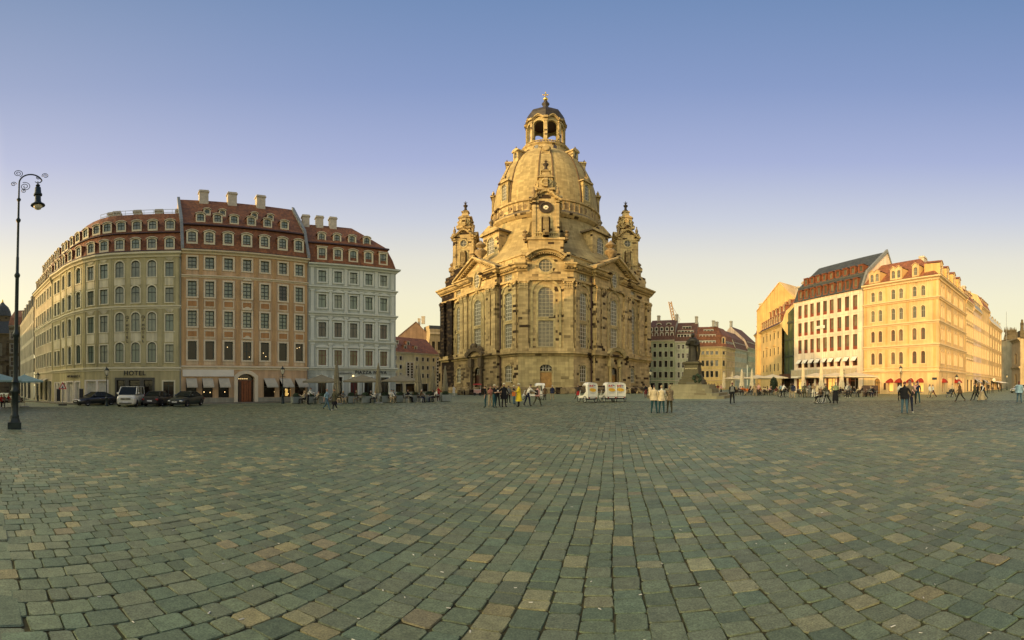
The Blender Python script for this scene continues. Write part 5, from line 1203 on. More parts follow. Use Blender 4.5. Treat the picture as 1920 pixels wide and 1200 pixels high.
# ------------------------------------------------------------------ the domed church
def church():
    CX, CY = pt(1023, 100.0)
    b = Bld('church', 'great sandstone church with a bell shaped dome, lantern and corner towers', 'church', (CX, CY, gz(CX) - 0.1), -az(1021.5), local=True)
    E_ = b.e
    K, Q = 25.2, 5.2
    oct_ = [(-K, Q), (-K, -Q), (-Q, -K), (Q, -K), (K, -Q), (K, Q), (Q, K), (-Q, K)]
    SEGS = [Seg(oct_[i], oct_[(i + 1) % 8]) for i in range(8)]       # 0 left chamfer, 1 left face, 2 near chamfer, 3 right face, 4 right chamfer ...
    LF = SEGS[1].L
    Lb0, Lb1 = 0.35 * LF, 0.81 * LF                                   # the projecting bay on the left face; mirrored on the right
    OUT = 0.9
    def face_line(i, d=0.0):
        """Wall line of one side with its projecting bay."""
        sg = SEGS[i]
        if i not in (1, 3, 5, 7): return [sg.at(0, 0, 0), sg.at(sg.L, 0, 0)]
        a, c = (Lb0, Lb1) if i in (1, 5) else (LF - Lb1, LF - Lb0)
        return [sg.at(0, 0, 0), sg.at(a, 0, 0), sg.at(a, -OUT, 0), sg.at(c, -OUT, 0), sg.at(c, 0, 0), sg.at(sg.L, 0, 0)]
    line = []
    for i in range(8):
        for p in face_line(i):
            if not line or (line[-1] - p).length > 1e-3: line.append(p)
    if (line[0] - line[-1]).length < 1e-3: line.pop()
    line = [(p.x, p.y) for p in line]
    PCH = dict(frk='frame_white', pk='pane_church', bar=0.085, edge=0.1)
    # --- walls with their openings
    walls = {'sandstone': MB(), 'ruin': MB(), 'sandstone_old': MB(), 'sandstone_clean': MB()}
    def W(i, x0, x1, y, z0, z1, holes, key):
        mb = walls[key]; mb.frame(SEGS[i].P); wall(mb, x1, z0, z1, holes, key, x0, y); mb.frame(None)
    def win(i, x, z, y, **kw):
        k = dict(PCH); k.update(kw); return put_window(b, SEGS[i], x, z, y, surk=k.pop('surk', 'sandstone_clean'), **k)
    Z0, Z1, Z2, Z3 = 7.4, 8.5, 21.9, 24.3
    for i in range(8):
        sg = SEGS[i]; front = i in (1, 2, 3)
        vis = i in (0, 1, 2, 3, 4)
        if i in (1, 3, 5, 7):
            a, c = (Lb0, Lb1) if i in (1, 5) else (LF - Lb1, LF - Lb0)
            tnear = (lambda t: LF * (1 - t)) if i == 1 else (lambda t: LF * t)
            xs = [tnear(0.10), (a + c) / 2, tnear(0.72)]
            G = {0: [], 1: [], 2: []}; M = {0: [], 1: [], 2: []}; T = {0: [], 1: [], 2: []}
            if front:
                for k, x in enumerate(xs):
                    y = -OUT if k == 1 else 0.0; w_ = 2.5 if k == 1 else 2.2
                    M[k] = [win(i, x, 14.3, y, w=w_, h=5.5, rise=w_ / 2, sur=0.3, nx=4, nz=(0.14, 0.28, 0.42, 0.56, 0.7, 0.85)), win(i, x, 8.9, y, w=w_, h=4.7, sur=0.3, nx=4, nz=(0.17, 0.34, 0.5, 0.67, 0.84))]
                    if k != 1:
                        G[k] = [win(i, x, 2.3, y, w=2.0, h=3.2, rise=0.4, sur=0.3, nx=3, nz=(0.25, 0.5, 0.75))]
                        T[k] = [win(i, x, 22.2, y, w=2.3, h=1.5, sur=0.2, nx=4, nz=(0.5,))]
                x = xs[1]
                G[1] = [(x, 2.0, 0.0, 5.4, 1.0)]
            okey = 'sandstone_old' if i == 1 else 'sandstone'
            for k, (x0, x1, y) in enumerate(((0, a, 0), (a, c, -OUT), (c, LF, 0))):
                kk = k if i == 3 else k
                src = {0: 2, 1: 1, 2: 0}[k] if i in (1, 5) else k
                if i == 1 and k == 0:
                    xr = 0.2 * LF; W(i, 0, xr, 0, -1, 24.4, [], 'ruin'); x0 = xr
                W(i, x0, x1, y, -1, Z0 + 0.1, G[src], okey if (i == 1 and k < 2) else 'sandstone'); W(i, x0, x1, y, Z0 + 0.1, 24.4, M[src] + T[src], 'sandstone')
            for x in (a, c):
                for z0, z1 in ((-1, 24.4),):
                    mb = walls['sandstone']; mb.frame(sg.P); mb.add([(x, -OUT, z0), (x, 0, z0), (x, 0, z1), (x, -OUT, z1)], [(0, 1, 2, 3)], 'sandstone'); mb.frame(None)
        else:
            H = []; GH = []
            if i == 2:
                c = sg.L / 2
                H = [win(2, c, 14.6, 0, w=2.9, h=5.9, rise=1.45, sur=0.35, nx=4, nz=(0.12, 0.24, 0.36, 0.48, 0.6, 0.75, 0.88), frk='frame_stone', pk='pane_sun'), win(2, c, 8.9, 0, w=2.9, h=5.0, sur=0.35, nx=4, nz=(0.15, 0.3, 0.45, 0.6, 0.75, 0.9), frk='frame_stone', pk='pane_sun'),
                     win(2, c, 23.45, 0, w=2.7, h=2.7, oval=True, sur=0.5, nx=4, nz=(0.25, 0.5, 0.75), frk='frame_stone', pk='pane_church')]
                GH = [(c, 2.2, 0.0, 5.6, 0.55)]
            key = 'ruin' if i == 0 else 'sandstone'
            W(i, 0, sg.L, 0, -1, Z0 + 0.1, GH, 'sandstone_clean' if i == 2 else key); W(i, 0, sg.L, 0, Z0 + 0.1, 26.3 if i == 2 else 24.4, H, key)
    # stump of old masonry on the left corner and dark courses beside the portal
    for k, mb in walls.items():
        if mb.v: tag(b.put(mb, 'wall'), {'ruin': 'blackened old masonry of the left corner', 'sandstone_old': 'patched dark old stonework of the left ground storey'}.get(k))
    # --- pilasters with capitals
    def pilaster(mb, sg, x, y, w, key, z0=8.6, z1=21.7, th=0.35, cap=True):
        mb.frame(sg.P); mb.box(x - w / 2 - 0.15, x + w / 2 + 0.15, y - th - 0.14, y, z0, z0 + 1.0, key); mb.box(x - w / 2, x + w / 2, y - th, y, z0 + 1.0, z1 - (1.7 if cap else 0), key)
        if cap:      # leafy capital: two rings of leaves, volutes, abacus
            zc = z1 - 1.7
            mb.box(x - w / 2 - 0.08, x + w / 2 + 0.08, y - th - 0.08, y, zc, zc + 0.14, key)
            for r, (zz, o) in enumerate(((0.2, 0.10), (0.68, 0.17))):
                n = 4
                for q in range(n):
                    xx = x - w / 2 + w * (q + (0.5 if r == 0 else 0.5)) / n
                    mb.prism([(xx - w / n * 0.46, zc + zz), (xx + w / n * 0.46, zc + zz), (xx + w / n * 0.34, zc + zz + 0.42), (xx, zc + zz + 0.52), (xx - w / n * 0.34, zc + zz + 0.42)], y - th - o, y, key)
            for s_ in (-1, 1): mb.ball((x + s_ * w * 0.46, y - th - 0.1, zc + 1.3), 0.24, key, 8, 5)
            mb.box(x - w * 0.3, x + w * 0.3, y - th - 0.1, y, zc + 1.15, zc + 1.48, key)
            mb.box(x - w / 2 - 0.24, x + w / 2 + 0.24, y - th - 0.26, y, z1 - 0.22, z1, key)
        mb.frame(None)
    def pil(i, x, y, w, key='sandstone', **k):
        mb = MB(); pilaster(mb, SEGS[i], x, y, w, key, **k); b.put(mb, 'pilaster')
    for x in (1.0, SEGS[2].L - 1.0): pil(2, x, 0, 1.8)
    for i in (1, 3):
        a, c = (Lb0, Lb1) if i == 1 else (LF - Lb1, LF - Lb0)
        for x in (a + 0.75, a + 2.4, c - 2.4, c - 0.75): pil(i, x, -OUT, 1.25)
        n_ = LF - 0.8 if i == 1 else 0.8; f_ = 0.8 if i == 1 else LF - 0.8
        pil(i, n_, 0, 1.1, 'sandstone')
        for q_ in ((0.04, 0.165) if i == 1 else (0.96, 0.835)): pil(i, LF * q_, 0, 1.9, 'ruin' if i == 1 else 'sandstone', th=0.6)
    for i, k in ((0, 'ruin'), (4, 'sandstone')):
        for x in (1.3, SEGS[i].L - 1.3): pil(i, x, 0, 1.6, k)
    # --- blind arches over the tall windows
    mb = MB()
    for i in (1, 2, 3):
        sg = SEGS[i]; mb.frame(sg.P)
        a, c = (Lb0, Lb1) if i == 1 else (LF - Lb1, LF - Lb0)
        tn = (lambda t: LF * (1 - t)) if i == 1 else (lambda t: LF * t)
        lst = [(sg.L / 2, 0, 4.9, 21.7)] if i == 2 else [(tn(0.10), 0, 3.5, 21.3), ((a + c) / 2, -OUT, 4.1, 21.4), (tn(0.72), 0, 3.5, 21.3)]
        for x, y, w_, zt in lst:
            o = arch_pts(w_, zt - 8.7, w_ / 2, 12); q = grow(o, 0.42); n = len(o)
            for o1, y1, o2, y2 in ((o, y - 0.16, q, y - 0.16), (q, y - 0.16, q, y), (o, y - 0.16, o, y)):
                mb.add([(x + p, y1, 8.7 + t) for p, t in o1] + [(x + p, y2, 8.7 + t) for p, t in o2], [(k, k + 1, k + 1 + n, k + n) for k in range(n - 1)], 'sandstone_clean')
            mb.prism([(x - 0.28, zt - 0.15), (x + 0.28, zt - 0.15), (x + 0.4, zt + 0.75), (x - 0.4, zt + 0.75)], y - 0.34, y, 'sandstone_clean')
        mb.frame(None)
    b.put(mb, 'blind_arches')
    # --- plinth, belt course, entablature
    mb = MB(); sweep(mb, line, [(0.0, -1), (-0.45, -1), (-0.45, 1.0), (-0.25, 1.25), (0, 1.3)], 'sandstone_old', True); b.put(mb, 'plinth')
    mb = MB(); cornice(mb, line, Z0 - 0.2, 0.75, 0.75, 'sandstone', True); sweep(mb, line, [(0, 8.0), (-0.5, 8.0), (-0.5, 8.65), (0, 8.7)], 'sandstone', True); b.put(mb, 'belt_course')
    mb = MB(); sweep(mb, line, [(0, 21.7), (-0.5, 21.7), (-0.55, 22.1), (-0.4, 22.15), (0, 22.15)], 'sandstone', True)
    # the main cornice stops short of the oval windows and of the curved pediment
    PR = [(0, 23.7), (-0.35, 23.7), (-0.4, 24.1), (-1.0, 24.3), (-1.1, 24.75), (-1.45, 24.8), (-1.5, 25.1), (0.2, 25.35), (0.8, 25.5)]
    def pts_of(i): return face_line(i)
    f1, f3 = face_line(1), face_line(3); m1, m3 = (Lb0 + Lb1) / 2, LF - (Lb0 + Lb1) / 2; gap = 1.9
    WG = 1.75; L2 = SEGS[2].L
    runs = [[SEGS[2].at(L2 - WG, 0, 0), f3[0], f3[1], f3[2], SEGS[3].at(m3 - gap, -OUT, 0)], [SEGS[3].at(m3 + gap, -OUT, 0), f3[3], f3[4], f3[5]] + [p for i in (4, 5, 6, 7, 0) for p in face_line(i)[1:]] + [f1[1], f1[2], SEGS[1].at(m1 - gap, -OUT, 0)], [SEGS[1].at(m1 + gap, -OUT, 0), f1[3], f1[4], f1[5], SEGS[2].at(WG, 0, 0)]]
    for run in runs:
        sweep(mb, [(p.x, p.y) for p in run], PR, 'sandstone', cap='sandstone')
        for p, q in zip(run, run[1:]):          # dentils
            sg = Seg((p.x, p.y), (q.x, q.y))
            if sg.L < 1.2 or (p.y + q.y) / 2 > 4: continue
            mb.frame(sg.P)
            for k in range(int(sg.L / 0.55)): mb.box(k * 0.55 + 0.1, k * 0.55 + 0.38, -0.85, -0.3, 24.02, 24.32, 'sandstone')
            mb.frame(None)
    b.put(mb, 'entablature')
    # --- pediments over the projecting bays, segmental one over the near corner
    for i in (1, 3):
        sg = SEGS[i]; a, c = (Lb0, Lb1) if i == 1 else (LF - Lb1, LF - Lb0); m = (a + c) / 2
        mb = MB(); mb.frame(sg.P)
        hw = (c - a) / 2 + 1.2
        wall(mb, c, 24.0, 28.4, [(m, 2.0, 23.1, 3.4, 'o')] if False else [], 'sandstone', a, -OUT + 0.02) if False else None
        mb.prism([(m - hw + 1.0, 25.1), (m + hw - 1.0, 25.1), (m, 28.3)], -OUT + 0.05, 0.8, 'sandstone')
        for s_ in (-1, 1):        # raking cornice, broken in the middle of the base
            p0, p1 = (m + s_ * hw, 25.15), (m, 29.0); dx, dz = p1[0] - p0[0], p1[1] - p0[1]; l = math.hypot(dx, dz); nx, nz = -dz / l * s_ * -1, abs(dx) / l
            for y0, t0, t1 in ((-OUT - 1.45, 0.0, 0.38), (-OUT - 0.9, -0.38, 0.0)):
                mb.add([(p0[0], y0, p0[1] + t0), (p1[0], y0, p1[1] + t0), (p1[0], y0, p1[1] + t1), (p0[0], y0, p0[1] + t1), (p0[0], 1.2, p0[1] + t0), (p1[0], 1.2, p1[1] + t0), (p1[0], 1.2, p1[1] + t1), (p0[0], 1.2, p0[1] + t1)],
                       [(0, 1, 2, 3), (0, 4, 5, 1), (3, 2, 6, 7), (0, 3, 7, 4)], 'sandstone')
            for k in range(12):
                t = (k + 0.5) / 12; xx, zz = p0[0] + dx * t, p0[1] + dz * t - 0.62
                mb.box(xx - 0.15, xx + 0.15, -OUT - 0.75, -OUT, zz, zz + 0.26, 'sandstone')
        b.put(mb, 'pediment')
        win(i, m, 22.4, -OUT - 0.12, w=1.9, h=3.5, oval=True, sur=0.4, nx=3, nz=(0.2, 0.4, 0.6, 0.8), dep=0.1, out=0.12)
    sg = SEGS[2]; m = sg.L / 2; mb = MB(); mb.frame(sg.P)
    R0 = 4.75
    def arcp(r, z, n=14, sp=0.85): return [(m + r * math.sin(-sp + 2 * sp * k / n), z + r * math.cos(-sp + 2 * sp * k / n)) for k in range(n + 1)]
    zc = 23.1
    mb.prism([(m - 3.2, 25.0)] + arcp(R0 - 0.6, zc) + [(m + 3.2, 25.0)], 0.02 + 0.25, 2.5, 'sandstone')
    for r0, r1, y0 in ((R0 - 0.45, R0, -0.9), (R0, R0 + 0.4, -1.45)):
        A_, B_ = arcp(r0, zc), arcp(r1, zc); n = len(A_)
        mb.add([(x, y0, z) for x, z in A_] + [(x, y0, z) for x, z in B_], [(k, k + 1, k + 1 + n, k + n) for k in range(n - 1)], 'sandstone')
        mb.add([(x, y0, z) for x, z in A_] + [(x, 0.9, z) for x, z in A_], [(k, k + 1, k + 1 + n, k + n) for k in range(n - 1)], 'sandstone')
        mb.add([(x, y0, z) for x, z in B_] + [(x, 0.9, z) for x, z in B_], [(k, k + 1, k + 1 + n, k + n) for k in range(n - 1)], 'sandstone')
    for k in range(17):
        t = -0.8 + 1.6 * k / 16; x, z = m + (R0 - 0.62) * math.sin(t), zc + (R0 - 0.62) * math.cos(t); mb.box(x - 0.13, x + 0.13, -0.75, 0.0, z - 0.15, z + 0.15, 'sandstone')
    wall(mb, m + 5.2, 25.0, 27.9, [(m, 2.7, 23.45, 2.7, 'o')], 'sandstone', m - 5.2, 0.24) if False else None
    b.put(mb, 'pediment')
    # --- doors
    mb = MB(); mb.frame(SEGS[2].P); c = SEGS[2].L / 2
    mb.box(c - 1.1, c - 0.01, 0.3, 0.4, 0.0, 4.1, 'wood_door'); mb.box(c + 0.01, c + 1.1, 0.3, 0.4, 0.0, 4.1, 'wood_door'); mb.box(c - 1.1, c + 1.1, 0.22, 0.4, 4.1, 4.35, 'sandstone_clean')
    for s_ in (-1, 1):
        for z0, z1 in ((0.4, 1.3), (1.5, 2.6), (2.8, 3.8)): mb.box(c + s_ * 0.56 - 0.36, c + s_ * 0.56 + 0.36, 0.25, 0.3, z0, z1, 'wood_door')
    d = b.put(mb, 'door')
    mb = MB(); mb.frame(SEGS[2].P); o = arch_pts(2.2, 1.25, 0.55); mb.add([(c + x, 0.36, 4.35 + z) for x, z in o], [tuple(range(len(o)))], 'pane_dark')
    for k in (-1, 0, 1): mb.box(c + k * 0.55 - 0.05, c + k * 0.55 + 0.05, 0.28, 0.36, 4.35, 5.45, 'frame_white')
    mb.box(c - 1.05, c + 1.05, 0.28, 0.36, 4.85, 4.92, 'frame_white'); b.put(mb, 'fanlight')
    mb = MB(); mb.frame(SEGS[2].P)
    o = arch_pts(2.2, 5.6, 0.55); q = grow(o, 0.5); n = len(o)
    for o1, y1, o2, y2 in ((o, -0.12, q, -0.12), (q, -0.12, q, 0), (o, -0.12, o, 0.45)): mb.add([(c + x, y1, z) for x, z in o1] + [(c + x, y2, z) for x, z in o2], [(k, k + 1, k + 1 + n, k + n) for k in range(n - 1)], 'sandstone_clean')
    mb.prism([(c - 0.3, 5.5), (c + 0.3, 5.5), (c + 0.45, 6.6), (c - 0.45, 6.6)], -0.3, 0, 'sandstone_clean')
    b.put(mb, 'portal')
    for i in (1, 3):
        sg = SEGS[i]; a, c2 = (Lb0, Lb1) if i == 1 else (LF - Lb1, LF - Lb0); x = (a + c2) / 2; key = 'portal_dark' if i == 1 else 'sandstone_clean'
        mb = MB(); mb.frame(sg.P); mb.box(x - 1.0, x + 1.0, -OUT + 0.35, -OUT + 0.45, 0, 3.7, 'wood_dark' if i == 1 else 'wood_door'); mb.box(x - 1.0, x + 1.0, -OUT + 0.25, -OUT + 0.45, 3.7, 3.95, key)
        o = arch_pts(2.0, 1.45, 1.0); mb.add([(x + p, -OUT + 0.42, 3.95 + z) for p, z in o], [tuple(range(len(o)))], 'pane_dark')
        for k in (-1, 0, 1): mb.box(x + k * 0.5 - 0.04, x + k * 0.5 + 0.04, -OUT + 0.35, -OUT + 0.42, 3.95, 5.1, 'frame_white')
        b.put(mb, 'door')
        mb = MB(); mb.frame(sg.P)
        for s_ in (-1, 1):
            mb.box(x + s_ * 1.75 - 0.45, x + s_ * 1.75 + 0.45, -OUT - 0.7, -OUT, 0, 1.4, key); mb.lathe([(0.34, 1.4), (0.38, 1.6), (0.32, 1.8), (0.3, 5.0), (0.44, 5.4), (0.5, 5.5)], key, 10, (x + s_ * 1.75, -OUT - 0.38, 0))
            mb.box(x + s_ * 1.75 - 0.55, x + s_ * 1.75 + 0.55, -OUT - 0.85, -OUT, 5.5, 7.3, key)
        A_ = [(x + 3.0 * math.sin(-1.1 + 2.2 * k / 12), 6.2 + 2.6 * math.cos(-1.1 + 2.2 * k / 12)) for k in range(13)]; B_ = [(p + (p - x) * 0.22, z + 0.75) for p, z in A_]; n = 13
        for P1, y1, P2, y2 in ((A_, -OUT - 1.0, B_, -OUT - 1.2), (B_, -OUT - 1.2, B_, -OUT), (A_, -OUT - 1.0, A_, -OUT)): mb.add([(p, y1, z) for p, z in P1] + [(p, y2, z) for p, z in P2], [(k, k + 1, k + 1 + n, k + n) for k in range(n - 1)], key)
        if i == 1:      # carved cartouche and reclining figures on the old portal
            rnd = random.Random(4)
            for k in range(16):
                t = rnd.uniform(-1, 1); mb.ball((x + t * 2.6, -OUT - 0.7, 8.6 + (1 - abs(t)) * rnd.uniform(0.6, 2.6)), rnd.uniform(0.3, 0.6), key, 7, 5, rnd.uniform(0.8, 1.3))
        b.put(mb, 'portal')
    # --- rain pipes and little lamps on the wall
    for i, x in ((1, Lb1 + 0.35), (3, LF - Lb1 - 0.35)):
        mb = MB(); mb.frame(SEGS[i].P); mb.tube([(x, -0.3, 0.2), (x, -0.3, 7.2), (x, -1.05, 7.6), (x, -1.05, 8.3), (x, -0.3, 8.9), (x, -0.3, 23.6)], 0.14, 'gutter', 6); b.put(mb, 'downpipe')
    # --- attic: parapet, balustrade, roof over the side aisles
    mb = MB()
    ins = [(-K + 1.5, Q - 0.6), (-K + 1.5, -Q + 0.6), (-Q + 0.6, -K + 1.5), (Q - 0.6, -K + 1.5), (K - 1.5, -Q + 0.6), (K - 1.5, Q - 0.6), (Q - 0.6, K - 1.5), (-Q + 0.6, K - 1.5)]
    sweep(mb, ins, [(0, 25.2), (0, 27.4), (-0.25, 27.45), (-0.25, 27.75), (0.55, 27.8), (0.55, 26.5)], 'sandstone', True)
    for i in (1, 3):
        s_ = Seg(ins[i], ins[i + 1]); mb.frame(s_.P)
        for k in range(int(s_.L / 0.5)): mb.box(k * 0.5 + 0.06, k * 0.5 + 0.3, -0.06, 0.0, 26.0, 27.3, 'sandstone_clean')
        mb.frame(None)
    b.put(mb, 'parapet')
    mb = MB(); v = [(x * 0.97, y * 0.97, 26.6) for x, y in ins]; n = 32; ring = [(20.0 * math.cos(2 * math.pi * k / n), 20.0 * math.sin(2 * math.pi * k / n), 27.8) for k in range(n)]
    mb.add(v, [tuple(range(8))], 'sandstone_dome'); b.put(mb, 'aisle_roof')
    # --- dome: bell shaped skirt, drum rings, shell, ribs
    mb = MB(); mb.lathe([(20.6, 26.7), (20.4, 28.2), (18.6, 30.0), (17.0, 32.0), (15.6, 34.5), (14.5, 37.2), (13.8, 39.6), (13.6, 40.6)], 'sandstone_dome', 64, caps=False); b.put(mb, 'dome_skirt')
    mb = MB(); mb.lathe([(13.5, 40.3), (13.9, 40.6), (14.5, 41.2), (14.6, 41.6), (14.1, 41.75), (13.5, 42.6)], ['sandstone', 'sandstone', 'sandstone', 'slate_old', 'slate_old'], 64, caps=False)
    mb.lathe([(13.35, 42.3), (13.35, 45.0), (13.75, 45.2), (13.75, 45.7), (13.1, 45.9)], 'sandstone', 64, caps=False)
    for k in range(64):
        if k % 8 == 0: continue
        a = 2 * math.pi * (k + 0.5) / 64; ca, sa = math.cos(a), math.sin(a)
        mb.frame(lambda v, ca=ca, sa=sa: Vector((ca * (13.35 - v.y) - sa * v.x, sa * (13.35 - v.y) + ca * v.x, v.z)))
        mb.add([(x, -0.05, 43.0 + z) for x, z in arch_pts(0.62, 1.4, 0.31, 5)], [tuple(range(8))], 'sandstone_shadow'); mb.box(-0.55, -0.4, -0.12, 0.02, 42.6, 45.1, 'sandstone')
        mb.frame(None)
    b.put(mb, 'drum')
    prof = [(13.05, 45.8), (13.0, 48), (12.65, 51), (12.1, 54), (11.4, 56.8), (10.4, 59.4), (9.1, 61.8), (7.6, 63.8), (6.1, 65.3)]
    mb = MB(); mb.lathe(prof, 'sandstone_dome', 64, caps=False); b.put(mb, 'dome')
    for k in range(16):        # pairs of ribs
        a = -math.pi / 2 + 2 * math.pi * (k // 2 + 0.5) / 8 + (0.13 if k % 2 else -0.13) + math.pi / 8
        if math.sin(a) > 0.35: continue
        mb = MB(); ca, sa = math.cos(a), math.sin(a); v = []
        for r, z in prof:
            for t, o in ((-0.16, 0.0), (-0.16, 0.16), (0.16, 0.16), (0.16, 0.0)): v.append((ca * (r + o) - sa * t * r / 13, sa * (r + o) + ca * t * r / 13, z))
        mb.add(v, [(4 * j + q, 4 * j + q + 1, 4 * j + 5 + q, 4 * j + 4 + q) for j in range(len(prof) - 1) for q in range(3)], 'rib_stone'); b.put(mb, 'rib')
    def radial(a, r):           # a wall tangent to the dome at angle a (0 = straight at the viewer), facing outward
        d = Vector((math.sin(a), -math.cos(a), 0)); t = Vector((math.cos(a), math.sin(a), 0)); c = d * r; return Seg((c - t * 5)[:2], (c + t * 5)[:2])
    # tall windows low on the shell, small lucarnes near the top
    for a in (-45, 45, -90, 90):
        s_ = radial(R(a), 13.35); mb = MB(); mb.frame(s_.P)
        hole = put_window(b, s_, 5, 47.0, 0, w=1.7, h=4.6, rise=0.85, sur=0.3, surk='sandstone_clean', frk='frame_white', pk='pane_church', nx=3, nz=(0.2, 0.4, 0.6, 0.8), bar=0.08)
        wall(mb, 6.4, 46.0, 52.3, [hole], 'sandstone_dome', 3.6); mb.box(3.6, 3.62, 0, 2.2, 46, 52.3, 'sandstone_dome'); mb.box(6.38, 6.4, 0, 2.2, 46, 52.3, 'sandstone_dome')
        mb.prism([(3.1, 52.2), (6.9, 52.2), (6.7, 52.6), (5.6, 53.0), (5.0, 53.7), (4.4, 53.0), (3.3, 52.6)], -0.4, 2.6, 'sandstone'); mb.lathe([(0.25, 53.6), (0.45, 54.0), (0.2, 54.5), (0.02, 55)], 'sandstone', 8, (5, 0.2, 0)); b.put(mb, 'dormer')
        s_ = radial(R(a), 9.9); mb = MB(); mb.frame(s_.P)
        hole = put_window(b, s_, 5, 61.2, 0, w=0.9, h=1.9, rise=0.45, sur=0.2, surk='sandstone_clean', frk='frame_white', pk='pane_dark', nx=2, nz=(0.5,))
        wall(mb, 5.9, 60.2, 63.4, [hole], 'sandstone', 4.1); mb.box(4.1, 4.12, 0, 2.6, 60.2, 63.4, 'sandstone'); mb.box(5.88, 5.9, 0, 2.6, 60.2, 63.4, 'sandstone')
        mb.prism([(3.8, 63.3)] + [(5 - 1.2 * math.cos(math.pi * k / 8), 63.5 + 0.8 * math.sin(math.pi * k / 8)) for k in range(9)] + [(6.2, 63.3)], -0.25, 2.8, 'sandstone'); mb.lathe([(0.2, 64.2), (0.3, 64.6), (0.1, 65.0), (0.02, 65.3)], 'slate_old', 6, (5, 0.2, 0)); b.put(mb, 'dormer')
    s_ = radial(0, 9.6); mb = MB(); mb.frame(s_.P)
    mb.box(4.0, 6.0, 0, 3, 60.0, 63.0, 'sandstone'); mb.prism([(3.9, 62.8)] + [(5 - 1.15 * math.cos(math.pi * k / 8), 63.0 + 1.0 * math.sin(math.pi * k / 8)) for k in range(9)] + [(6.1, 62.8)], -0.3, 3.2, 'sandstone')
    mb.frame(lambda v, s_=s_: s_.P((5 + v.x, -0.35 - v.z, 62.6 + v.y))); mb.lathe([(0.75, 0.0), (0.9, 0.15), (0.65, 0.2)], 'sandstone', 14); mb.lathe([(0.62, 0.05), (0.05, 0.1)], 'slate_old', 12); b.put(mb, 'dormer')
    # roofed chapels standing on the skirt above the four sides
    for a in (-45, 45):
        s_ = radial(R(a), 17.2); mb = MB(); mb.frame(s_.P)
        hole = put_window(b, s_, 5, 30.2, 0, w=2.6, h=5.8, rise=1.3, sur=0.3, surk='sandstone_clean', frk='frame_white', pk='pane_church', nx=4, nz=(0.16, 0.32, 0.48, 0.64, 0.8), bar=0.08)
        wall(mb, 7.9, 28.0, 37.0, [hole], 'sandstone', 2.1); mb.add([(2.1, 0, 28), (2.1, 6, 28), (2.1, 6, 37), (2.1, 0, 37)], [(0, 1, 2, 3)], 'sandstone'); mb.add([(7.9, 0, 28), (7.9, 6, 28), (7.9, 6, 37), (7.9, 0, 37)], [(0, 1, 2, 3)], 'sandstone')
        mb.prism([(1.5, 36.9), (8.5, 36.9), (8.4, 37.4), (6.6, 38.2), (5, 38.9), (3.4, 38.2), (1.6, 37.4)], -0.6, 5.5, 'sandstone', 'slate_old')
        mb.lathe([(0.5, 38.8), (0.3, 39.3), (0.6, 39.9), (0.25, 40.5), (0.03, 41.0)], 'slate_old', 8, (5, 0.2, 0)); b.put(mb, 'dormer')
    # --- lantern
    a8 = math.pi / 8
    mb = MB(); mb.lathe([(6.2, 64.9), (6.2, 65.1), (5.75, 65.3), (5.75, 66.8), (6.15, 67.1), (6.2, 67.5), (5.0, 67.6)], 'sandstone', 48, caps=False)
    mb.add([(5.9 * math.cos(2 * math.pi * k / 24), 5.9 * math.sin(2 * math.pi * k / 24), 67.4) for k in range(24)], [tuple(range(24))], 'sandstone')
    for k in range(8):
        a = -math.pi / 2 + a8 + k * math.pi / 4; ca, sa = math.cos(a), math.sin(a)
        mb.frame(lambda v, ca=ca, sa=sa: Vector((ca * (5.75 - v.y) - sa * v.x, sa * (5.75 - v.y) + ca * v.x, v.z)))
        mb.add([(x, -0.06, 65.5 + z) for x, z in arch_pts(0.9, 1.2, 0.45, 6)], [tuple(range(9))], 'pane_dark'); mb.frame(None)
    b.put(mb, 'lantern_base')
    mb = MB()
    for k in range(48):
        a = 2 * math.pi * k / 48; mb.box(5.45 * math.cos(a) - 0.1, 5.45 * math.cos(a) + 0.1, 5.45 * math.sin(a) - 0.1, 5.45 * math.sin(a) + 0.1, 67.5, 68.3, 'sandstone')
    mb.lathe([(5.3, 68.25), (5.65, 68.25), (5.65, 68.5), (5.3, 68.5), (5.3, 68.25)], 'sandstone', 48, caps=False, smooth=False); b.put(mb, 'balustrade')
    mb = MB()
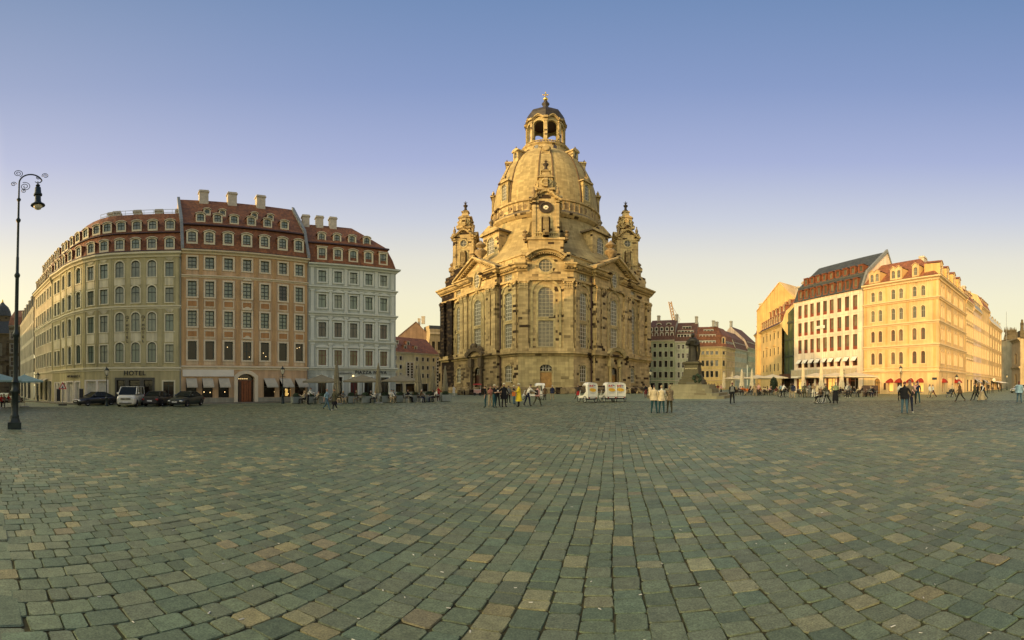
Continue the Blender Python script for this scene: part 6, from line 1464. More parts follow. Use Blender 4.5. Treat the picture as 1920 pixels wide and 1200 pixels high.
    for rr, hole_y in ((4.75, 0), (4.1, 0)):
        vs = [(rr * math.cos(-math.pi / 2 + k * math.pi / 4), rr * math.sin(-math.pi / 2 + k * math.pi / 4)) for k in range(8)]
        for k in range(8):
            sg = Seg(vs[k], vs[(k + 1) % 8]); w_ = 2.62; mb.frame(sg.P); wall(mb, sg.L, 67.5, 77.6, [(sg.L / 2, w_, 67.6, 9.0, w_ / 2)], 'sandstone_clean' if rr > 4.4 else 'sandstone_clean')
            if rr > 4.4:
                o = arch_pts(w_, 9.0, w_ / 2, 10); c = sg.L / 2; n = len(o); q = grow(o, 0.26)
                mb.add([(c + x, 0, 67.6 + z) for x, z in o] + [(c + x, 0.66, 67.6 + z) for x, z in o], [(j, j + 1, j + 1 + n, j + n) for j in range(n - 1)], 'sandstone_clean')
                mb.add([(c + x, -0.1, 67.6 + z) for x, z in o] + [(c + x, -0.1, 67.6 + z) for x, z in q], [(j, j + 1, j + 1 + n, j + n) for j in range(n - 1)], 'sandstone_clean')
                # ogee cornice rising over each arch
                up = [(sg.L * t, 76.9 + 1.3 * max(0, math.sin(math.pi * min(1, max(0, (t - 0.08) / 0.84)))) ** 1.5) for t in [j / 12 for j in range(13)]]
                for y0, t0, t1 in ((-0.35, 0, 0.35), (-0.6, 0.35, 0.75)):
                    P1 = [(x, z + t0) for x, z in up]; P2 = [(x, z + t1) for x, z in up]
                    for A_, ya, B_, yb in ((P1, y0, P2, y0), (P2, y0, P2, 1.2), (P1, y0, P1, 0.0)): mb.add([(x, ya, z) for x, z in A_] + [(x, yb, z) for x, z in B_], [(j, j + 1, j + 14, j + 13) for j in range(12)], 'sandstone')
                wall(mb, sg.L, 76.8, 79.0, [], 'sandstone', 0, 0.15)
                mb.frame(None); p = sg.at(0, 0, 0); a = math.atan2(p.y, p.x); ca, sa = math.cos(a), math.sin(a)
                mb.frame(lambda v, ca=ca, sa=sa: Vector((ca * (4.8 - v.y) - sa * v.x, sa * (4.8 - v.y) + ca * v.x, v.z)))
                mb.box(-0.5, 0.5, -0.22, 0.35, 67.5, 69.0, 'sandstone'); mb.box(-0.36, 0.36, -0.16, 0.3, 69.0, 76.0, 'sandstone'); mb.box(-0.5, 0.5, -0.28, 0.3, 76.0, 76.5, 'sandstone'); mb.box(-0.55, 0.55, -0.55, 0.3, 77.0, 77.75, 'sandstone')
            mb.frame(None)
    mb.add([(4.2 * math.cos(-math.pi / 2 + k * math.pi / 4), 4.2 * math.sin(-math.pi / 2 + k * math.pi / 4), 77.4) for k in range(8)], [tuple(range(8))], 'wood_dark')
    b.put(mb, 'lantern')
    mb = MB(); mb.lathe([(4.7, 78.3), (4.7, 79.3), (4.75, 80.6), (4.3, 81.8), (3.2, 82.8), (2.5, 83.2), (2.3, 83.6), (1.2, 84.4), (0.75, 84.6), (0.7, 85.6), (1.0, 86.3), (0.95, 86.8), (0.4, 87.3), (0.55, 87.7), (0.3, 88.2)], 'copper_roof', 8, smooth=False, a0=-math.pi / 2); b.put(mb, 'lantern_cap')
    mb = MB(); mb.ball((0, 0, 88.7), 0.62, 'gold', 12, 8); mb.box(-0.13, 0.13, -0.13, 0.13, 89.2, 91.6, 'gold'); mb.box(-0.62, 0.62, -0.12, 0.12, 90.4, 90.7, 'gold')
    for c in ((-0.62, 0, 90.55), (0.62, 0, 90.55), (0, 0, 91.65)): mb.ball(c, 0.2, 'gold', 8, 5)
    for k in range(8): a = k * math.pi / 4; mb.tube([(0, 0, 90.55), (0.5 * math.cos(a), 0, 90.55 + 0.5 * math.sin(a))], 0.05, 'gold', 4)
    b.put(mb, 'cross')
    # --- corner towers
    def ogee(hw, z0, h, n=10):
        L_ = [(-hw, z0 - 0.35), (-hw, z0)]
        cur = [(-hw * (1 - t), z0 + h * (t * t * (3 - 2 * t))) for t in [j / n for j in range(n + 1)]]
        return L_ + cur[1:] + [(-x, z) for x, z in cur[::-1][1:]] + [(hw, z0 - 0.35)]
    def corner_tower(u, v, a, clock, label):
        e = link('corner_tower', None, E_, (u, v, 0), a); e['label'] = label
        def put(mb, name, parent=None): return mb.build(name, parent or e)
        hw = 2.55
        mb = MB(); mb.box(-4.4, 4.4, -2.6, 4.0, 25.3, 27.8, 'sandstone'); mb.box(-4.7, 4.7, -2.9, 4.2, 27.8, 28.3, 'sandstone'); mb.box(-3.4, 3.4, -2.7, 3.2, 28.3, 31.0, 'sandstone'); mb.box(-3.7, 3.7, -3.0, 3.4, 31.0, 31.5, 'sandstone'); put(mb, 'tower_base')
        mb = MB(); mb.box(-2.2, 2.2, -3.05, -2.75, 31.5, 31.7, 'sandstone_clean'); mb.box(-2.2, 2.2, -3.1, -2.7, 32.3, 32.55, 'sandstone_clean')
        for k in range(10): x = -2.0 + k * 0.44; mb.lathe([(0.09, 31.7), (0.16, 31.95), (0.08, 32.3)], 'sandstone_clean', 6, (x + 0.02, -2.9, 0))
        put(mb, 'balustrade')
        body = MB()
        for q in range(4):
            ca, sa = math.cos(q * math.pi / 2), math.sin(q * math.pi / 2)
            T = lambda v, ca=ca, sa=sa: Vector((ca * v.x - sa * v.y, sa * v.x + ca * v.y, v.z))
            body.frame(lambda v, T=T: T(Vector((v.x - hw, v.y - hw, v.z))))
            full = q in (0, 1, 3)
            holes = [(hw, 1.7, 32.6, 4.0, 0.85)] + ([] if clock and q == 0 else [(hw, 1.7, 37.6, 1.9, 'o')]) if full else []
            wall(body, 2 * hw, 31.4, 40.2, holes, 'sandstone')
            body.frame(T)
            for s_ in (-1, 1): body.box(s_ * (hw - 0.32) - 0.32, s_ * (hw - 0.32) + 0.32, -hw - 0.18, -hw, 31.4, 39.6, 'sandstone')
            og = ogee(hw + 0.55, 39.9, 2.3); body.prism(og, -hw - 0.05, -hw + 0.6, 'sandstone')
            o2 = [(x, z) for x, z in og[1:-1]]; o3 = [(x * 1.05, z + 0.42) for x, z in o2]; n = len(o2)
            for A_, ya, B_, yb in ((o2, -hw - 0.6, o3, -hw - 0.75), (o3, -hw - 0.75, o3, -hw + 0.9), (o2, -hw - 0.6, o2, -hw)): body.add([(x, ya, z) for x, z in A_] + [(x, yb, z) for x, z in B_], [(j, j + 1, j + 1 + n, j + n) for j in range(n - 1)], 'sandstone')
            # scrolls at the foot
            if q in (0, 2) or True:
                sc = [(hw, 31.5), (hw + 1.7, 31.5), (hw + 1.8, 32.4), (hw + 1.2, 33.0), (hw + 0.75, 34.2), (hw + 0.6, 35.8), (hw + 0.05, 36.6), (hw, 36.6)]
                for s_ in (-1, 1): body.prism([(s_ * x, z) for x, z in sc], -0.55, 0.55, 'sandstone')
            body.frame(None)
            if full:
                fm, pm, P = window_meshes(w=1.7, h=4.0, rise=0.85, sur=0.42, surk='sandstone_clean', frk='shutter', pk='shutter', nx=2, nz=(0.25, 0.5, 0.75), out=0.1)
                p = T(Vector((0, -hw, 32.6))); o = link('window', fm, e, p, q * math.pi / 2); link('pane', pm, o)
                if not (clock and q == 0):
                    fm, pm, P = window_meshes(w=1.7, h=1.9, oval=True, sur=0.35, surk='sandstone_clean', frk='frame_white', pk='pane_church', nx=2, nz=(0.5,), out=0.1)
                    p = T(Vector((0, -hw, 37.6))); o = link('window', fm, e, p, q * math.pi / 2); link('pane', pm, o)
        put(body, 'tower_body')
        mb = MB(); mb.lathe([(3.1, 40.0), (3.0, 41.2), (2.4, 42.3), (1.9, 43.2), (1.75, 43.6)], 'sandstone', 4, a0=math.pi / 4, smooth=False)
        mb.box(-1.75, 1.75, -1.75, 1.75, 43.3, 43.8, 'sandstone'); mb.box(-1.35, 1.35, -1.35, 1.35, 43.7, 46.9, 'sandstone')
        for q in range(4):
            ca, sa = math.cos(q * math.pi / 2), math.sin(q * math.pi / 2)
            T = lambda v, ca=ca, sa=sa: Vector((ca * v.x - sa * v.y, sa * v.x + ca * v.y, v.z))
            mb.frame(lambda v, T=T: T(Vector((v.x, -1.35 - v.z, 45.3 + v.y)))); mb.lathe([(1.0, 0), (1.08, 0.22), (0.75, 0.3), (0.7, 0.1)], 'sandstone_clean', 14); mb.lathe([(0.7, 0.08), (0.02, 0.1)], 'slate_old', 12)
            for k in range(3): t = k * math.pi / 3; mb.add([(0.7 * math.cos(t) - 0.06 * math.sin(t), 0.7 * math.sin(t) + 0.06 * math.cos(t), 0.16), (0.7 * math.cos(t) + 0.06 * math.sin(t), 0.7 * math.sin(t) - 0.06 * math.cos(t), 0.16), (-0.7 * math.cos(t) + 0.06 * math.sin(t), -0.7 * math.sin(t) - 0.06 * math.cos(t), 0.16), (-0.7 * math.cos(t) - 0.06 * math.sin(t), -0.7 * math.sin(t) + 0.06 * math.cos(t), 0.16)], [(0, 1, 2, 3)], 'sandstone_clean')
            mb.frame(T); mb.prism([(1.3, 43.8), (2.3, 43.8), (2.4, 44.6), (1.9, 45.0), (2.15, 45.7), (1.6, 46.3), (1.3, 46.6)], -0.4, 0.4, 'sandstone'); mb.prism([(-1.5, 46.5), (1.5, 46.5), (1.3, 46.9), (0, 47.4), (-1.3, 46.9)], -1.7, -1.2, 'sandstone')
            mb.frame(lambda v, T=T: T(v + Vector((2.35, -2.35, 0)))); mb.lathe([(0.3, 41.0), (0.22, 41.6), (0.42, 42.2), (0.34, 42.7), (0.12, 43.1), (0.2, 43.4), (0.02, 43.7)], 'statue_stone', 8)
            mb.frame(None)
        mb.lathe([(1.6, 46.9), (1.2, 47.6), (0.95, 48.6), (0.8, 48.8)], 'sandstone', 4, a0=math.pi / 4, smooth=False); mb.box(-0.95, 0.95, -0.95, 0.95, 48.6, 48.85, 'sandstone'); put(mb, 'tower_top')
        mb = MB(); mb.lathe([(0.55, 48.8), (0.75, 49.2), (0.35, 49.6), (0.3, 50.3), (0.55, 50.6), (0.6, 50.9), (0.2, 51.2), (0.14, 51.6)], 'finial_dark', 8)
        for k in range(6): a_ = k * math.pi / 3; mb.tube([(0, 0, 51.3), (0.5 * math.cos(a_), 0.5 * math.sin(a_), 51.9)], [0.12, 0.03], 'finial_dark', 5)
        mb.tube([(0, 0, 51.3), (0, 0, 52.4)], [0.12, 0.03], 'finial_dark', 5); put(mb, 'finial')
        if clock:
            mb = MB(); mb.frame(lambda v: Vector((v.x, -hw - 0.05 - v.z, 38.4 + v.y)))
            mb.lathe([(1.3, 0), (1.35, 0.25), (1.0, 0.3), (0.95, 0.15)], 'finial_dark', 24); mb.lathe([(0.96, 0.14), (0.02, 0.16)], 'clock_face', 24)
            for k in range(12): t = k * math.pi / 6; mb.box(0.74 * math.sin(t) - 0.05, 0.74 * math.sin(t) + 0.05, 0.74 * math.cos(t) - 0.05, 0.74 * math.cos(t) + 0.05, 0.16, 0.19, 'finial_dark')
            ck = put(mb, 'clock')
            for ang, ln in ((-150, 0.62), (118, 0.55)):      # the two hands
                mb = MB(); t = R(ang); dx, dz = math.sin(t), math.cos(t); mb.frame(lambda v: Vector((v.x, -hw - 0.05 - v.z, 38.4 + v.y)))
                mb.add([(-dx * 0.1 - dz * 0.06, -dz * 0.1 + dx * 0.06, 0.2), (-dx * 0.1 + dz * 0.06, -dz * 0.1 - dx * 0.06, 0.2), (dx * ln + dz * 0.03, dz * ln - dx * 0.03, 0.2), (dx * ln - dz * 0.03, dz * ln + dx * 0.03, 0.2)], [(0, 1, 2, 3)], 'finial_dark'); mb.build('clock_hand', ck) if False else put(mb, 'clock_hand')
        return e
    corner_tower(0, -20.3, 0, True, 'near corner tower with the clock')
    corner_tower(-20.3, 0, 0, False, 'left corner tower'); corner_tower(20.3, 0, 0, False, 'right corner tower')
    # old dark courses under the left tower, urns along the eaves
    mb = MB(); mb.slab([(-24.4, 4.6), (-24.4, -4.6), (-19.6, -9.4), (-15.5, -6), (-15.5, 6)], 25.4, 28.6, 'ruin'); mb.slab([(-23.4, 3.6), (-23.4, -3.6), (-20.0, -7.0), (-16, -5), (-16, 5)], 28.6, 30.6, 'ruin'); b.put(mb, 'attic_block')
    mb = MB(); mb.slab([(24.4, -4.6), (24.4, 4.6), (15.5, 6), (15.5, -6), (19.6, -9.4)], 25.4, 28.6, 'sandstone'); mb.slab([(23.4, -3.6), (23.4, 3.6), (16, 5), (16, -5), (20.0, -7.0)], 28.6, 30.6, 'sandstone'); b.put(mb, 'attic_block')
    for x, y, z, s_ in ((-13.8, -15.8, 28.8, 1.35), (13.8, -15.8, 28.8, 1.35), (-23.3, -1.5, 30.4, 0.9), (23.3, -1.5, 30.4, 0.9), (-22.4, -4.6, 28.4, 0.7), (22.4, -4.6, 28.4, 0.7), (-17.2, -12.6, 27.6, 0.7), (17.2, -12.6, 27.6, 0.7), (-4.1, -21.6, 31.6, 0.6), (4.1, -21.6, 31.6, 0.6)):
        mb = MB(); mb.lathe([(0.75, 0), (0.75, 0.3), (0.3, 0.6), (0.35, 0.8), (0.95, 1.5), (1.0, 1.9), (0.6, 2.2), (0.35, 2.4), (0.9, 2.9), (0.7, 3.2), (0.25, 3.6), (0.03, 3.9)], 'statue_stone', 10, (0, 0, 0))
        m_ = mb.mesh('urn'); m_.transform(Matrix.Scale(s_, 4)); link('urn', m_, E_, (x, y, z))
    # pavement blocks and low rubble at the foot of the wall
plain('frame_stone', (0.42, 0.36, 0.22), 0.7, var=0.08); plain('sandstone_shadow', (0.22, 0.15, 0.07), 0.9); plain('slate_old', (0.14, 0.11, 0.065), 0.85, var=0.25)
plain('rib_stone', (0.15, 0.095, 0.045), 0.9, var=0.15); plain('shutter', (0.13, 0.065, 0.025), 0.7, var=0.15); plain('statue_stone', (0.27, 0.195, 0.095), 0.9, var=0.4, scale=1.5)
plain('finial_dark', (0.05, 0.035, 0.02), 0.8, var=0.3); plain('clock_face', (0.80, 0.72, 0.50), 0.5); plain('portal_dark', (0.12, 0.09, 0.05), 0.9, var=0.45, scale=0.8)
church()
# ------------------------------------------------------------------ street furniture
def street_lamp_tall():
    px, py = 27, 804; d = dist_at(px, py); x, y, z = gpt(px, d)
    t = thing('street_lamp', 'very tall dark green scrolled street lamp standing at the left edge', 'street lamp', (x, y, z), -az(px)); H = 11.9; k = 0.018
    mb = MB(); mb.frame(lambda v: v + Vector((k * v.z, 0, 0)))
    mb.box(-0.29, 0.29, -0.29, 0.29, -0.03, 0.30, 'iron'); mb.lathe([(0.25, 0.3), (0.21, 0.42), (0.19, 0.5)], 'iron', 8, smooth=False); mb.build('base', t)
    mb = MB(); mb.frame(lambda v: v + Vector((k * v.z, 0, 0)))
    mb.lathe([(0.19, 0.5), (0.20, 0.55), (0.155, 0.62), (0.15, 1.5), (0.19, 1.55), (0.21, 1.63), (0.16, 1.7), (0.145, 1.95), (0.17, 2.0), (0.13, 2.08), (0.105, 2.2), (0.10, 3.9), (0.14, 3.97), (0.165, 4.05), (0.11, 4.15), (0.085, 4.3), (0.08, 6.55), (0.12, 6.62), (0.13, 6.7), (0.07, 6.8), (0.066, 7.5), (0.055, 7.55), (0.052, 9.2), (0.10, 9.28), (0.11, 9.36), (0.05, 9.45), (0.045, 10.3), (0.09, 10.37), (0.095, 10.43), (0.04, 10.5), (0.036, 11.3)], 'iron', 12)
    mb.build('pole', t)
    o = Vector((k * 11.3, 0, 0))
    mb = MB(); mb.frame(lambda v: v + o)
    cx, cz, r = 0.5, 11.3, 0.5
    arc = [(cx - r * math.cos(a), 0, cz + r * math.sin(a)) for a in [math.pi * q / 14 * 0.86 for q in range(15)]]
    mb.tube([(0, 0, 11.2)] + arc + [(0.97, 0, 11.46), (0.90, 0, 11.36), (0.78, 0, 11.32), (0.68, 0, 11.4)], [0.036] + [0.036] * 15 + [0.03, 0.026, 0.022, 0.02], 'iron', 8); mb.build('arm', t)
    def scroll(c, r, a0, turns, sgn, w=0.016):
        pts = []
        for q in range(int(turns * 14) + 1):
            a = a0 + sgn * q * 2 * math.pi / 14; rr = r * (1 - q / (turns * 14) * 0.85); pts.append((c[0] + rr * math.cos(a), 0, c[1] + rr * math.sin(a)))
        return pts
    mb = MB(); mb.frame(lambda v: v + o)
    for c, r, a0, tn, s in (((-0.05, 11.85), 0.21, -1.2, 2.0, 1), ((0.25, 11.12), 0.24, 2.0, 2.0, -1), ((-0.24, 11.25), 0.13, 0.0, 1.6, 1), ((1.12, 11.75), 0.15, 3.6, 1.8, -1), ((0.2, 10.88), 0.12, 1.0, 1.5, 1), ((0.82, 11.62), 0.09, 2.4, 1.5, 1)): mb.tube(scroll(c, r, a0, tn, s), 0.017, 'iron', 5)
    mb.build('scrollwork', t)
    c = o + Vector((0.80, 0, 0.17))
    mb = MB(); mb.frame(lambda v: v + c); mb.lathe([(0.02, 11.25), (0.03, 11.1), (0.09, 11.05), (0.10, 11.0), (0.05, 10.96), (0.13, 10.9), (0.15, 10.6), (0.19, 10.55), (0.19, 10.48), (0.13, 10.44), (0.14, 10.15), (0.2, 10.05), (0.31, 9.98), (0.32, 9.94), (0.2, 9.93)], 'iron', 14, caps=False); mb.build('lantern_housing', t)
    mb = MB(); mb.frame(lambda v: v + c); mb.lathe([(0.19, 9.94), (0.19, 9.86), (0.13, 9.76), (0.03, 9.72)], 'lamp_glass', 12, caps=True); mb.build('lamp_glass', t)
plain('lamp_glass', (0.62, 0.58, 0.42), 0.25, var=0.05)
street_lamp_tall()
def small_lamp_meshes():
    mb = MB(); mb.lathe([(0.20, 0), (0.20, 0.12), (0.14, 0.18), (0.13, 0.75), (0.16, 0.8), (0.08, 0.9), (0.055, 1.1), (0.045, 2.0), (0.08, 2.05), (0.045, 2.1), (0.04, 3.0), (0.07, 3.05), (0.04, 3.1)], 'iron', 10); mb.box(-0.35, 0.35, -0.015, 0.015, 2.86, 2.9, 'iron'); pole = mb.mesh('pole')
    mb = MB(); mb.lathe([(0.06, 3.1), (0.12, 3.14), (0.125, 3.16)], 'iron', 6); mb.lathe([(0.27, 3.62), (0.28, 3.66), (0.15, 3.82), (0.07, 3.86), (0.05, 3.98), (0.02, 4.02)], 'iron', 6, smooth=False)
    for k in range(6): a = k * math.pi / 3; mb.tube([(0.12 * math.cos(a), 0.12 * math.sin(a), 3.15), (0.26 * math.cos(a), 0.26 * math.sin(a), 3.63)], 0.012, 'iron', 4)
    cap = mb.mesh('lantern_frame')
    mb = MB(); mb.lathe([(0.11, 3.16), (0.25, 3.62)], 'lamp_glass', 6, smooth=False); gl = mb.mesh('lamp_glass')
    return pole, cap, gl
SL = small_lamp_meshes()
def small_lamp(x, y, label, h=4.0, wall=False, rz=0.0):
    t = thing('street_lamp', label, 'street lamp', (x, y, gz(x)), rz, 'small iron street lamps'); 
    for n, me in zip(('pole', 'lantern_frame', 'lamp_glass'), SL): o = link(n, me, t); o.scale = (1, 1, h / 4.0)
for px, d, lab, h in ((200, 40.5, 'small black street lamp in front of the shop windows of the olive hotel', 4.0), (530, 42.5, 'small black street lamp before the orange house and its angled awnings', 4.0), (1220, 62, 'slim street lamp by the right corner of the church', 4.0), (71, 56, 'distant street lamp between the teal parasol and the street shops', 4.2), (1888, 100, 'street lamp at the far end of the right street', 4.0), (1689, 57.5, 'street lamp beside the red awnings of the yellow corner house', 4.3)):
    x, y = pt(px, d); small_lamp(x, y, lab, h)
def wall_lantern(x, y, z, label, rz):
    t = thing('wall_lantern', label, 'wall lantern', (x, y, z), rz, 'wall lanterns on the sunlit houses')
    mb = MB(); mb.tube([(0, 0, 0.5), (0, -0.3, 0.62), (0, -0.6, 0.5)], 0.03, 'iron', 5); mb.build('bracket', t)
    mb = MB(); mb.lathe([(0.12, 0), (0.3, 0.02), (0.32, 0.06), (0.1, 0.3), (0.05, 0.5)], 'iron', 6, (0, -0.6, 0), False); mb.lathe([(0.05, -0.5), (0.12, -0.45)], 'iron', 6, (0, -0.6, 0)); mb.build('lantern_frame', t)
    mb = MB(); mb.lathe([(0.12, -0.45), (0.26, 0.0)], 'lamp_glass', 6, (0, -0.6, 0), False); mb.build('lamp_glass', t)
v = Seg((51.66, 60.56), (51.91, 42.99)); p = v.at(14.5, -1.15, 3.2); wall_lantern(p.x, p.y, 3.6, 'iron lantern hanging on the balcony of the white modern block', v.rz)
v = Seg((52.58, 28.91), (68.93, 32.0)); p = v.at(8.0, 0, 3.4); wall_lantern(p.x, p.y, 3.0, 'iron lantern on the side street wall of the yellow corner house', v.rz)

# ------------------------------------------------------------------ monument
def monument():
    px = 1299; x, y, z = gpt(px, 50.0); rz = -az(px) - 0.25
    t = thing('monument', 'dark bronze robed statue on a granite pedestal with broad stone steps', 'monument', (x, y, z), rz)
    # steps reach further to the right, the low kerb more still
    for k, (hw, h) in enumerate(((4.6, 0.32), (3.9, 0.32), (2.9, 0.5), (2.5, 0.5))):
        z0 = sum((0.32, 0.32, 0.5, 0.5)[:k]); c = 0.7
        pts = [(-hw + c, -hw), (hw - c, -hw), (hw, -hw + c), (hw, hw - c), (hw - c, hw), (-hw + c, hw), (-hw, hw - c), (-hw, -hw + c)]
        mb = MB(); mb.slab(pts, z0 - (0.5 if k == 0 else 0), z0 + h, 'step_stone'); mb.slab([(a * 1.008, b * 1.008) for a, b in pts], z0 + h - 0.07, z0 + h + 0.004, 'step_stone'); mb.build('step', t)
    mb = MB(); Z = 1.64; T4 = math.pi / 4
    mb.lathe([(2.1, Z), (2.1, Z + 0.25), (1.95, Z + 0.32), (1.92, Z + 0.6), (1.65, Z + 0.68), (1.62, Z + 0.95), (1.4, Z + 1.08), (1.2, Z + 2.42), (1.4, Z + 2.52), (1.48, Z + 2.62), (1.48, Z + 2.74), (1.2, Z + 2.8)], 'granite', 4, smooth=False, a0=T4); mb.build('pedestal', t)
    o = link('inscription', text_mesh('MARTIN LUTHER', 0.2, 'letter_pale', 0.01), t, (0.0, -0.93, Z + 1.85))
    me = text_mesh('1483 1546', 0.18, 'letter_pale', 0.01)
    mb = MB(); rnd = random.Random(8)
    for k in range(26):
        a = rnd.uniform(0, 6.28); r = rnd.uniform(0.35, 0.55); mb.ball((0.9 + r * math.cos(a), -1.5, Z + 0.72 + r * math.sin(a)), rnd.uniform(0.1, 0.2), 'wreath', 6, 4)
    mb.build('wreath', t)
    # the figure: long robe with folds, book held before the chest
    Z += 2.8; n = 26; prof = [(0.62, 0.0), (0.60, 0.4), (0.54, 1.1), (0.52, 1.7), (0.56, 2.2), (0.63, 2.6), (0.60, 2.85), (0.36, 3.05), (0.17, 3.13)]; v = []
    for j, (r, zz) in enumerate(prof):
        for i in range(n):
            a = 2 * math.pi * i / n; fold = 1 + (0.09 * math.sin(a * 7 + j * 0.3) + 0.05 * math.sin(a * 11)) * max(0, 1 - zz / 2.8)
            v.append((r * fold * math.cos(a) * (1.0 if zz < 2 else 1.05), r * fold * math.sin(a) * 0.78, Z + zz))
    mb = MB(); mb.box(-0.75, 0.75, -0.65, 0.65, Z - 0.02, Z + 0.1, 'bronze'); mb.add(v, [(j * n + i, j * n + (i + 1) % n, (j + 1) * n + (i + 1) % n, (j + 1) * n + i) for j in range(len(prof) - 1) for i in range(n)], 'bronze', True)
    mb.ball((0, -0.05, Z + 3.38), 0.23, 'bronze', 12, 8, 1.2); mb.ball((0, 0.05, Z + 3.45), 0.24, 'bronze', 10, 7, 0.95); mb.tube([(0, 0, Z + 3.0), (0, -0.03, Z + 3.25)], 0.13, 'bronze', 8); mb.tube([(0, -0.27, Z + 3.4), (0, -0.31, Z + 3.34)], [0.03, 0.04], 'bronze', 5)
    mb.tube([(0.55, 0.0, Z + 2.75), (0.72, -0.1, Z + 2.2), (0.55, -0.45, Z + 2.05), (0.2, -0.6, Z + 2.15)], [0.2, 0.26, 0.22, 0.1], 'bronze', 9); mb.tube([(-0.55, 0.0, Z + 2.75), (-0.7, -0.1, Z + 2.25), (-0.4, -0.5, Z + 2.25), (0.0, -0.62, Z + 2.45)], [0.2, 0.24, 0.2, 0.1], 'bronze', 9)
    for q in range(5): mb.tube([(-0.02 + 0.01 * q, -0.64, Z + 2.5 - q * 0.045), (0.12, -0.70, Z + 2.5 - q * 0.045)], [0.03, 0.02], 'bronze', 5); mb.tube([(0.2, -0.6, Z + 2.2 - q * 0.04), (0.08, -0.7, Z + 2.24 - q * 0.04)], [0.03, 0.02], 'bronze', 5)
    mb.tube([(0.75, -0.05, Z + 2.2), (0.8, 0.05, Z + 1.4), (0.6, 0.1, Z + 0.3)], [0.16, 0.2, 0.16], 'bronze', 8)
    st_ = mb.build('statue', t); st_.scale = (1.0, 1.0, 1.0); mb = MB(); mb.frame(lambda q: Vector((q.x, q.y * 0.9 - q.z * 0.35, q.z * 0.9 + q.y * 0.35)) + Vector((0.1, -0.66, Z + 2.36))); mb.box(-0.25, 0.25, -0.07, 0.07, -0.32, 0.32, 'bronze'); mb.build('book', t)
plain('letter_pale', (0.62, 0.52, 0.28), 0.5); plain('wreath', (0.02, 0.035, 0.015), 0.8, var=0.4)
monument()
# ------------------------------------------------------------------ parasols
def parasol_open(x, y, label, group, key='canvas_olive', w=2.6, zt=3.15, ze=2.35, rz=0.0, n=4):
    t = thing('parasol', label, 'parasol', (x, y, gz(x)), rz, group)
    mb = MB(); mb.box(-0.45, 0.45, -0.45, 0.45, 0, 0.09, 'zinc'); mb.build('base', t)
    mb = MB(); mb.tube([(0, 0, 0.05), (0, 0, zt - 0.02)], 0.035, 'zinc', 8); mb.build('pole', t)
    mb = MB(); v = []; m = 5; k = 8
    for j in range(m + 1):
        f = j / m
        for i in range(4 * k):
            s, u = divmod(i, k); u = u / k * 2 - 1; c = ((u, -1), (1, u), (-u, 1), (-1, -u))[s]; sag = 0.06 * (1 - abs(u)) * f
            v.append((c[0] * w / 2 * f * (1 if f else 0.001), c[1] * w / 2 * f, zt - (zt - ze) * (f ** 0.9) - sag * f))
    N = 4 * k
    mb.add(v, [(j * N + i, j * N + (i + 1) % N, (j + 1) * N + (i + 1) % N, (j + 1) * N + i) for j in range(m) for i in range(N)], key)
    e = v[-N:]; mb.add(e + [(a, b, c - 0.14) for a, b, c in e], [(i, (i + 1) % N, (i + 1) % N + N, i + N) for i in range(N)], key)
    mb.lathe([(0.05, zt - 0.02), (0.03, zt + 0.1), (0.01, zt + 0.12)], 'zinc', 6); mb.build('canopy', t)
    mb = MB()
    for sx_, sy_ in ((1, 1), (-1, 1), (1, -1), (-1, -1)): mb.tube([(0, 0, zt - 0.1), (sx_ * w * 0.49, sy_ * w * 0.49, ze - 0.03)], 0.014, 'zinc', 4)
    mb.build('ribs', t)
    return t
def parasol_folded(x, y, label, group, key='canvas_olive', h=3.3, r=0.26, lo=0.85):
    t = thing('parasol', label, 'parasol', (x, y, gz(x)), random.uniform(0, 3), group)
    mb = MB(); mb.box(-0.4, 0.4, -0.4, 0.4, 0, 0.09, 'zinc'); mb.build('base', t); mb = MB(); mb.tube([(0, 0, 0.05), (0, 0, h + 0.06)], 0.035, 'zinc', 8); mb.build('pole', t)
    n = 32; prof = [(0.85, lo), (1.0, lo + 0.3), (0.92, lo + 0.75), (0.70, lo + 1.0), (0.72, lo + 1.15), (0.62, (lo + h) / 2 + 0.3), (0.36, h - 0.45), (0.14, h - 0.05), (0.03, h)]; v = []
    for j, (f, z) in enumerate(prof):
        for i in range(n):
            a = 2 * math.pi * i / n; q = r * f * (1 + 0.24 * math.cos(a * 8 + 0.5 * j) + (0.1 * math.sin(a * 3)))
            v.append((q * math.cos(a), q * math.sin(a), z + (0.1 * math.cos(a * 8) if j == 0 else 0)))
    mb = MB(); mb.add(v, [(j * n + i, j * n + (i + 1) % n, (j + 1) * n + (i + 1) % n, (j + 1) * n + i) for j in range(len(prof) - 1) for i in range(n)], key, True); mb.lathe([(r * 0.8, lo + 1.02), (r * 0.84, lo + 1.08), (r * 0.8, lo + 1.14)], key, 16, caps=False); mb.build('canopy', t)
    return t
g1 = 'olive parasols of the restaurant terrace'
for k, (px, d, w_, zt) in enumerate(((603, 44.0, 4.0, 3.1), (680, 44.8, 4.2, 3.05), (752, 46.5, 4.2, 3.1))):
    x, y = pt(px, d); parasol_open(x, y, ('open olive parasol nearest the orange house', 'open olive parasol in front of the red restaurant door', 'open olive parasol at the right corner of the grey blue house')[k], g1, 'canvas_olive', w_, zt, 2.35, -az(px))
for k, (px, d, h, r) in enumerate(((631.5, 39.5, 4.2, 0.34), (709.5, 40.5, 4.1, 0.30), (784, 41.5, 3.9, 0.38), (812, 42.5, 3.6, 0.26), (834.5, 42.8, 3.75, 0.27))):
    x, y = pt(px, d); parasol_folded(x, y, ('tall folded olive parasol before the left restaurant windows', 'folded olive parasol hiding part of the restaurant name', 'thick folded olive parasol in front of the low yellow house', 'thin folded olive parasol left of the church corner', 'folded olive parasol standing against the dark church corner')[k], g1, 'canvas_olive', h, r, 1.05)
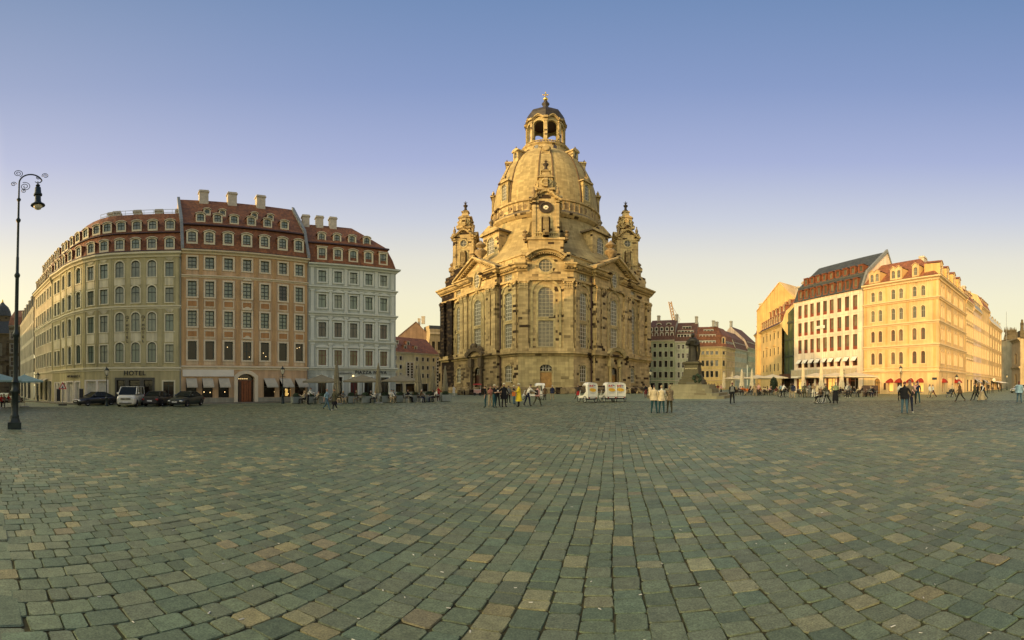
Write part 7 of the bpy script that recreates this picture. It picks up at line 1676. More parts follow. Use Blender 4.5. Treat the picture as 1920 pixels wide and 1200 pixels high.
for k, (px, d, w_) in enumerate(((46, 40, 3.6), (-6, 36, 4.2))):
    x, y = pt(px, d); parasol_open(x, y, ('pale teal parasol right behind the tall street lamp', 'pale teal parasol cut by the left edge of the picture')[k], 'pale teal parasols in the left street', 'canvas_teal', w_, 3.25, 2.6, -az(px))
g2 = 'cream parasols of the sunlit cafes'
folded_r = ((1357, 72, 4.0, 0.3, 'folded cream parasol right beside the monument steps'), (1373, 74, 4.1, 0.3, 'folded cream parasol directly behind the man in black'), (1391, 66, 4.2, 0.38, 'broad folded cream parasol right of the man in black'), (1410, 66, 4.3, 0.32, 'folded cream parasol in front of the yellow slanting house'), (1506, 56, 4.6, 0.3, 'folded cream parasol at the left end of the white modern block'), (1540, 55, 4.7, 0.34, 'folded cream parasol below the middle of the long balcony'), (1578, 54, 4.9, 0.35, 'folded cream parasol near the hanging balcony lantern'))
for px, d, h, r, lab in folded_r: x, y = pt(px, d); parasol_folded(x, y, lab, g2, 'canvas_cream', h, r, 1.0)
for px, d, w_, lab in ((1382, 76, 5.0, 'open cream parasol farthest left on the sunlit cafe terrace'), (1420, 72, 5.0, 'open cream parasol before the yellow slanting house'), (1448, 68, 4.6, 'open cream parasol next to the dark clipped bush'), (1530, 60, 5.0, 'open cream parasol under the left half of the long balcony'), (1566, 59, 4.8, 'open cream parasol under the right half of the long balcony'), (1604, 58, 5.6, 'largest open cream parasol beside the arched house door')):
    x, y = pt(px, d); parasol_open(x, y, lab, g2, 'canvas_cream', w_, 3.35, 2.75, -az(px) + 0.15)
# ------------------------------------------------------------------ planters, tables, chairs
def leafy(mb, c, sx_, sy_, h, n, key, rnd, size=0.09):
    for _ in range(n):
        a, q = rnd.uniform(0, 6.28), rnd.random(); u = rnd.uniform(-1, 1); r = math.sqrt(1 - u * u) * (0.75 + 0.3 * q)
        p = Vector((c[0] + sx_ * r * math.cos(a), c[1] + sy_ * r * math.sin(a), c[2] + h * u * (0.8 + 0.25 * q)))
        d1 = Vector((rnd.gauss(0, 1), rnd.gauss(0, 1), rnd.gauss(0, 1))).normalized() * size; d2 = d1.cross(Vector((rnd.gauss(0, 1), rnd.gauss(0, 1), rnd.gauss(0, 1)))).normalized() * size * 0.6
        mb.add([p - d1, p + d2, p + d1, p - d2], [(0, 1, 2, 3)], key)
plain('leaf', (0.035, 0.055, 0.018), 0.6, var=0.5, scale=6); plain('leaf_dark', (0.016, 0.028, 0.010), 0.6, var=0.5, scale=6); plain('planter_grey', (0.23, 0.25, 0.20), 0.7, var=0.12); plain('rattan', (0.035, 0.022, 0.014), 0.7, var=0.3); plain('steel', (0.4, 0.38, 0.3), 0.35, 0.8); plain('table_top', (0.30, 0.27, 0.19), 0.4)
def planter_meshes(L, seed):
    rnd = random.Random(seed); mb = MB(); t = 0.05
    mb.box(-L / 2, L / 2, -0.28, -0.28 + t, 0.04, 0.72, 'planter_grey'); mb.box(-L / 2, L / 2, 0.28 - t, 0.28, 0.04, 0.72, 'planter_grey'); mb.box(-L / 2, -L / 2 + t, -0.28 + t, 0.28 - t, 0.04, 0.72, 'planter_grey'); mb.box(L / 2 - t, L / 2, -0.28 + t, 0.28 - t, 0.04, 0.72, 'planter_grey')
    mb.box(-L / 2 + t, L / 2 - t, -0.28 + t, 0.28 - t, 0.0, 0.62, 'joint_soil'); box = mb.mesh('box')
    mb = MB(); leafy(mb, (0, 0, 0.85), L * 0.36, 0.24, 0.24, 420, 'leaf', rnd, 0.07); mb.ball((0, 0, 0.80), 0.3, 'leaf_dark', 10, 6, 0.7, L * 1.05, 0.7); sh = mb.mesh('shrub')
    return box, sh
PLN = [planter_meshes(1.15, 1), planter_meshes(1.0, 2)]
ppos = [(556, 757), (583, 758), (605, 760), (658, 760), (685, 761), (722, 761), (750, 760), (778, 759.5), (805, 758.5), (835, 758)]
for k, (px, py) in enumerate(ppos):
    x, y = pt(px, 41.2 + 0.25 * abs(k - 4)); lab = 'grey planter box with clipped shrub, ' + ('first', 'second', 'third', 'fourth', 'fifth', 'sixth', 'seventh', 'eighth', 'ninth')[k] + ' from the left on the terrace' if k < 9 else 'lone grey planter box with clipped shrub at the church end of the terrace'
    t = thing('planter', lab, 'planter', (x, y, gz(x)), -az(px) + 0.5, 'grey planters edging the restaurant terrace')
    bx, sh = PLN[k % 2]; link('box', bx, t); link('shrub', sh, t)
def chair_meshes():
    mb = MB(); mb.box(-0.22, 0.22, -0.22, 0.22, 0.43, 0.47, 'rattan'); seat = mb.mesh('seat')
    mb = MB(); mb.frame(lambda v: Vector((v.x, v.y + (v.z - 0.47) * 0.2, v.z))); mb.box(-0.22, 0.22, 0.20, 0.23, 0.5, 0.88, 'rattan'); back = mb.mesh('backrest')
    legs = []
    for sx_, sy_ in ((-1, -1), (1, -1), (-1, 1), (1, 1)): mb = MB(); mb.tube([(sx_ * 0.22, sy_ * 0.22, 0), (sx_ * 0.2, sy_ * 0.2, 0.45)], 0.014, 'steel', 5); legs.append(mb.mesh('leg'))
    arms = []
    for s in (-1, 1): mb = MB(); mb.tube([(s * 0.2, -0.2, 0.45), (s * 0.23, -0.2, 0.66), (s * 0.23, 0.22, 0.68)], 0.014, 'steel', 5); arms.append(mb.mesh('armrest'))
    return seat, back, legs, arms
CH = chair_meshes()
def chair(x, y, rz, label, group):
    t = thing('cafe_chair', label, 'chair', (x, y, gz(x)), rz, group); link('seat', CH[0], t); link('backrest', CH[1], t); [link('armrest', m_, t) for m_ in CH[3]]
    for l in CH[2]: link('leg', l, t)
    return t
def table_meshes():
    mb = MB(); mb.lathe([(0.38, 0.71), (0.4, 0.73), (0.38, 0.75)], 'table_top', 18); top = mb.mesh('table_top'); mb = MB(); mb.lathe([(0.24, 0), (0.24, 0.03), (0.04, 0.06), (0.03, 0.7), (0.12, 0.71)], 'steel', 10); return top, mb.mesh('leg')
TB = table_meshes()
def table(x, y, label, group):
    t = thing('cafe_table', label, 'table', (x, y, gz(x)), 0, group); link('table_top', TB[0], t); link('leg', TB[1], t)
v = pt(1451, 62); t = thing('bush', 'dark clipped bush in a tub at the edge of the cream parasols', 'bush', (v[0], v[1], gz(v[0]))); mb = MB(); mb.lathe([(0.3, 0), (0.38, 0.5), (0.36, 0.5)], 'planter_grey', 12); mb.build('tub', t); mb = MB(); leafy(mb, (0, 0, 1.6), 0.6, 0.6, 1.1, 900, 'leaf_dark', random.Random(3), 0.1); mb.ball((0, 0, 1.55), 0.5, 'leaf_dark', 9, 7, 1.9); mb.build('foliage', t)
x, y, z = gpt(1632, 51.5); t = thing('windbreak', 'dark brown screen closing the right end of the sunlit cafe', 'screen', (x, y, z), -az(1632)); mb = MB(); mb.box(-0.95, 0.95, -0.03, 0.03, 0.12, 1.45, 'wood_dark'); mb.build('panel', t)
for s in (-0.9, 0.9): mb = MB(); mb.box(s - 0.04, s + 0.04, -0.25, 0.25, 0, 0.12, 'wood_dark'); mb.build('foot', t)
plain('sign_red', (0.45, 0.03, 0.02), 0.5)
# ------------------------------------------------------------------ traffic sign, notice boards, stall, barrow
x, y, z = gpt(117.5, 43.0); t = thing('traffic_sign', 'triangular roadworks sign on a post before the white shop windows', 'sign', (x, y, z), -az(117))
mb = MB(); mb.tube([(0, 0, 0), (0, 0, 2.5)], 0.03, 'zinc', 6); mb.box(-0.45, 0.45, -0.2, 0.2, 0, 0.14, 'black'); mb.build('post', t)
mb = MB(); mb.prism([(-0.45, 1.75), (0.45, 1.75), (0, 2.55)], -0.05, -0.03, 'sign_red'); mb.prism([(-0.28, 1.85), (0.28, 1.85), (0, 2.35)], -0.056, -0.05, 'canvas_white'); mb.prism([(-0.14, 1.88), (0.06, 1.88), (0.1, 1.98), (-0.02, 2.1), (-0.06, 2.0)], -0.062, -0.056, 'black'); mb.build('sign_plate', t)
for px, d, lab in ((152.5, 42.8, 'black menu board standing beside the hotel shop windows'), (109.5, 46.5, 'black notice board farthest left along the hotel front')):
    x, y, z = gpt(px, d); t = thing('menu_board', lab, 'notice board', (x, y, z), -az(px)); mb = MB(); mb.box(-0.22, 0.22, -0.03, 0.03, 0.35, 1.75, 'black'); mb.box(-0.25, 0.25, -0.02, 0.04, 1.75, 1.8, 'zinc'); mb.build('board', t)
    for s in (-0.2, 0.2): mb = MB(); mb.tube([(s, 0, 0), (s, 0, 0.36)], 0.02, 'zinc', 5); mb.build('leg', t)
plain('stall_red', (0.42, 0.04, 0.02), 0.6, var=0.2)
x, y, z = gpt(895, 66); t = thing('market_cart', 'small red and white striped sales cart before the old church portal', 'cart', (x, y, z), -az(895))
mb = MB(); mb.box(-0.6, 0.6, -0.4, 0.4, 0.35, 1.0, 'canvas_white'); 
for k in range(3): mb.box(-0.61, 0.61, -0.41, 0.41, 0.42 + 0.2 * k, 0.52 + 0.2 * k, 'stall_red')
mb.build('body', t)
for s in (-0.45, 0.45): mb = MB(); mb.frame(lambda v, s=s: Vector((s + v.x, -0.42 + v.z, 0.25 + v.y))); mb.lathe([(0.25, -0.03), (0.25, 0.03)], 'black', 14); mb.build('wheel', t)
mb = MB(); mb.box(-0.75, 0.75, -0.55, 0.55, 1.75, 1.95, 'stall_red', 0.15); mb.build('roof', t)
for s in (-0.55, 0.55): mb = MB(); mb.tube([(s, 0, 1.0), (s, 0, 1.76)], 0.03, 'canvas_white', 5); mb.build('post', t)
# rubble blocks of the old church stacked along its foot
rnd = random.Random(12)
def rubble(px0, px1, d, n, lab):
    rk = ('sandstone_old', 'ruin', 'sandstone_old')
    for k in range(n):
        px = px0 + (px1 - px0) * (k + 0.5) / n; x, y = pt(px, d + rnd.uniform(-0.5, 0.5)); w_, h, dd = rnd.uniform(0.5, 1.0), rnd.uniform(0.5, 1.25), rnd.uniform(0.4, 0.8)
        bm = bmesh.new(); bmesh.ops.create_cube(bm, size=1.0)
        bmesh.ops.bevel(bm, geom=bm.edges[:], offset=0.12, segments=1, affect='EDGES')
        for v in bm.verts: v.co = Vector(((v.co.x + rnd.uniform(-.06, .06)) * w_ * 1.6, (v.co.y + rnd.uniform(-.06, .06)) * dd * 1.5, (v.co.z + 0.48 + rnd.uniform(-.05, .05)) * h))
        me = bpy.data.meshes.new('stone_block'); bm.to_mesh(me); bm.free(); me.materials.append(MAT[rk[k % 3]])
        tag(link('stone_block', me, None, (x, y, gz(x)), rnd.uniform(-0.4, 0.4)), lab, 'stone block', 'stone blocks ' + lab[lab.index('lying'):])
rubble(862, 928, 71.5, 12, 'dark worn stone block lying along the foot of the old church portal wall')
rubble(1168, 1200, 73.0, 7, 'low brown stone block lying along the church wall beyond the rickshaws')
rubble(1040, 1062, 72.0, 4, 'rough grey stone block lying beside the wooden church door')
# ------------------------------------------------------------------ vehicles
def paint(name, col):
    m, nt, b = _new(name); b.inputs['Base Color'].default_value = (*col, 1); b.inputs['Roughness'].default_value = 0.35; b.inputs['Coat Weight'].default_value = 0.35; b.inputs['Coat Roughness'].default_value = 0.06
    p, _ = _pos(nt); _bump(nt, b, _noise(nt, p, 3, 2), 0.03, 0.02)
paint('paint_black', (0.010, 0.011, 0.012)); paint('paint_green', (0.018, 0.024, 0.020)); paint('paint_white', (0.60, 0.57, 0.44)); paint('paint_silver', (0.36, 0.38, 0.36)); paint('paint_dark', (0.014, 0.012, 0.014))
glass('car_glass', (0.012, 0.014, 0.011), (0.03, 0.034, 0.026), 0.5, 1.22, 0.1); plain('tyre', (0.012, 0.012, 0.012), 0.85); plain('rim', (0.62, 0.62, 0.56), 0.35, 0.5); plain('head_glass', (0.62, 0.62, 0.54), 0.12); plain('tail_red', (0.25, 0.02, 0.012), 0.2); plain('plate', (0.70, 0.68, 0.58), 0.4); plain('car_trim', (0.02, 0.02, 0.02), 0.5); plain('chrome', (0.55, 0.54, 0.48), 0.15, 1.0)
def wheel(par, x, y, r, w=0.21):
    s = 1 if x > 0 else -1
    mb = MB(); mb.frame(lambda v: Vector((x + s * v.z, y + v.x, r + v.y)))
    mb.lathe([(r * 0.62, -w / 2), (r * 0.95, -w / 2), (r, -w * 0.3), (r, w * 0.3), (r * 0.95, w / 2), (r * 0.64, w / 2), (r * 0.6, w * 0.2)], 'tyre', 20, caps=False); o = mb.build('wheel', par)
    mb = MB(); mb.frame(lambda v: Vector((x + s * v.z, y + v.x, r + v.y)))
    mb.lathe([(r * 0.64, w * 0.3), (r * 0.6, w * 0.42), (r * 0.52, w * 0.2)], 'rim', 20, caps=False); mb.lathe([(r * 0.52, w * 0.12), (0.01, w * 0.12)], 'car_trim', 16, caps=False); mb.lathe([(r * 0.2, w * 0.15), (r * 0.16, w * 0.4), (0.01, w * 0.42)], 'rim', 10, caps=False)
    for k in range(7):
        a = 2 * math.pi * k / 7; c, q = math.cos(a), math.sin(a)
        mb.add([(c * r * 0.15 - q * 0.03, q * r * 0.15 + c * 0.03, w * 0.36), (c * r * 0.15 + q * 0.03, q * r * 0.15 - c * 0.03, w * 0.36), (c * r * 0.6 + q * 0.02, q * r * 0.6 - c * 0.02, w * 0.34), (c * r * 0.6 - q * 0.02, q * r * 0.6 + c * 0.02, w * 0.34)], [(0, 1, 2, 3)], 'rim')
    mb.build('rim', o)
def car(label, x, y, rz, key, st, gh, wheels, r=0.33, van=False, logo=None):
    t = thing('parked_van' if van else 'parked_car', label, 'van' if van else 'car', (x, y, gz(x)), rz, None if van else 'cars parked before the hotel')
    mb = MB(); v = []; n = 12
    for yy, w_, zb, zs, zc in st:
        h = zs - zb
        ring = [(-w_ * 0.80, zb), (-w_ * 0.97, zb + h * 0.16), (-w_, zb + h * 0.45), (-w_ * 0.985, zb + h * 0.72), (-w_ * 0.94, zs - 0.03), (-w_ * 0.80, zs + (zc - zs) * 0.55)]
        ring = ring + [(-a, b_) for a, b_ in ring[::-1]]; v += [(a, yy, b_) for a, b_ in ring]
    m = len(st)
    mb.add(v, [(j * n + i, j * n + (i + 1) % n, (j + 1) * n + (i + 1) % n, (j + 1) * n + i) for j in range(m - 1) for i in range(n)], key, True)
    mb.add(v[:n], [tuple(range(n))], key); mb.add(v[-n:], [tuple(range(n))], key)
    for yy in wheels:          # dark arches round the wheels
        for s in (-1, 1):
            pts = [(math.cos(a) * r * 1.17, math.sin(a) * r * 1.17) for a in [math.pi * q / 10 for q in range(11)]]
            wx = max(w_ for y2, w_, *_ in st) * 1.003
            mb.add([(s * wx, yy + a, r + b_) for a, b_ in pts] + [(s * wx, yy + r * -1.17, 0.22), (s * wx, yy + r * 1.17, 0.22)], [tuple(range(11)) + (11, 12)], 'car_trim')
    b = mb.build('body', t)
    (y0, z0), (y1, z1), (y2, z2), (y3, z3), wb, wt = gh
    mb = MB(); P = [(y0, z0, wb), (y1, z1, wt), (y2, z2, wt), (y3, z3, wb * 0.97)]
    L_ = [(-w_, yy, zz) for yy, zz, w_ in P]; Rr = [(w_, yy, zz) for yy, zz, w_ in P]
    mb.add([L_[1], Rr[1], Rr[2], L_[2], (0, y1 + 0.05, z1 + 0.04), (0, y2 - 0.05, z2 + 0.04)], [(0, 4, 5, 3), (4, 1, 2, 5), (0, 1, 4), (3, 5, 2)], key, True)
    for S in (L_, Rr):
        for a, c in ((0, 1), (2, 3)): mb.tube([S[a], S[c]], 0.045, key, 5)
        mb.tube([S[1], S[2]], 0.04, key, 5)
        nb = 2 if van else 1
        for q in range(nb):
            f = (q + 1) / (nb + 1) - (0.02 if not van else 0.1); A = Vector(S[0]).lerp(Vector(S[3]), f); B = Vector(S[1]).lerp(Vector(S[2]), f); mb.tube([A, B], 0.04, 'car_trim' if not van else key, 5)
    mb.build('roof', t)
    def inset(S, k): return [tuple(v) for v in S]
    mb = MB(); mb.add([L_[0], Rr[0], Rr[1], L_[1]], [(0, 1, 2, 3)], 'car_glass'); mb.build('windscreen', t)
    mb = MB(); mb.add([L_[3], Rr[3], Rr[2], L_[2]], [(0, 1, 2, 3)], 'car_glass'); mb.build('rear_window', t)
    for S in (L_, Rr): mb = MB(); mb.add(S, [(0, 1, 2, 3)], 'car_glass'); mb.build('side_window', t)
    for yy in wheels:
        for s in (-1, 1): wheel(t, s * (max(q[1] for q in st) - 0.09), yy, r)
    f0, f1 = st[0], st[1]; re = st[-1]; zl = f1[2] + (f1[3] - f1[2]) * 0.72
    for s in (-1, 1):
        mb = MB(); mb.ball((s * f1[1] * 0.74, f0[0] + 0.1, zl), 0.17, 'head_glass', 10, 6, 0.5, 1.25, 0.8); mb.build('headlight', t)
        mb = MB(); mb.ball((s * re[1] * 0.93, re[0] - 0.08, re[2] + (re[3] - re[2]) * 0.70), 0.15, 'tail_red', 10, 6, 0.75 if not van else 1.8, 1.2, 0.9); mb.build('tail_light', t)
        mb = MB(); mb.ball((s * (wb + 0.13), y0 + 0.42, z0 + 0.12), 0.12, key, 8, 6, 0.8, 1.0, 0.7); mb.build('wing_mirror', t)
        mb = MB()
        for yy in ((-0.05, 0.95) if not van else (-0.95, 0.2)): mb.box(s * max(q[1] for q in st) * 0.985 - 0.02, s * max(q[1] for q in st) * 0.985 + 0.02, yy, yy + 0.16, f1[3] + 0.02, f1[3] + 0.05, 'chrome' if not van else key)
        mb.build('door_handle', t)
    mb = MB(); mb.box(-f0[1] * 0.62, f0[1] * 0.62, f0[0] - 0.03, f0[0] + 0.1, zl - 0.09, zl + 0.07, 'car_trim')
    for q in range(3): mb.box(-f0[1] * 0.6, f0[1] * 0.6, f0[0] - 0.045, f0[0] - 0.03, zl - 0.06 + q * 0.045, zl - 0.045 + q * 0.045, 'chrome')
    mb.box(-f0[1] * 0.8, f0[1] * 0.8, f0[0] - 0.02, f0[0] + 0.1, f0[2] + 0.02, f0[2] + 0.12, 'car_trim'); mb.frame(lambda v: Vector((v.x, f0[0] - 0.05 - v.z, zl + v.y))); mb.lathe([(0.075, 0), (0.08, 0.02), (0.06, 0.02)], 'chrome', 12); mb.build('grille', t)
    for yy, zz in ((f0[0] - 0.05, f0[2] + 0.17), (re[0] + 0.03, re[2] + (re[3] - re[2]) * 0.45)): mb = MB(); mb.box(-0.26, 0.26, yy - 0.012, yy + 0.012, zz - 0.055, zz + 0.055, 'plate'); mb.build('number_plate', t)
    return t
SED = [(-2.42, 0.66, 0.30, 0.60, 0.64), (-2.30, 0.80, 0.22, 0.68, 0.73), (-1.95, 0.88, 0.20, 0.74, 0.82), (-1.2, 0.91, 0.20, 0.83, 0.93), (-0.8, 0.92, 0.20, 0.88, 0.97), (0.9, 0.92, 0.20, 0.92, 0.99), (1.6, 0.91, 0.20, 0.93, 1.01), (2.2, 0.86, 0.24, 0.90, 0.98), (2.4, 0.76, 0.34, 0.84, 0.88)]
SGH = ((-1.0, 0.95), (-0.15, 1.42), (0.8, 1.42), (1.8, 0.99), 0.82, 0.62)
HAT = [(y, w_, a, b + 0.03, c + 0.03) for y, w_, a, b, c in SED]; HGH = ((-0.95, 0.95), (-0.2, 1.47), (1.1, 1.45), (1.85, 1.0), 0.81, 0.62)
VAN = [(-2.42, 0.78, 0.32, 0.92, 0.95), (-2.32, 0.88, 0.24, 1.02, 1.06), (-1.9, 0.94, 0.22, 1.10, 1.2), (-1.5, 0.95, 0.22, 1.12, 1.24), (2.2, 0.95, 0.22, 1.12, 1.24), (2.42, 0.92, 0.3, 1.1, 1.18)]
VGH = ((-1.78, 1.2), (-0.95, 1.93), (2.3, 1.94), (2.42, 1.2), 0.90, 0.80)
for px, d, th, key, st, gh, lab, van in ((179, 43.0, -58, 'paint_black', SED, SGH, 'black saloon car parked farthest left, its nose turned to the left', False), (246, 40.2, -13, 'paint_white', VAN, VGH, 'white passenger van parked before the hotel entrance', True), (298, 40.6, 158, 'paint_dark', HAT, HGH, 'black hatchback showing its red tail lights right of the van', False), (350, 39.6, -28, 'paint_green', SED, SGH, 'dark green saloon facing the viewer at the edge of the orange house', False)):
    x, y = pt(px, d); car(lab, x, y, -az(px) + R(th), key, st, gh, (-1.5, 1.42), 0.33 if not van else 0.34, van)
x, y = pt(1913, 72); c_ = car('silver car driving out of the right street', x, y, -az(1913) + R(-30), 'paint_silver', SED, SGH, (-1.5, 1.42)); del c_['group']
def rickshaw_meshes():
    out = {}
    mb = MB()        # cabin shell: rounded back panel, roof, rear cheeks, nose
    back = [(-0.52, 0.55), (-0.54, 1.55), (-0.46, 1.74), (-0.3, 1.82), (0.3, 1.82), (0.46, 1.74), (0.54, 1.55), (0.52, 0.55)]; n = len(back)
    secs = [(0.62, 0.90, 0.0), (0.66, 1.0, 0.0), (0.35, 1.03, 0.02), (-0.1, 1.0, 0.04), (-0.38, 0.86, -0.06)]
    v = []
    for yy, s, dz in secs: v += [(x * s, yy, z * (1 if s > 0.95 else 0.985) + dz) for x, z in back]
    mb.add(v[:n], [tuple(range(n))], 'rick_white')
    mb.add(v, [(j * n + i, j * n + i + 1, (j + 1) * n + i + 1, (j + 1) * n + i) for j in range(len(secs) - 1) for i in range(n - 1) if not (j >= 2 and i in (0, n - 2))], 'rick_white', True)
    mb.box(-0.5, 0.5, -0.9, 0.62, 0.42, 0.5, 'rick_white'); out['cabin'] = mb.mesh('cabin')
    mb = MB()
    for s in (-1, 1): mb.prism([(-0.95, 0.42), (0.6, 0.42), (0.6, 0.9), (0.2, 0.92), (-0.1, 0.62), (-0.9, 0.56)], 0.46 * s, 0.52 * s, 'rick_white') if False else mb.add([(s * 0.52, y_, z_) for y_, z_ in ((-0.95, 0.42), (0.62, 0.42), (0.62, 0.95), (0.25, 1.0), (-0.15, 0.66), (-0.9, 0.58))] + [(s * 0.47, y_, z_) for y_, z_ in ((-0.95, 0.42), (0.62, 0.42), (0.62, 0.95), (0.25, 1.0), (-0.15, 0.66), (-0.9, 0.58))], [(0, 1, 2, 3, 4, 5), (11, 10, 9, 8, 7, 6), (2, 8, 9, 3), (3, 9, 10, 4), (4, 10, 11, 5)], 'rick_white')
    mb.lathe([(0.5, 0), (0.42, 0.35), (0.22, 0.75), (0.05, 0.9)], 'rick_white', 14, (0, 0, 0), True); k = 14 * 4
    base = len(mb.v) - 4 * 14 - 28
    mb.v = [p if i < base else (p[0] * 0.95, -0.9 - p[2], 0.52 + p[1] * 0.35) for i, p in enumerate(mb.v)]
    out['fairing'] = mb.mesh('fairing')
    mb = MB(); mb.box(-0.45, 0.45, 0.05, 0.5, 0.5, 0.78, 'car_trim'); mb.box(-0.45, 0.45, 0.42, 0.56, 0.78, 1.35, 'car_trim'); mb.box(-0.14, 0.14, -0.95, -0.65, 0.85, 0.93, 'car_trim'); mb.tube([(0, -0.8, 0.5), (0, -0.8, 0.86)], 0.03, 'car_trim', 6); out['seat'] = mb.mesh('seat')
    mb = MB(); mb.tube([(0, -1.75, 0.3), (0, -1.5, 0.95), (0, -1.42, 1.1)], 0.03, 'rick_white', 6); mb.tube([(-0.3, -1.25, 1.12), (0, -1.42, 1.12), (0.3, -1.25, 1.12)], 0.02, 'car_trim', 6); out['handlebar'] = mb.mesh('handlebar')
    mb = MB(); pts = [(-0.32 + 0.3 * 0, 0)] 
    mb.add([(0.36 * math.cos(2 * math.pi * i / 20), 0.672, 1.17 + 0.16 * math.sin(2 * math.pi * i / 20) + 0.03 * math.cos(2 * math.pi * i / 20)) for i in range(20)], [tuple(range(20))], 'logo_yellow')
    for x0, x1, z0, z1, kk in ((-0.30, -0.10, 1.52, 1.58, 'logo_purple'), (-0.18, 0.02, 1.59, 1.64, 'logo_purple'), (-0.06, 0.10, 1.46, 1.54, 'logo_red'), (0.02, 0.12, 1.54, 1.62, 'logo_red'), (0.15, 0.36, 1.46, 1.54, 'logo_red'), (0.22, 0.34, 1.54, 1.62, 'logo_red'), (-0.2, 0.2, 1.15, 1.19, 'logo_orange'), (-0.36, 0.36, 1.37, 1.385, 'zinc'), (-0.3, 0.3, 0.92, 0.935, 'zinc'), (-0.2, 0.25, 0.84, 0.86, 'zinc')): mb.add([(x0, 0.678, z0), (x1, 0.678, z0), (x1, 0.678, z1), (x0, 0.678, z1)], [(0, 1, 2, 3)], kk)
    for x0, z0 in ((-0.02, 1.48), (0.25, 1.48)): mb.add([(x0, 0.68, z0), (x0 + 0.05, 0.68, z0), (x0 + 0.05, 0.68, z0 + 0.04), (x0, 0.68, z0 + 0.04)], [(0, 1, 2, 3)], 'rick_white')
    out['emblem'] = mb.mesh('emblem')
    mb = MB(); mb.tube([(-0.55, 0.25, 0.3), (0.55, 0.25, 0.3)], 0.03, 'car_trim', 6); mb.box(-0.4, 0.4, 0.56, 0.66, 0.3, 0.42, 'car_trim'); mb.tube([(0, 0.2, 0.35), (0, -1.3, 0.35)], 0.04, 'car_trim', 6); out['chassis'] = mb.mesh('chassis')
    for s in (-1, 1): pass
    mb = MB(); mb.box(-0.42, -0.32, 0.66, 0.69, 0.4, 0.5, 'tail_red'); l1 = mb.mesh('tail_light'); mb = MB(); mb.box(0.32, 0.42, 0.66, 0.69, 0.4, 0.5, 'tail_red'); l2 = mb.mesh('tail_light')
    def wh(x, y): 
        mb = MB(); mb.frame(lambda v: Vector((x + v.z, y + v.x, 0.31 + v.y)))
        mb.tube([(0.285 * math.cos(2 * math.pi * i / 20), 0.285 * math.sin(2 * math.pi * i / 20), 0) for i in range(21)], 0.028, 'tyre', 6, caps=False)
        for q in range(8): a = q * math.pi / 4; mb.tube([(0, 0, 0), (0.27 * math.cos(a), 0.27 * math.sin(a), 0)], 0.006, 'rim', 4)
        mb.lathe([(0.04, -0.05), (0.04, 0.05)], 'rim', 8); return mb.mesh('wheel')
    return out, [l1, l2], [wh(-0.6, 0.25), wh(0.6, 0.25), wh(0, -1.75)]
plain('rick_white', (0.74, 0.70, 0.56), 0.35, var=0.05); plain('logo_yellow', (0.72, 0.42, 0.04), 0.5); plain('logo_red', (0.50, 0.04, 0.04), 0.5); plain('logo_purple', (0.16, 0.10, 0.20), 0.5); plain('logo_orange', (0.55, 0.22, 0.03), 0.5)
RK = rickshaw_meshes()
for px, d, th, lab in ((1104, 36.5, -147, 'white covered rickshaw at the left of the row of three, seen from behind'), (1141, 37.5, -152, 'white covered rickshaw in the middle of the row of three'), (1159, 38.0, -160, 'white covered rickshaw at the right of the row of three'), (1009, 44.0, -80, 'white rickshaw half hidden behind the people before the church door')):
    x, y = pt(px, d); t = thing('rickshaw', lab, 'rickshaw', (x, y, gz(x)), -az(px) + R(th), 'white cycle rickshaws before the church')
    for n_, me in RK[0].items(): link(n_, me, t)
    for me in RK[1]: link('tail_light', me, t)
    for me in RK[2]: link('wheel', me, t)
def ring_wheel(par, x, y, r, key='rim', n=18, th=0.02, name='wheel'):
    mb = MB(); mb.frame(lambda v: Vector((x + v.z, y + v.x, r + v.y)))
    mb.tube([(r * 0.95 * math.cos(2 * math.pi * i / n), r * 0.95 * math.sin(2 * math.pi * i / n), 0) for i in range(n + 1)], th, 'tyre', 5, caps=False); mb.tube([(r * 0.86 * math.cos(2 * math.pi * i / n), r * 0.86 * math.sin(2 * math.pi * i / n), 0) for i in range(n + 1)], th * 0.6, key, 4, caps=False)
    for q in range(10): a = q * math.pi / 5; mb.tube([(0, 0, 0), (r * 0.9 * math.cos(a), r * 0.9 * math.sin(a), 0)], 0.006, key, 4)
    return mb.build(name, par)
def bicycle(px, d, th, lab, key):
    x, y = pt(px, d); t = thing('bicycle', lab, 'bicycle', (x, y, gz(x)), -az(px) + R(th), 'bicycles by the sunlit cafe')
    ring_wheel(t, 0, -0.52, 0.34); ring_wheel(t, 0, 0.52, 0.34)
    mb = MB(); A, B, C, D, E = (0, 0.52, 0.34), (0, 0.1, 0.28), (0, 0.22, 0.82), (0, -0.38, 0.82), (0, -0.52, 0.34)
    for p, q in ((A, B), (A, C), (B, C), (B, (0, -0.36, 0.74)), (C, D), (E, (0, -0.36, 0.98))): mb.tube([p, q], 0.018, key, 6)
    mb.build('frame', t); mb = MB(); mb.tube([(-0.26, -0.2, 1.02), (-0.1, -0.36, 1.02), (0.1, -0.36, 1.02), (0.26, -0.2, 1.02)], 0.014, 'steel', 6); mb.build('handlebar', t); mb = MB(); mb.ball((0, 0.26, 0.92), 0.1, 'car_trim', 8, 5, 0.4, 0.9, 1.4); mb.tube([(0, 0.23, 0.8), (0, 0.25, 0.9)], 0.014, 'steel', 6); mb.build('saddle', t)
bicycle(1472, 49.5, -75, 'silver bicycle held by the cyclist in the white shirt', 'steel'); bicycle(1479, 51, -60, 'second bicycle leaning near the glass infill', 'paint_dark')
x, y = pt(1539, 33.8); WC = (x, y); t = thing('wheelchair', 'wheelchair pushed across the square toward the left', 'wheelchair', (x, y, gz(x)), -az(1539) + R(-70))
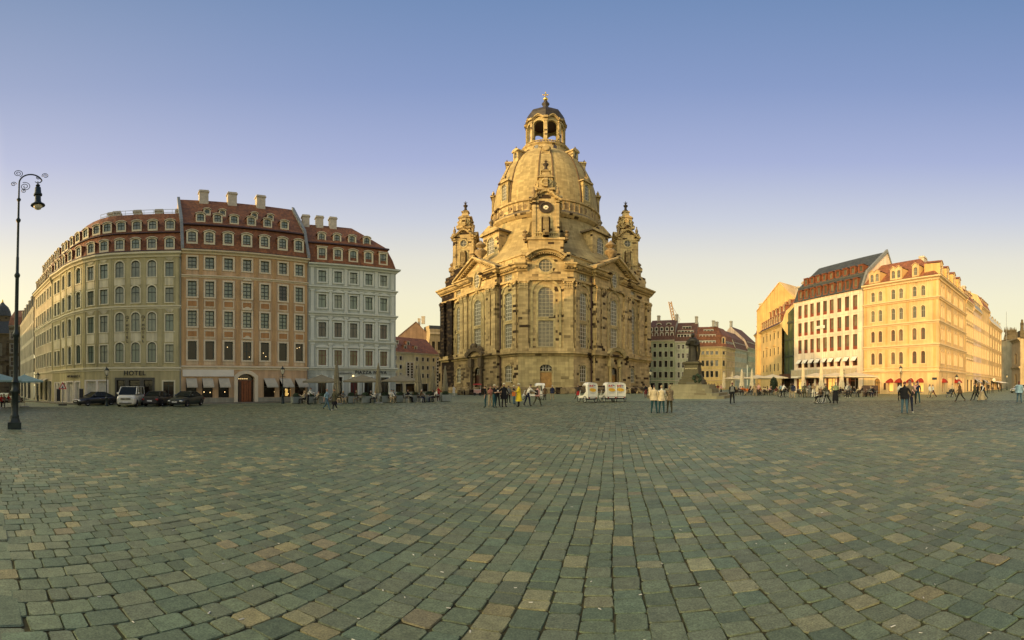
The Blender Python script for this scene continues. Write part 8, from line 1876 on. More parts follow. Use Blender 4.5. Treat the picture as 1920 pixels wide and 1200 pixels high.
for s in (-0.28, 0.28): ring_wheel(t, s, 0.08, 0.31); ring_wheel(t, s * 0.85, -0.42, 0.1, name='caster')
mb = MB(); mb.box(-0.24, 0.24, -0.28, 0.2, 0.47, 0.52, 'car_trim'); mb.build('seat', t); mb = MB(); mb.box(-0.24, 0.24, 0.19, 0.22, 0.52, 0.98, 'car_trim'); mb.build('backrest', t)
mb = MB()
for s in (-0.25, 0.25): mb.tube([(s, -0.55, 0.15), (s, -0.34, 0.48), (s, 0.2, 0.49), (s, 0.22, 1.0), (s, 0.36, 1.02)], 0.014, 'steel', 6); mb.tube([(s, -0.25, 0.49), (s, -0.25, 0.72), (s, 0.2, 0.72)], 0.012, 'steel', 6); mb.box(s - 0.08, s + 0.08, -0.68, -0.5, 0.12, 0.14, 'steel')
mb.build('frame', t)
x, y = pt(1781, 49.5); t = thing('pram', 'dark pushchair in front of the side of the yellow corner house', 'pram', (x, y, gz(x)), -az(1781) + R(-80))
for s in (-0.22, 0.22): ring_wheel(t, s, 0.3, 0.14); ring_wheel(t, s, -0.35, 0.12)
mb = MB(); mb.prism([(-0.35, 0.35), (0.3, 0.35), (0.42, 0.75), (-0.45, 0.6)], -0.2, 0.2, 'car_trim'); mb.v = [(yy, xx, zz) for xx, yy, zz in mb.v]; mb.build('seat', t)
mb = MB(); mb.ball((0, 0.15, 0.75), 0.28, 'car_trim', 10, 6, 0.9, 0.8, 1.0); mb.build('hood', t); mb = MB()
for s in (-0.2, 0.2): mb.tube([(s, -0.35, 0.12), (s, 0.2, 0.6), (s, 0.65, 1.0)], 0.014, 'steel', 5)
mb.tube([(-0.2, 0.65, 1.0), (0.2, 0.65, 1.0)], 0.016, 'car_trim', 5); mb.build('frame', t)
# ------------------------------------------------------------------ people
CL = {}
def cloth(c, rough=0.85):
    k = 'cloth_%d_%d_%d' % tuple(int(v * 255) for v in c)
    if k not in MAT: plain(k, c, rough, var=0.22, scale=5, spec=0.2, bump=0.15)
    return k
C_ = dict(black=(0.012, 0.012, 0.013), navy=(0.018, 0.022, 0.045), jeans=(0.06, 0.11, 0.14), teal=(0.02, 0.06, 0.065), dark=(0.03, 0.028, 0.024), grey=(0.16, 0.16, 0.14), cream=(0.60, 0.47, 0.27), white=(0.66, 0.62, 0.50), khaki=(0.36, 0.28, 0.16), olive=(0.07, 0.065, 0.035), red=(0.36, 0.03, 0.025), pink=(0.62, 0.34, 0.28), yellow=(0.68, 0.50, 0.03), brown=(0.10, 0.06, 0.03), blue=(0.24, 0.36, 0.40), tan=(0.30, 0.21, 0.11), green=(0.25, 0.28, 0.13), wine=(0.10, 0.02, 0.02), orange=(0.5, 0.14, 0.03))
SKIN = (0.42, 0.24, 0.15); HAIRC = dict(brown=(0.045, 0.025, 0.014), blonde=(0.36, 0.25, 0.11), black=(0.012, 0.010, 0.009), grey=(0.35, 0.33, 0.28), red=(0.12, 0.03, 0.015), hat=(0.62, 0.56, 0.36), bald=SKIN)
for k, v in HAIRC.items(): plain('hair_' + k, v, 0.6 if k != 'bald' else 0.5, var=0.3, scale=20)
plain('skin', SKIN, 0.5, var=0.08); plain('eye', (0.02, 0.015, 0.012), 0.3); plain('lip', (0.30, 0.11, 0.08), 0.5)
def body_mesh(pose):
    """Joints placed for the pose, a skin grown round them, fingers and face added; one mesh with slots skin, top, legs, shoes."""
    P = dict(hip=(0, 0), knee=(0, 0), sh=(0, 0), el=(12, 12), ab=(10, 10), lean=0, sit=False, head=0, sleeve=True, build=1.0, stance=1.0, skirt=False); P.update(pose)
    key = ('body',) + tuple(sorted(P.items()))
    if key in CACHE: return CACHE[key]
    b = P['build']; le = R(P['lean'])
    legs = []; low = 9
    for i, s in enumerate((-1, 1)):
        h = R(P['hip'][i]); k = R(P['knee'][i]); sp = 0.03 * P['stance']
        hip = Vector((s * 0.09, 0, 0)); kn = hip + Vector((s * sp, -math.sin(h) * 0.43, -math.cos(h) * 0.43)); an = kn + Vector((s * sp, -math.sin(h - k) * 0.42, -math.cos(h - k) * 0.42)); low = min(low, an.z); legs.append((hip, kn, an))
    pz = 0.085 - low
    V = []; Ed = []; Rd = []; cat = []
    def add(p, r, parent=None, c='top'):
        V.append(Vector(p)); Rd.append(r)
        if parent is not None: Ed.append((parent, len(V) - 1)); cat.append(c)
        return len(V) - 1
    def up(x, y, z): return Vector((x, y * math.cos(le) - z * math.sin(le), pz + z * math.cos(le) + y * math.sin(le)))
    pel = add(up(0, 0, 0.03), (0.15 * b, 0.115 * b)); sp_ = add(up(0, 0.01, 0.22), (0.135 * b, 0.10 * b), pel); ch = add(up(0, 0.01, 0.42), (0.16 * b, 0.115 * b), sp_); nb = add(up(0, 0.01, 0.52), (0.075, 0.07), ch)
    hl = R(P['head']); hz = lambda y, z: up(0, 0.01 + y * math.cos(hl) - z * math.sin(hl), 0.55 + z * math.cos(hl))
    nk = add(hz(0, 0.03), (0.052, 0.052), nb, 'skin'); h0 = add(hz(-0.015, 0.085), (0.065, 0.075), nk, 'skin'); h1 = add(hz(-0.01, 0.165), (0.078, 0.095), h0, 'skin'); h2 = add(hz(0, 0.235), (0.05, 0.06), h1, 'skin')
    hands = []
    for i, s in enumerate((-1, 1)):
        a, e, ab = R(P['sh'][i]), R(P['el'][i]), R(P['ab'][i])
        sh = add(up(s * 0.185 * b, 0.01, 0.455), (0.06 * b, 0.06 * b), ch)
        o = up(s * 0.185 * b, 0.01, 0.455)
        d1 = Vector((s * math.sin(ab), -math.sin(a) * math.cos(ab), -math.cos(a) * math.cos(ab))); el = o + d1 * 0.28
        d2 = Vector((s * math.sin(ab) * 0.3, -math.sin(a + e), -math.cos(a + e))).normalized(); wr = el + d2 * 0.25; hd = wr + d2 * 0.075
        ie = add(el, (0.046 * b, 0.046 * b), sh); iw = add(wr, (0.032, 0.032), ie, 'top' if P['sleeve'] else 'skin'); ih = add(hd, (0.036, 0.026), iw, 'skin'); hands.append((wr, hd, d2, s))
    feet = []
    for i, s in enumerate((-1, 1)):
        hip, kn, an = [q + Vector((0, 0, pz)) for q in legs[i]]
        ih = add(hip, (0.105 * b, 0.105 * b), pel, 'legs'); ik = add(kn, (0.068 * b, 0.068 * b), ih, 'legs'); ia = add(an, (0.046, 0.046), ik, 'legs')
        f = R(P['hip'][i] - P['knee'][i]) * 0.5; toe = an + Vector((s * 0.02, -0.15 * math.cos(f), -0.04 - 0.1 * math.sin(min(0, f)) * -1 if False else -0.045)); he = an + Vector((0, 0.045, -0.045))
        it = add(an + Vector((0, -0.02, -0.045)), (0.045, 0.04), ia, 'shoes'); add(toe, (0.036, 0.026), it, 'shoes')
    me = bpy.data.meshes.new('skeleton'); me.from_pydata(V, Ed, []); o = bpy.data.objects.new('skeleton', me); COL.objects.link(o)
    sk = o.modifiers.new('skin', 'SKIN'); sk.use_smooth_shade = True; sk.branch_smoothing = 0.4
    for d, r in zip(me.skin_vertices[0].data, Rd): d.radius = r
    me.skin_vertices[0].data[0].use_root = True
    ss = o.modifiers.new('sub', 'SUBSURF'); ss.levels = 2; ss.render_levels = 2
    dg = bpy.context.evaluated_depsgraph_get(); ev = bpy.data.meshes.new_from_object(o.evaluated_get(dg)); bpy.data.objects.remove(o)
    vs = np.empty(len(ev.vertices) * 3); ev.vertices.foreach_get('co', vs); vs = vs.reshape(-1, 3)
    mb = MB(); mb.v = [tuple(q) for q in vs]
    A = np.array([V[a] for a, _ in Ed]); B = np.array([V[c] for _, c in Ed]); rr = np.array([(Rd[c][0] + Rd[a][0]) / 2 for a, c in Ed])
    names = ['skin', 'top', 'legs', 'shoes']
    for p in ev.polygons:
        c = np.array(p.center); ab = B - A; t = np.clip(((c - A) * ab).sum(1) / np.maximum((ab * ab).sum(1), 1e-9), 0, 1); d = np.linalg.norm(c - (A + ab * t[:, None]), axis=1) / rr
        k = cat[int(np.argmin(d))]; mb.f.append(list(p.vertices)); mb.k.append('skin' if k == 'skin' else k); mb.sm.append(True)
    bpy.data.meshes.remove(ev)
    for wr, hd, d2, s in hands:        # five fingers of unequal length, bent a little inward; thumb from the side of the palm
        side = d2.cross(Vector((1, 0, 0))); side = Vector((0, -1, 0)) if side.length < 0.2 else side.normalized()
        palm = Vector((-s, 0, 0)); fw = (Vector((0, -1, 0)) - d2 * d2.dot(Vector((0, -1, 0)))); fw = fw.normalized() if fw.length > 0.2 else Vector((0, 0, 1)); palm = d2.cross(fw) * -s
        for q, ln in enumerate((0.068, 0.078, 0.072, 0.056)):
            base = hd + d2 * 0.01 + fw * (0.027 - 0.018 * q); mb.tube([base, base + d2 * ln * 0.5 + palm * 0.006, base + d2 * ln * 0.85 + palm * 0.022], [0.0088, 0.008, 0.006], 'skin', 5)
        th = wr + d2 * 0.03 + fw * 0.022; mb.tube([th, th + d2 * 0.03 + fw * 0.028, th + d2 * 0.06 + fw * 0.032 + palm * 0.01], [0.011, 0.009, 0.007], 'skin', 5)
    hc = hz(-0.01, 0.15); fwd = (hz(-1, 0.15) - hz(0, 0.15)).normalized(); upv = (hz(0, 1.15) - hz(0, 0.15)).normalized(); rt = Vector((1, 0, 0))
    mb.tube([hc + fwd * 0.088 + upv * 0.02, hc + fwd * 0.113 - upv * 0.012, hc + fwd * 0.09 - upv * 0.022], [0.009, 0.015, 0.012], 'skin', 6)
    for s in (-1, 1):
        mb.ball(hc + fwd * 0.083 + rt * s * 0.031 + upv * 0.018, 0.012, 'eye', 6, 4); mb.ball(hc + rt * s * 0.078 - fwd * 0.0, 0.022, 'skin', 6, 4, 1.4, 0.4)
    mb.tube([hc + fwd * 0.086 - rt * 0.022 - upv * 0.05, hc + fwd * 0.093 - upv * 0.05, hc + fwd * 0.086 + rt * 0.022 - upv * 0.05], 0.006, 'lip', 5)
    for nme in names:
        if nme not in MAT: plain(nme, (0.2, 0.2, 0.2))
    order = ['skin', 'top', 'legs', 'shoes', 'eye', 'lip']
    res = bpy.data.meshes.new('person'); res.from_pydata(mb.v, [], mb.f)
    for k in order: res.materials.append(MAT[k])
    res.polygons.foreach_set('material_index', [order.index(k) for k in mb.k]); res.polygons.foreach_set('use_smooth', [True] * len(mb.f)); res.update()
    info = dict(hc=hc, fwd=fwd, upv=upv, ch=up(0, 0.01, 0.42), pel=up(0, 0, 0.03), nb=up(0, 0.01, 0.5), hands=hands, le=le, pz=pz, up=up, b=b)
    CACHE[key] = (res, info); return CACHE[key]
def hair_mesh(info, style, col):
    mb = MB(); hc, f, u = info['hc'], info['fwd'], info['upv']; r = Vector((1, 0, 0)); k = 'hair_' + col
    T = lambda v: hc + r * v.x + f * (-v.y) + u * v.z
    mb.frame(T); n, m = 12, 6; v = []
    low = {'short': 0.02, 'long': -0.02, 'bald': 0.05, 'hat': 0.05}[style]
    for j in range(m + 1):
        t = j / m * (math.pi / 2)
        for i in range(n):
            a = 2 * math.pi * i / n; fr = max(0, -math.sin(a)); z0 = low + 0.045 * fr - 0.05 * max(0, math.sin(a))
            v.append((0.087 * math.cos(t) * math.cos(a) * 1.0 + 0, 0.008 + 0.104 * math.cos(t) * math.sin(a), z0 + (0.112 - z0) * math.sin(t)))
    mb.add(v, [(j * n + i, j * n + (i + 1) % n, (j + 1) * n + (i + 1) % n, (j + 1) * n + i) for j in range(m) for i in range(n)], k, True)
    if style == 'long': mb.tube([(0, 0.05, 0.05), (0, 0.085, -0.04), (0, 0.085, -0.14), (0, 0.08, -0.22)], [0.06, 0.075, 0.075, 0.03], k, 10)
    if style == 'hat': mb.lathe([(0.15, 0.055), (0.155, 0.062), (0.1, 0.075), (0.098, 0.13), (0.06, 0.155)], k, 14)
    return mb.mesh('hair')
def coat_mesh(info, hem, flare, key, skirt=False, key2=None):
    """Jacket, long coat or skirt lying round the trunk down to the hem height."""
    up, b, pz = info['up'], info['b'], info['pz']; n = 20; mb = MB(); v = []
    rows = [(0.50, 0.10, 0.085), (0.46, 0.185, 0.115), (0.38, 0.19, 0.135), (0.22, 0.165, 0.13), (0.05, 0.175 + flare * 0.2, 0.15 + flare * 0.2)] if not skirt else [(0.14, 0.155, 0.125), (0.03, 0.18, 0.155)]
    zl = hem - pz; rows = rows + [((0.05 + zl) / 2, 0.19 + flare * 0.6, 0.165 + flare * 0.6), (zl, 0.195 + flare, 0.175 + flare)] if zl < 0.0 else rows
    for z, rx, ry in rows:
        for i in range(n):
            a = 2 * math.pi * i / n; w_ = 1 + (0.05 * math.sin(a * 5) if z < 0.1 else 0)
            p = up(rx * b * w_ * math.cos(a), 0.01 + ry * b * w_ * math.sin(a), max(z, 0.0)) if z >= 0 else up(rx * b * w_ * math.cos(a), 0.01 + ry * b * w_ * math.sin(a), 0) + Vector((0, 0, z))
            v.append(p)
    m = len(rows)
    mb.add(v, [(j * n + i, j * n + (i + 1) % n, (j + 1) * n + (i + 1) % n, (j + 1) * n + i) for j in range(m - 1) for i in range(n)], key, True)
    return mb
POSE = dict(
    stand=dict(), away=dict(stance=1.4), front=dict(sh=(25, 25), el=(75, 75)), hips=dict(sh=(-12, -8), el=(60, 55), ab=(32, 30)), walk=dict(hip=(26, -20), knee=(8, 22), sh=(-20, 22), el=(15, 25)), stride=dict(hip=(25, -22), knee=(4, 18), sh=(-22, 24), el=(18, 30), lean=5), walk2=dict(hip=(-14, 20), knee=(20, 8), sh=(18, -14), el=(25, 15)),
    camera=dict(sh=(70, 70), el=(85, 85), ab=(20, 20)), point=dict(sh=(95, 5), el=(5, 15), ab=(15, 10)), bend=dict(lean=22, sh=(45, 55), el=(20, 25), hip=(10, -10), knee=(8, 10), stance=2.0), push=dict(lean=10, sh=(40, 40), el=(35, 35), hip=(20, -16), knee=(8, 16)), raise_=dict(sh=(150, 110), el=(30, 60), ab=(20, 15)),
    sit=dict(hip=(82, 82), knee=(84, 84), sh=(30, 30), el=(50, 50), stance=1.5), sit2=dict(hip=(84, 84), knee=(78, 90), sh=(12, 40), el=(30, 80), lean=-8, stance=1.0), sit3=dict(hip=(80, 80), knee=(86, 84), sh=(45, 25), el=(60, 40), lean=14, stance=1.6))
NP_ = [0]
def person_at(x, y, rz, h, label, pose, top, legs, shoes='black', hair=('short', 'brown'), coat=None, skirt=None, bag=None, group=None, sleeve=True, build=1.0, zoff=0.0, pattern=None, holds=None):
    P = dict(POSE[pose]); P['sleeve'] = sleeve; P['build'] = build
    me, info = body_mesh(P)
    o = tag(link('person', me, None, (x, y, gz(x) + zoff), rz), label, 'person', group); s = h / 1.74; o.scale = (s, s, s)
    tk = pattern or cloth(C_[top])
    for i, k in ((1, tk), (2, cloth(C_[legs])), (3, cloth(C_[shoes]))): o.material_slots[i].link = 'OBJECT'; o.material_slots[i].material = MAT[k]
    hk = ('hair', id(me)) + tuple(hair); hm = cached(hk, lambda: hair_mesh(info, *hair)); link('hair', hm, o)
    if coat: link('coat', coat_mesh(info, coat[0], coat[1], pattern or cloth(C_[coat[2]])).mesh('coat'), o)
    if skirt: link('skirt', coat_mesh(info, skirt[0], skirt[1], cloth(C_[skirt[2]]), True).mesh('skirt'), o)
    if bag:
        mb = MB(); up = info['up']; kind, c = bag; ck = cloth(C_[c])
        if kind == 'pack': mb.frame(lambda v: up(v.x, v.y, v.z)); mb.box(-0.15, 0.15, 0.12, 0.27, 0.08, 0.48, ck, 0.03); mb.tube([(-0.12, 0.12, 0.45), (-0.12, -0.13, 0.4), (-0.13, -0.1, 0.15)], 0.02, ck, 5); mb.tube([(0.12, 0.12, 0.45), (0.12, -0.13, 0.4), (0.13, -0.1, 0.15)], 0.02, ck, 5); nm = 'backpack'
        elif kind == 'sling': mb.frame(lambda v: up(v.x, v.y, v.z)); mb.box(0.14, 0.24, -0.14, 0.14, -0.12, 0.1, ck, 0.02); mb.tube([(0.2, 0.0, 0.08), (0.05, 0.15, 0.3), (-0.13, 0.06, 0.48), (-0.05, -0.13, 0.38), (0.18, -0.08, 0.1)], 0.012, ck, 5); nm = 'shoulder_bag'
        else: p = info['hands'][1][1] + Vector((0, 0, -0.06)); mb.box(p.x - 0.05, p.x + 0.05, p.y - 0.14, p.y + 0.14, p.z - 0.32, p.z - 0.02, ck, 0.015); mb.tube([(p.x, p.y - 0.06, p.z - 0.04), (p.x, p.y, p.z + 0.06), (p.x, p.y + 0.06, p.z - 0.04)], 0.008, ck, 5); nm = 'hand_bag'
        mb.build(nm, o)
    return o
def person(px, feet, top_y, face, label, pose, top, legs, **k):
    d = dist_at(px, feet) * 1.02; x, y = pt(px, d); h = min(1.86, max(1.60, (feet - top_y) / F * d)); h = k.pop('h', h)
    return person_at(x, y, -az(px) + R(face), h, label, pose, top, legs, **k)
# patterned cloths
def striped(name, a, c, scale, kind='wave'):
    m, nt, b = _new(name); tcn = nt.nodes.new('ShaderNodeTexCoord'); w_ = nt.nodes.new('ShaderNodeTexWave'); w_.bands_direction = 'Z'; w_.inputs['Scale'].default_value = scale; w_.inputs['Distortion'].default_value = 3.0; nt.links.new(tcn.outputs['Object'], w_.inputs['Vector'])
    nt.links.new(_ramp(nt, w_.outputs['Fac'], [(0.45, a), (0.55, c)]), b.inputs['Base Color']); b.inputs['Roughness'].default_value = 0.9; return name
striped('cloth_animal_print', (0.03, 0.02, 0.012), (0.34, 0.24, 0.12), 9); striped('cloth_red_check', (0.30, 0.04, 0.03), (0.42, 0.25, 0.16), 12)
person(613, 770, 729.5, 62, 'bald man in a grey blue shirt and jeans walking past the planters', 'walk', 'blue', 'jeans', hair=('bald', 'bald'), sleeve=False, bag=('sling', 'tan'))
person(627, 770, 733, -60, 'woman in an olive jacket and dark skirt walking beside the bald man', 'walk2', 'olive', 'black', shoes='white', hair=('short', 'brown'), coat=(0.72, 0.03, 'olive'), skirt=(0.45, 0.05, 'black'))
person(272, 757, 729, 10, 'man in a light blue shirt standing between the van and the hatchback', 'front', 'blue', 'black', hair=('short', 'grey'), h=1.75)
person(578, 759, 736, 70, 'waiter in a white shirt bending over a table near the orange house', 'bend', 'white', 'black', h=1.72)
person(822, 752, 727, 40, 'person in a bright red hooded jacket at the right end of the terrace', 'front', 'red', 'wine', coat=(0.75, 0.05, 'red'), hair=('short', 'red'))
person(851, 743, 729, 20, 'person dressed all in white far off before the church corner', 'front', 'white', 'white', shoes='white', coat=(0.5, 0.06, 'white'), hair=('short', 'grey'), h=1.66)
# group of visitors before the church
person(910, 765, 726, -95, 'man in a black shirt and dark green jeans, leftmost of the group before the church', 'stand', 'black', 'teal', sleeve=False)
person(919.5, 763, 729, 20, 'person in a red patterned shirt and pale trousers among the visitors in black', 'front', 'red', 'khaki', pattern='cloth_red_check', hair=('short', 'red'))
person(927, 765, 722.5, 60, 'man in a black shirt with a pale yellow cap in the group before the church', 'front', 'black', 'teal', hair=('hat', 'hat'), sleeve=False)
o = person(933, 764.5, 724, -170, 'person in a black sweater with a white mark on the back in the group', 'away', 'black', 'dark', shoes='white', hair=('short', 'blonde')); 
mb = MB(); mb.box(-0.07, 0.07, 0.128, 0.14, 1.27, 1.4, 'canvas_white'); mb.build('shirt_mark', o)
person(945, 764, 720, 30, 'tall man in a long black coat and pale hat in the group', 'hips', 'black', 'dark', hair=('hat', 'hat'), coat=(0.6, 0.05, 'black'), build=1.08)
person(953.5, 758, 729, 200, 'person in grey and black standing behind the man in the long black coat', 'stand', 'grey', 'black', shoes='white')
person(963.5, 759, 725, 75, 'person in black with a white cap and jeans facing the yellow raincoat', 'front', 'black', 'jeans', hair=('hat', 'hat'), sleeve=False)
o = person(972.5, 763.5, 720.5, -80, 'person in a long yellow raincoat and pale hat holding an orange bag', 'front', 'yellow', 'black', hair=('hat', 'hat'), coat=(0.42, 0.06, 'yellow'), bag=('hand', 'orange'), build=1.05)
person(989.5, 762, 727, 120, 'person in a white shirt and black trousers leaning with legs apart', 'bend', 'white', 'navy', hair=('short', 'brown'), bag=('sling', 'tan'), h=1.76)
person(1008, 761, 727, 150, 'person in a pink top with a black backpack and olive trousers', 'walk', 'pink', 'olive', bag=('pack', 'black'), coat=(0.82, 0.03, 'pink'))
person(1021.5, 752, 727, 170, 'person in a brown jacket walking toward the church door', 'walk2', 'brown', 'dark', coat=(0.75, 0.02, 'brown'))
person(1035.5, 751, 726, 178, 'person in a navy jacket and khaki trousers seen from behind', 'away', 'navy', 'khaki', coat=(0.8, 0.03, 'navy'), hair=('short', 'grey'))
person(1084, 749, 724, -70, 'person in a red skirt and dark top passing left of the rickshaws', 'walk', 'dark', 'dark', skirt=(0.5, 0.06, 'red'), h=1.65)
person(1211, 746, 725, 30, 'woman in a wine red dress near the slim lamp by the church corner', 'stand', 'black', 'wine', skirt=(0.5, 0.05, 'wine'), hair=('long', 'brown'), h=1.66)
person(1219, 747, 722.5, 170, 'person in a long pale coat left of the three tourists', 'away', 'cream', 'khaki', coat=(0.35, 0.06, 'cream'), hair=('short', 'blonde'))
# three tourists and single walkers
person(1226.5, 776, 722.5, 165, 'tourist in a cream jacket and dark teal trousers, left of the three', 'away', 'cream', 'teal', coat=(0.80, 0.03, 'cream'), hair=('short', 'brown'), build=1.05)
person(1240.5, 776, 724.5, 185, 'blonde tourist in a pale jacket and teal trousers, middle of the three', 'front', 'white', 'teal', coat=(0.78, 0.035, 'cream'), hair=('short', 'blonde'))
person(1255.5, 775, 726, -160, 'tourist in a dark animal print jacket with a pale bag, right of the three', 'front', 'tan', 'olive', pattern='cloth_animal_print', coat=(0.78, 0.05, 'tan'), hair=('short', 'blonde'), bag=('sling', 'cream'), build=1.1)
person(1373, 758, 717, 180, 'man in black seen from behind walking away right of the monument', 'walk2', 'black', 'black', coat=(0.8, 0.03, 'black'), bag=('pack', 'grey'), hair=('short', 'red'))
for px, d, f, lab, po, tp, lg, kw in ((1339.5, 58, 20, 'man in dark clothes standing right behind the monument steps', 'stand', 'navy', 'navy', {}), (1329, 60, 30, 'person in a white shirt and dark hair at the back of the monument steps', 'front', 'white', 'dark', dict(hair=('long', 'black'))), (1346, 61, -20, 'person in a dark red top beside the man in dark clothes behind the monument', 'front', 'wine', 'white', {}), (1352, 62, 60, 'person in a pale pink top behind the monument near a folded parasol', 'walk', 'pink', 'dark', {}), (1334.5, 61.5, -50, 'person in a grey top between the white shirt and the dark man', 'stand', 'grey', 'dark', {}),
    (1415.5, 55, 175, 'person in a tan coat standing before the seated cafe crowd', 'away', 'tan', 'tan', dict(coat=(0.5, 0.05, 'tan'))), (1422.5, 56, -20, 'person in a pale pink blouse standing beside the tan coat', 'front', 'pink', 'dark', {}), (1463, 50.5, 80, 'cyclist in a pale blue jersey with a backpack holding a bicycle', 'push', 'blue', 'dark', dict(bag=('pack', 'grey'))), (1468, 49.0, 150, 'cyclist in a white shirt and black shorts beside the bicycles', 'bend', 'white', 'black', {}),
    (1487.5, 46, 185, 'man in a dark jacket and pale trousers with his back to us', 'away', 'navy', 'khaki', dict(coat=(0.85, 0.02, 'navy'))), (1483, 46.8, 160, 'companion in grey green with pale trousers left of the dark jacket', 'stand', 'olive', 'khaki', {}), (1509, 48, 160, 'person in an olive top standing at the left end of the white block', 'stand', 'olive', 'olive', {}), (1517.5, 48.5, -30, 'person in a grey jacket standing below the long balcony', 'front', 'grey', 'grey', {}), (1525, 48.5, 20, 'woman in white trousers and a tan top near the wheelchair', 'front', 'tan', 'white', dict(hair=('long', 'blonde'))), (1532, 48, -60, 'person in a cream cardigan right behind the wheelchair', 'stand', 'cream', 'white', dict(coat=(0.7, 0.03, 'cream'))),
    (1588, 46.5, 60, 'woman in a white blouse walking past the cafe tables', 'walk', 'white', 'dark', dict(shoes='white', hair=('long', 'brown'))), (1592.5, 46, -60, 'person in a grey jacket walking with the white blouse', 'walk2', 'grey', 'dark', dict(shoes='white'))):
    x, y = pt(px, d); person_at(x, y, -az(px) + R(f), 1.76, lab, po, tp, lg, **kw)
person(1550, 757, 722, -80, 'person in a dark olive coat pushing the wheelchair', 'push', 'olive', 'black', coat=(0.75, 0.04, 'olive'), bag=('sling', 'grey'), h=1.72)
person_at(WC[0], WC[1], -az(1539) + R(-70), 1.70, 'person in a brown jacket sitting in the wheelchair', 'sit', 'brown', 'black', hair=('short', 'grey'), zoff=0.06)
person(1566.5, 757.5, 716.5, 175, 'person in a green shirt and long black skirt right of the wheelchair', 'front', 'green', 'black', skirt=(0.22, 0.05, 'black'), hair=('short', 'blonde'), sleeve=False)
person(1696, 777, 716.5, 165, 'woman in a black jacket and jeans nearest the viewer at the right', 'hips', 'black', 'jeans', shoes='grey', coat=(0.82, 0.03, 'black'), hair=('short', 'red'), build=1.05)
person(1705.5, 775, 711, 15, 'taller person in a patterned scarf and dark jeans facing the woman in black', 'front', 'grey', 'navy', shoes='white', hair=('short', 'brown'), pattern='cloth_animal_print')
person(1713.5, 759, 717, 20, 'person in a pink top raising both arms behind the pair', 'raise_', 'pink', 'black', hair=('short', 'blonde'))
person(1720.5, 757.5, 715.5, 172, 'man in a navy sweater and dark trousers with his back turned', 'away', 'navy', 'teal', hair=('short', 'black'), shoes='white')
person(1687, 752, 722, 150, 'person in a white shirt partly hidden left of the woman in black', 'stand', 'white', 'black', h=1.7)
person(1743.5, 747, 724, 40, 'woman in white with long dark hair and a green bag by the yellow corner', 'walk2', 'white', 'khaki', hair=('long', 'black'), bag=('hand', 'green'))
person(1749.5, 746, 726, -60, 'woman in a white top and wine trousers walking beside the corner wall', 'stride', 'white', 'wine', hair=('short', 'black'))
x, y = pt(1787.5, 49.3); person_at(x, y, -az(1787) + R(-80), 1.7, 'woman in a cream blouse pushing the pushchair', 'push', 'cream', 'dark', hair=('short', 'blonde'))
person(1800, 753.5, 714, -75, 'man in a brown jacket and pale cap striding to the left', 'stride', 'brown', 'dark', shoes='brown', coat=(0.72, 0.05, 'brown'), hair=('hat', 'hat'))
person(1828, 751.5, 717, -60, 'person in a dark green coat walking left in the couple', 'stride', 'olive', 'black', coat=(0.75, 0.03, 'olive')); person(1833, 751, 719, -60, 'person in black half hidden behind the dark green coat', 'walk', 'black', 'dark')
person(1841, 752.5, 717, -50, 'woman in a white blouse, black waistcoat and long beige skirt', 'walk', 'white', 'khaki', skirt=(0.10, 0.10, 'khaki'), hair=('short', 'black'), coat=(0.95, 0.0, 'black')); person(1845, 749, 721, -55, 'person in black walking behind the long beige skirt', 'stride', 'black', 'black')
person(1911, 756, 712, 170, 'person in a pale blue jacket cut by the right edge of the picture', 'away', 'blue', 'jeans', hair=('long', 'red'), coat=(0.8, 0.05, 'blue'), build=1.2)
for k, (px, d, tp, lg) in enumerate(((1853, 66, 'black', 'black'), (1861, 74, 'tan', 'dark'), (1872.5, 82, 'white', 'black'), (1877, 83, 'dark', 'black'))):
    x, y = pt(px, d); person_at(x, y, -az(px) + R(40 * k), 1.72, ('person in black far down the right street under the striped awning', 'person in a tan coat below the street clock', 'person in white at the far white awning', 'person in dark clothes last before the wrapped building front')[k], 'stand', tp, lg)
# guests on the terraces
rnd = random.Random(21)
ORD = ('first', 'second', 'third', 'fourth', 'fifth', 'sixth', 'seventh', 'eighth', 'ninth', 'tenth', 'eleventh', 'twelfth')
def seat_row(spots, place, group, cols, seat_lab, tbl_lab):
    for k, (px, d, occ, f) in enumerate(spots):
        x, y = pt(px, d); a = -az(px) + R(f); chair(x, y, a, seat_lab, group + ' chairs')
        if k % 2 == 0: x2, y2 = pt(px + 5.5, d + 0.2); table(x2, y2, tbl_lab, group + ' tables')
        if occ:
            c, lg = rnd.choice(cols), rnd.choice(('dark', 'black', 'navy', 'jeans', 'khaki')); hs = rnd.choice((('short', 'brown'), ('long', 'brown'), ('short', 'grey'), ('long', 'blonde'), ('short', 'black')))
            seat_row.n[place] = seat_row.n.get(place, 0) + 1; i = seat_row.n[place]
            hw = {'brown': 'brown', 'grey': 'grey', 'blonde': 'blond', 'black': 'black'}[hs[1]]
            person_at(x, y, a, rnd.uniform(1.64, 1.80), 'guest in %s, %s hair, seated %s from left %s' % (c, hw, ORD[i - 1] if i <= 12 else str(i) + 'th', place), ('sit', 'sit2', 'sit3')[i % 3], c, lg, hair=hs, group=group, zoff=-0.01)
seat_row.n = {}
L_ = []
for k, px in enumerate((569, 573, 592, 597, 633, 638, 643, 668, 673, 697, 702, 706, 733, 738, 761, 766, 788, 793, 812, 817)):
    L_.append((px, 40.6 + 0.9 * (k % 2) + 0.2 * rnd.random(), k % 3 != 2, rnd.choice((60, -60, 100, -100, 20))))
seat_row(L_[:10], 'on the planter terrace', 'restaurant guests', ('white', 'grey', 'dark', 'olive', 'black', 'cream'), 'dark rattan chair among the planters of the restaurant terrace', 'round table among the planters of the restaurant terrace')
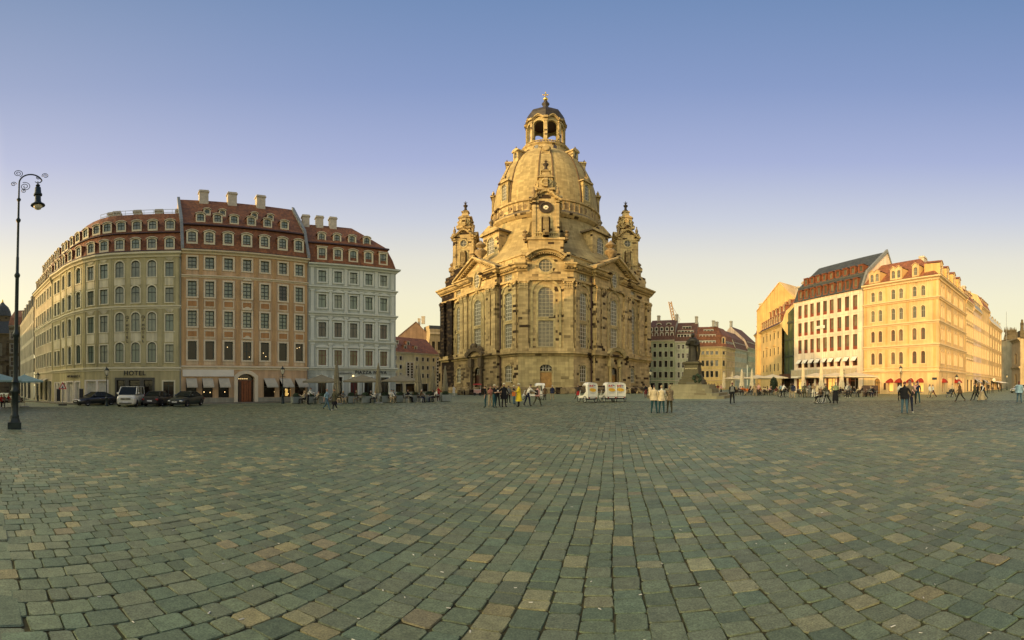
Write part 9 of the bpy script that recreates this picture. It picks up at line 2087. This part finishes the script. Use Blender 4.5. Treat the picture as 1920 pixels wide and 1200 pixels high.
seat_row(L_[10:], 'before the low yellow house', 'terrace guests', ('white', 'grey', 'dark', 'wine', 'black', 'brown'), 'dark rattan chair at the church end of the terrace', 'round table at the church end of the terrace')
M_ = [(1380 + 4.2 * k, 57.5 + 4.5 * ((k * 7) % 5) / 4, True, rnd.choice((30, -40, 80, -90, 160, 200))) for k in range(19)]
seat_row(M_, 'before the yellow slanting house', 'cafe guests before the yellow house', ('red', 'white', 'orange', 'wine', 'pink', 'dark', 'cream', 'black', 'tan'), 'dark chair at the cafe under the far cream parasols', 'round table at the cafe under the far cream parasols')
W_ = [(1498 + 7.0 * k, 49.8 + 2.5 * ((k * 3) % 4) / 3, k % 5 != 3, rnd.choice((30, -40, 80, -90, 160, 200))) for k in range(21)]
seat_row(W_, 'below the long balcony', 'cafe guests below the balcony', ('white', 'cream', 'olive', 'tan', 'grey', 'dark', 'black', 'green'), 'dark chair at the cafe below the long balcony', 'round table at the cafe below the long balcony')
S_ = [(3, 38.5, 1, 20), (9, 39, 1, -30), (16, 39.5, 1, 60), (35, 39.5, 1, -60), (41, 40, 0, 20)]
seat_row(S_, 'under the teal parasols', 'guests under the teal parasols', ('red', 'white', 'wine', 'grey'), 'dark chair under the teal parasols', 'round table under the teal parasols')

# each cornice band, plinth run and stair window of a house is a part of its own
def split_islands(o, most=8):
    me = o.data; n = len(me.vertices); p = list(range(n))
    def find(i):
        while p[i] != i: p[i] = p[p[i]]; i = p[i]
        return i
    for f in me.polygons:
        a = find(f.vertices[0])
        for q in f.vertices[1:]: p[find(q)] = a
    isl = {}
    for f in me.polygons: isl.setdefault(find(f.vertices[0]), []).append(f)
    if not 1 < len(isl) <= most: return
    for k, fs in enumerate(isl.values()):
        ids = {}; fl = []
        for f in fs: fl.append([ids.setdefault(v, len(ids)) for v in f.vertices])
        m2 = bpy.data.meshes.new(me.name); m2.from_pydata([me.vertices[v].co[:] for v in ids], [], fl)
        for m in me.materials: m2.materials.append(m)
        m2.polygons.foreach_set('material_index', [f.material_index for f in fs]); m2.update()
        c = o.copy(); c.data = m2; COL.objects.link(c)
    bpy.data.objects.remove(o)
for o in [q for q in bpy.data.objects if q.type == 'MESH' and q.name.split('.')[0] in ('cornice', 'plinth', 'lamp', 'joint_strip')]: split_islands(o)
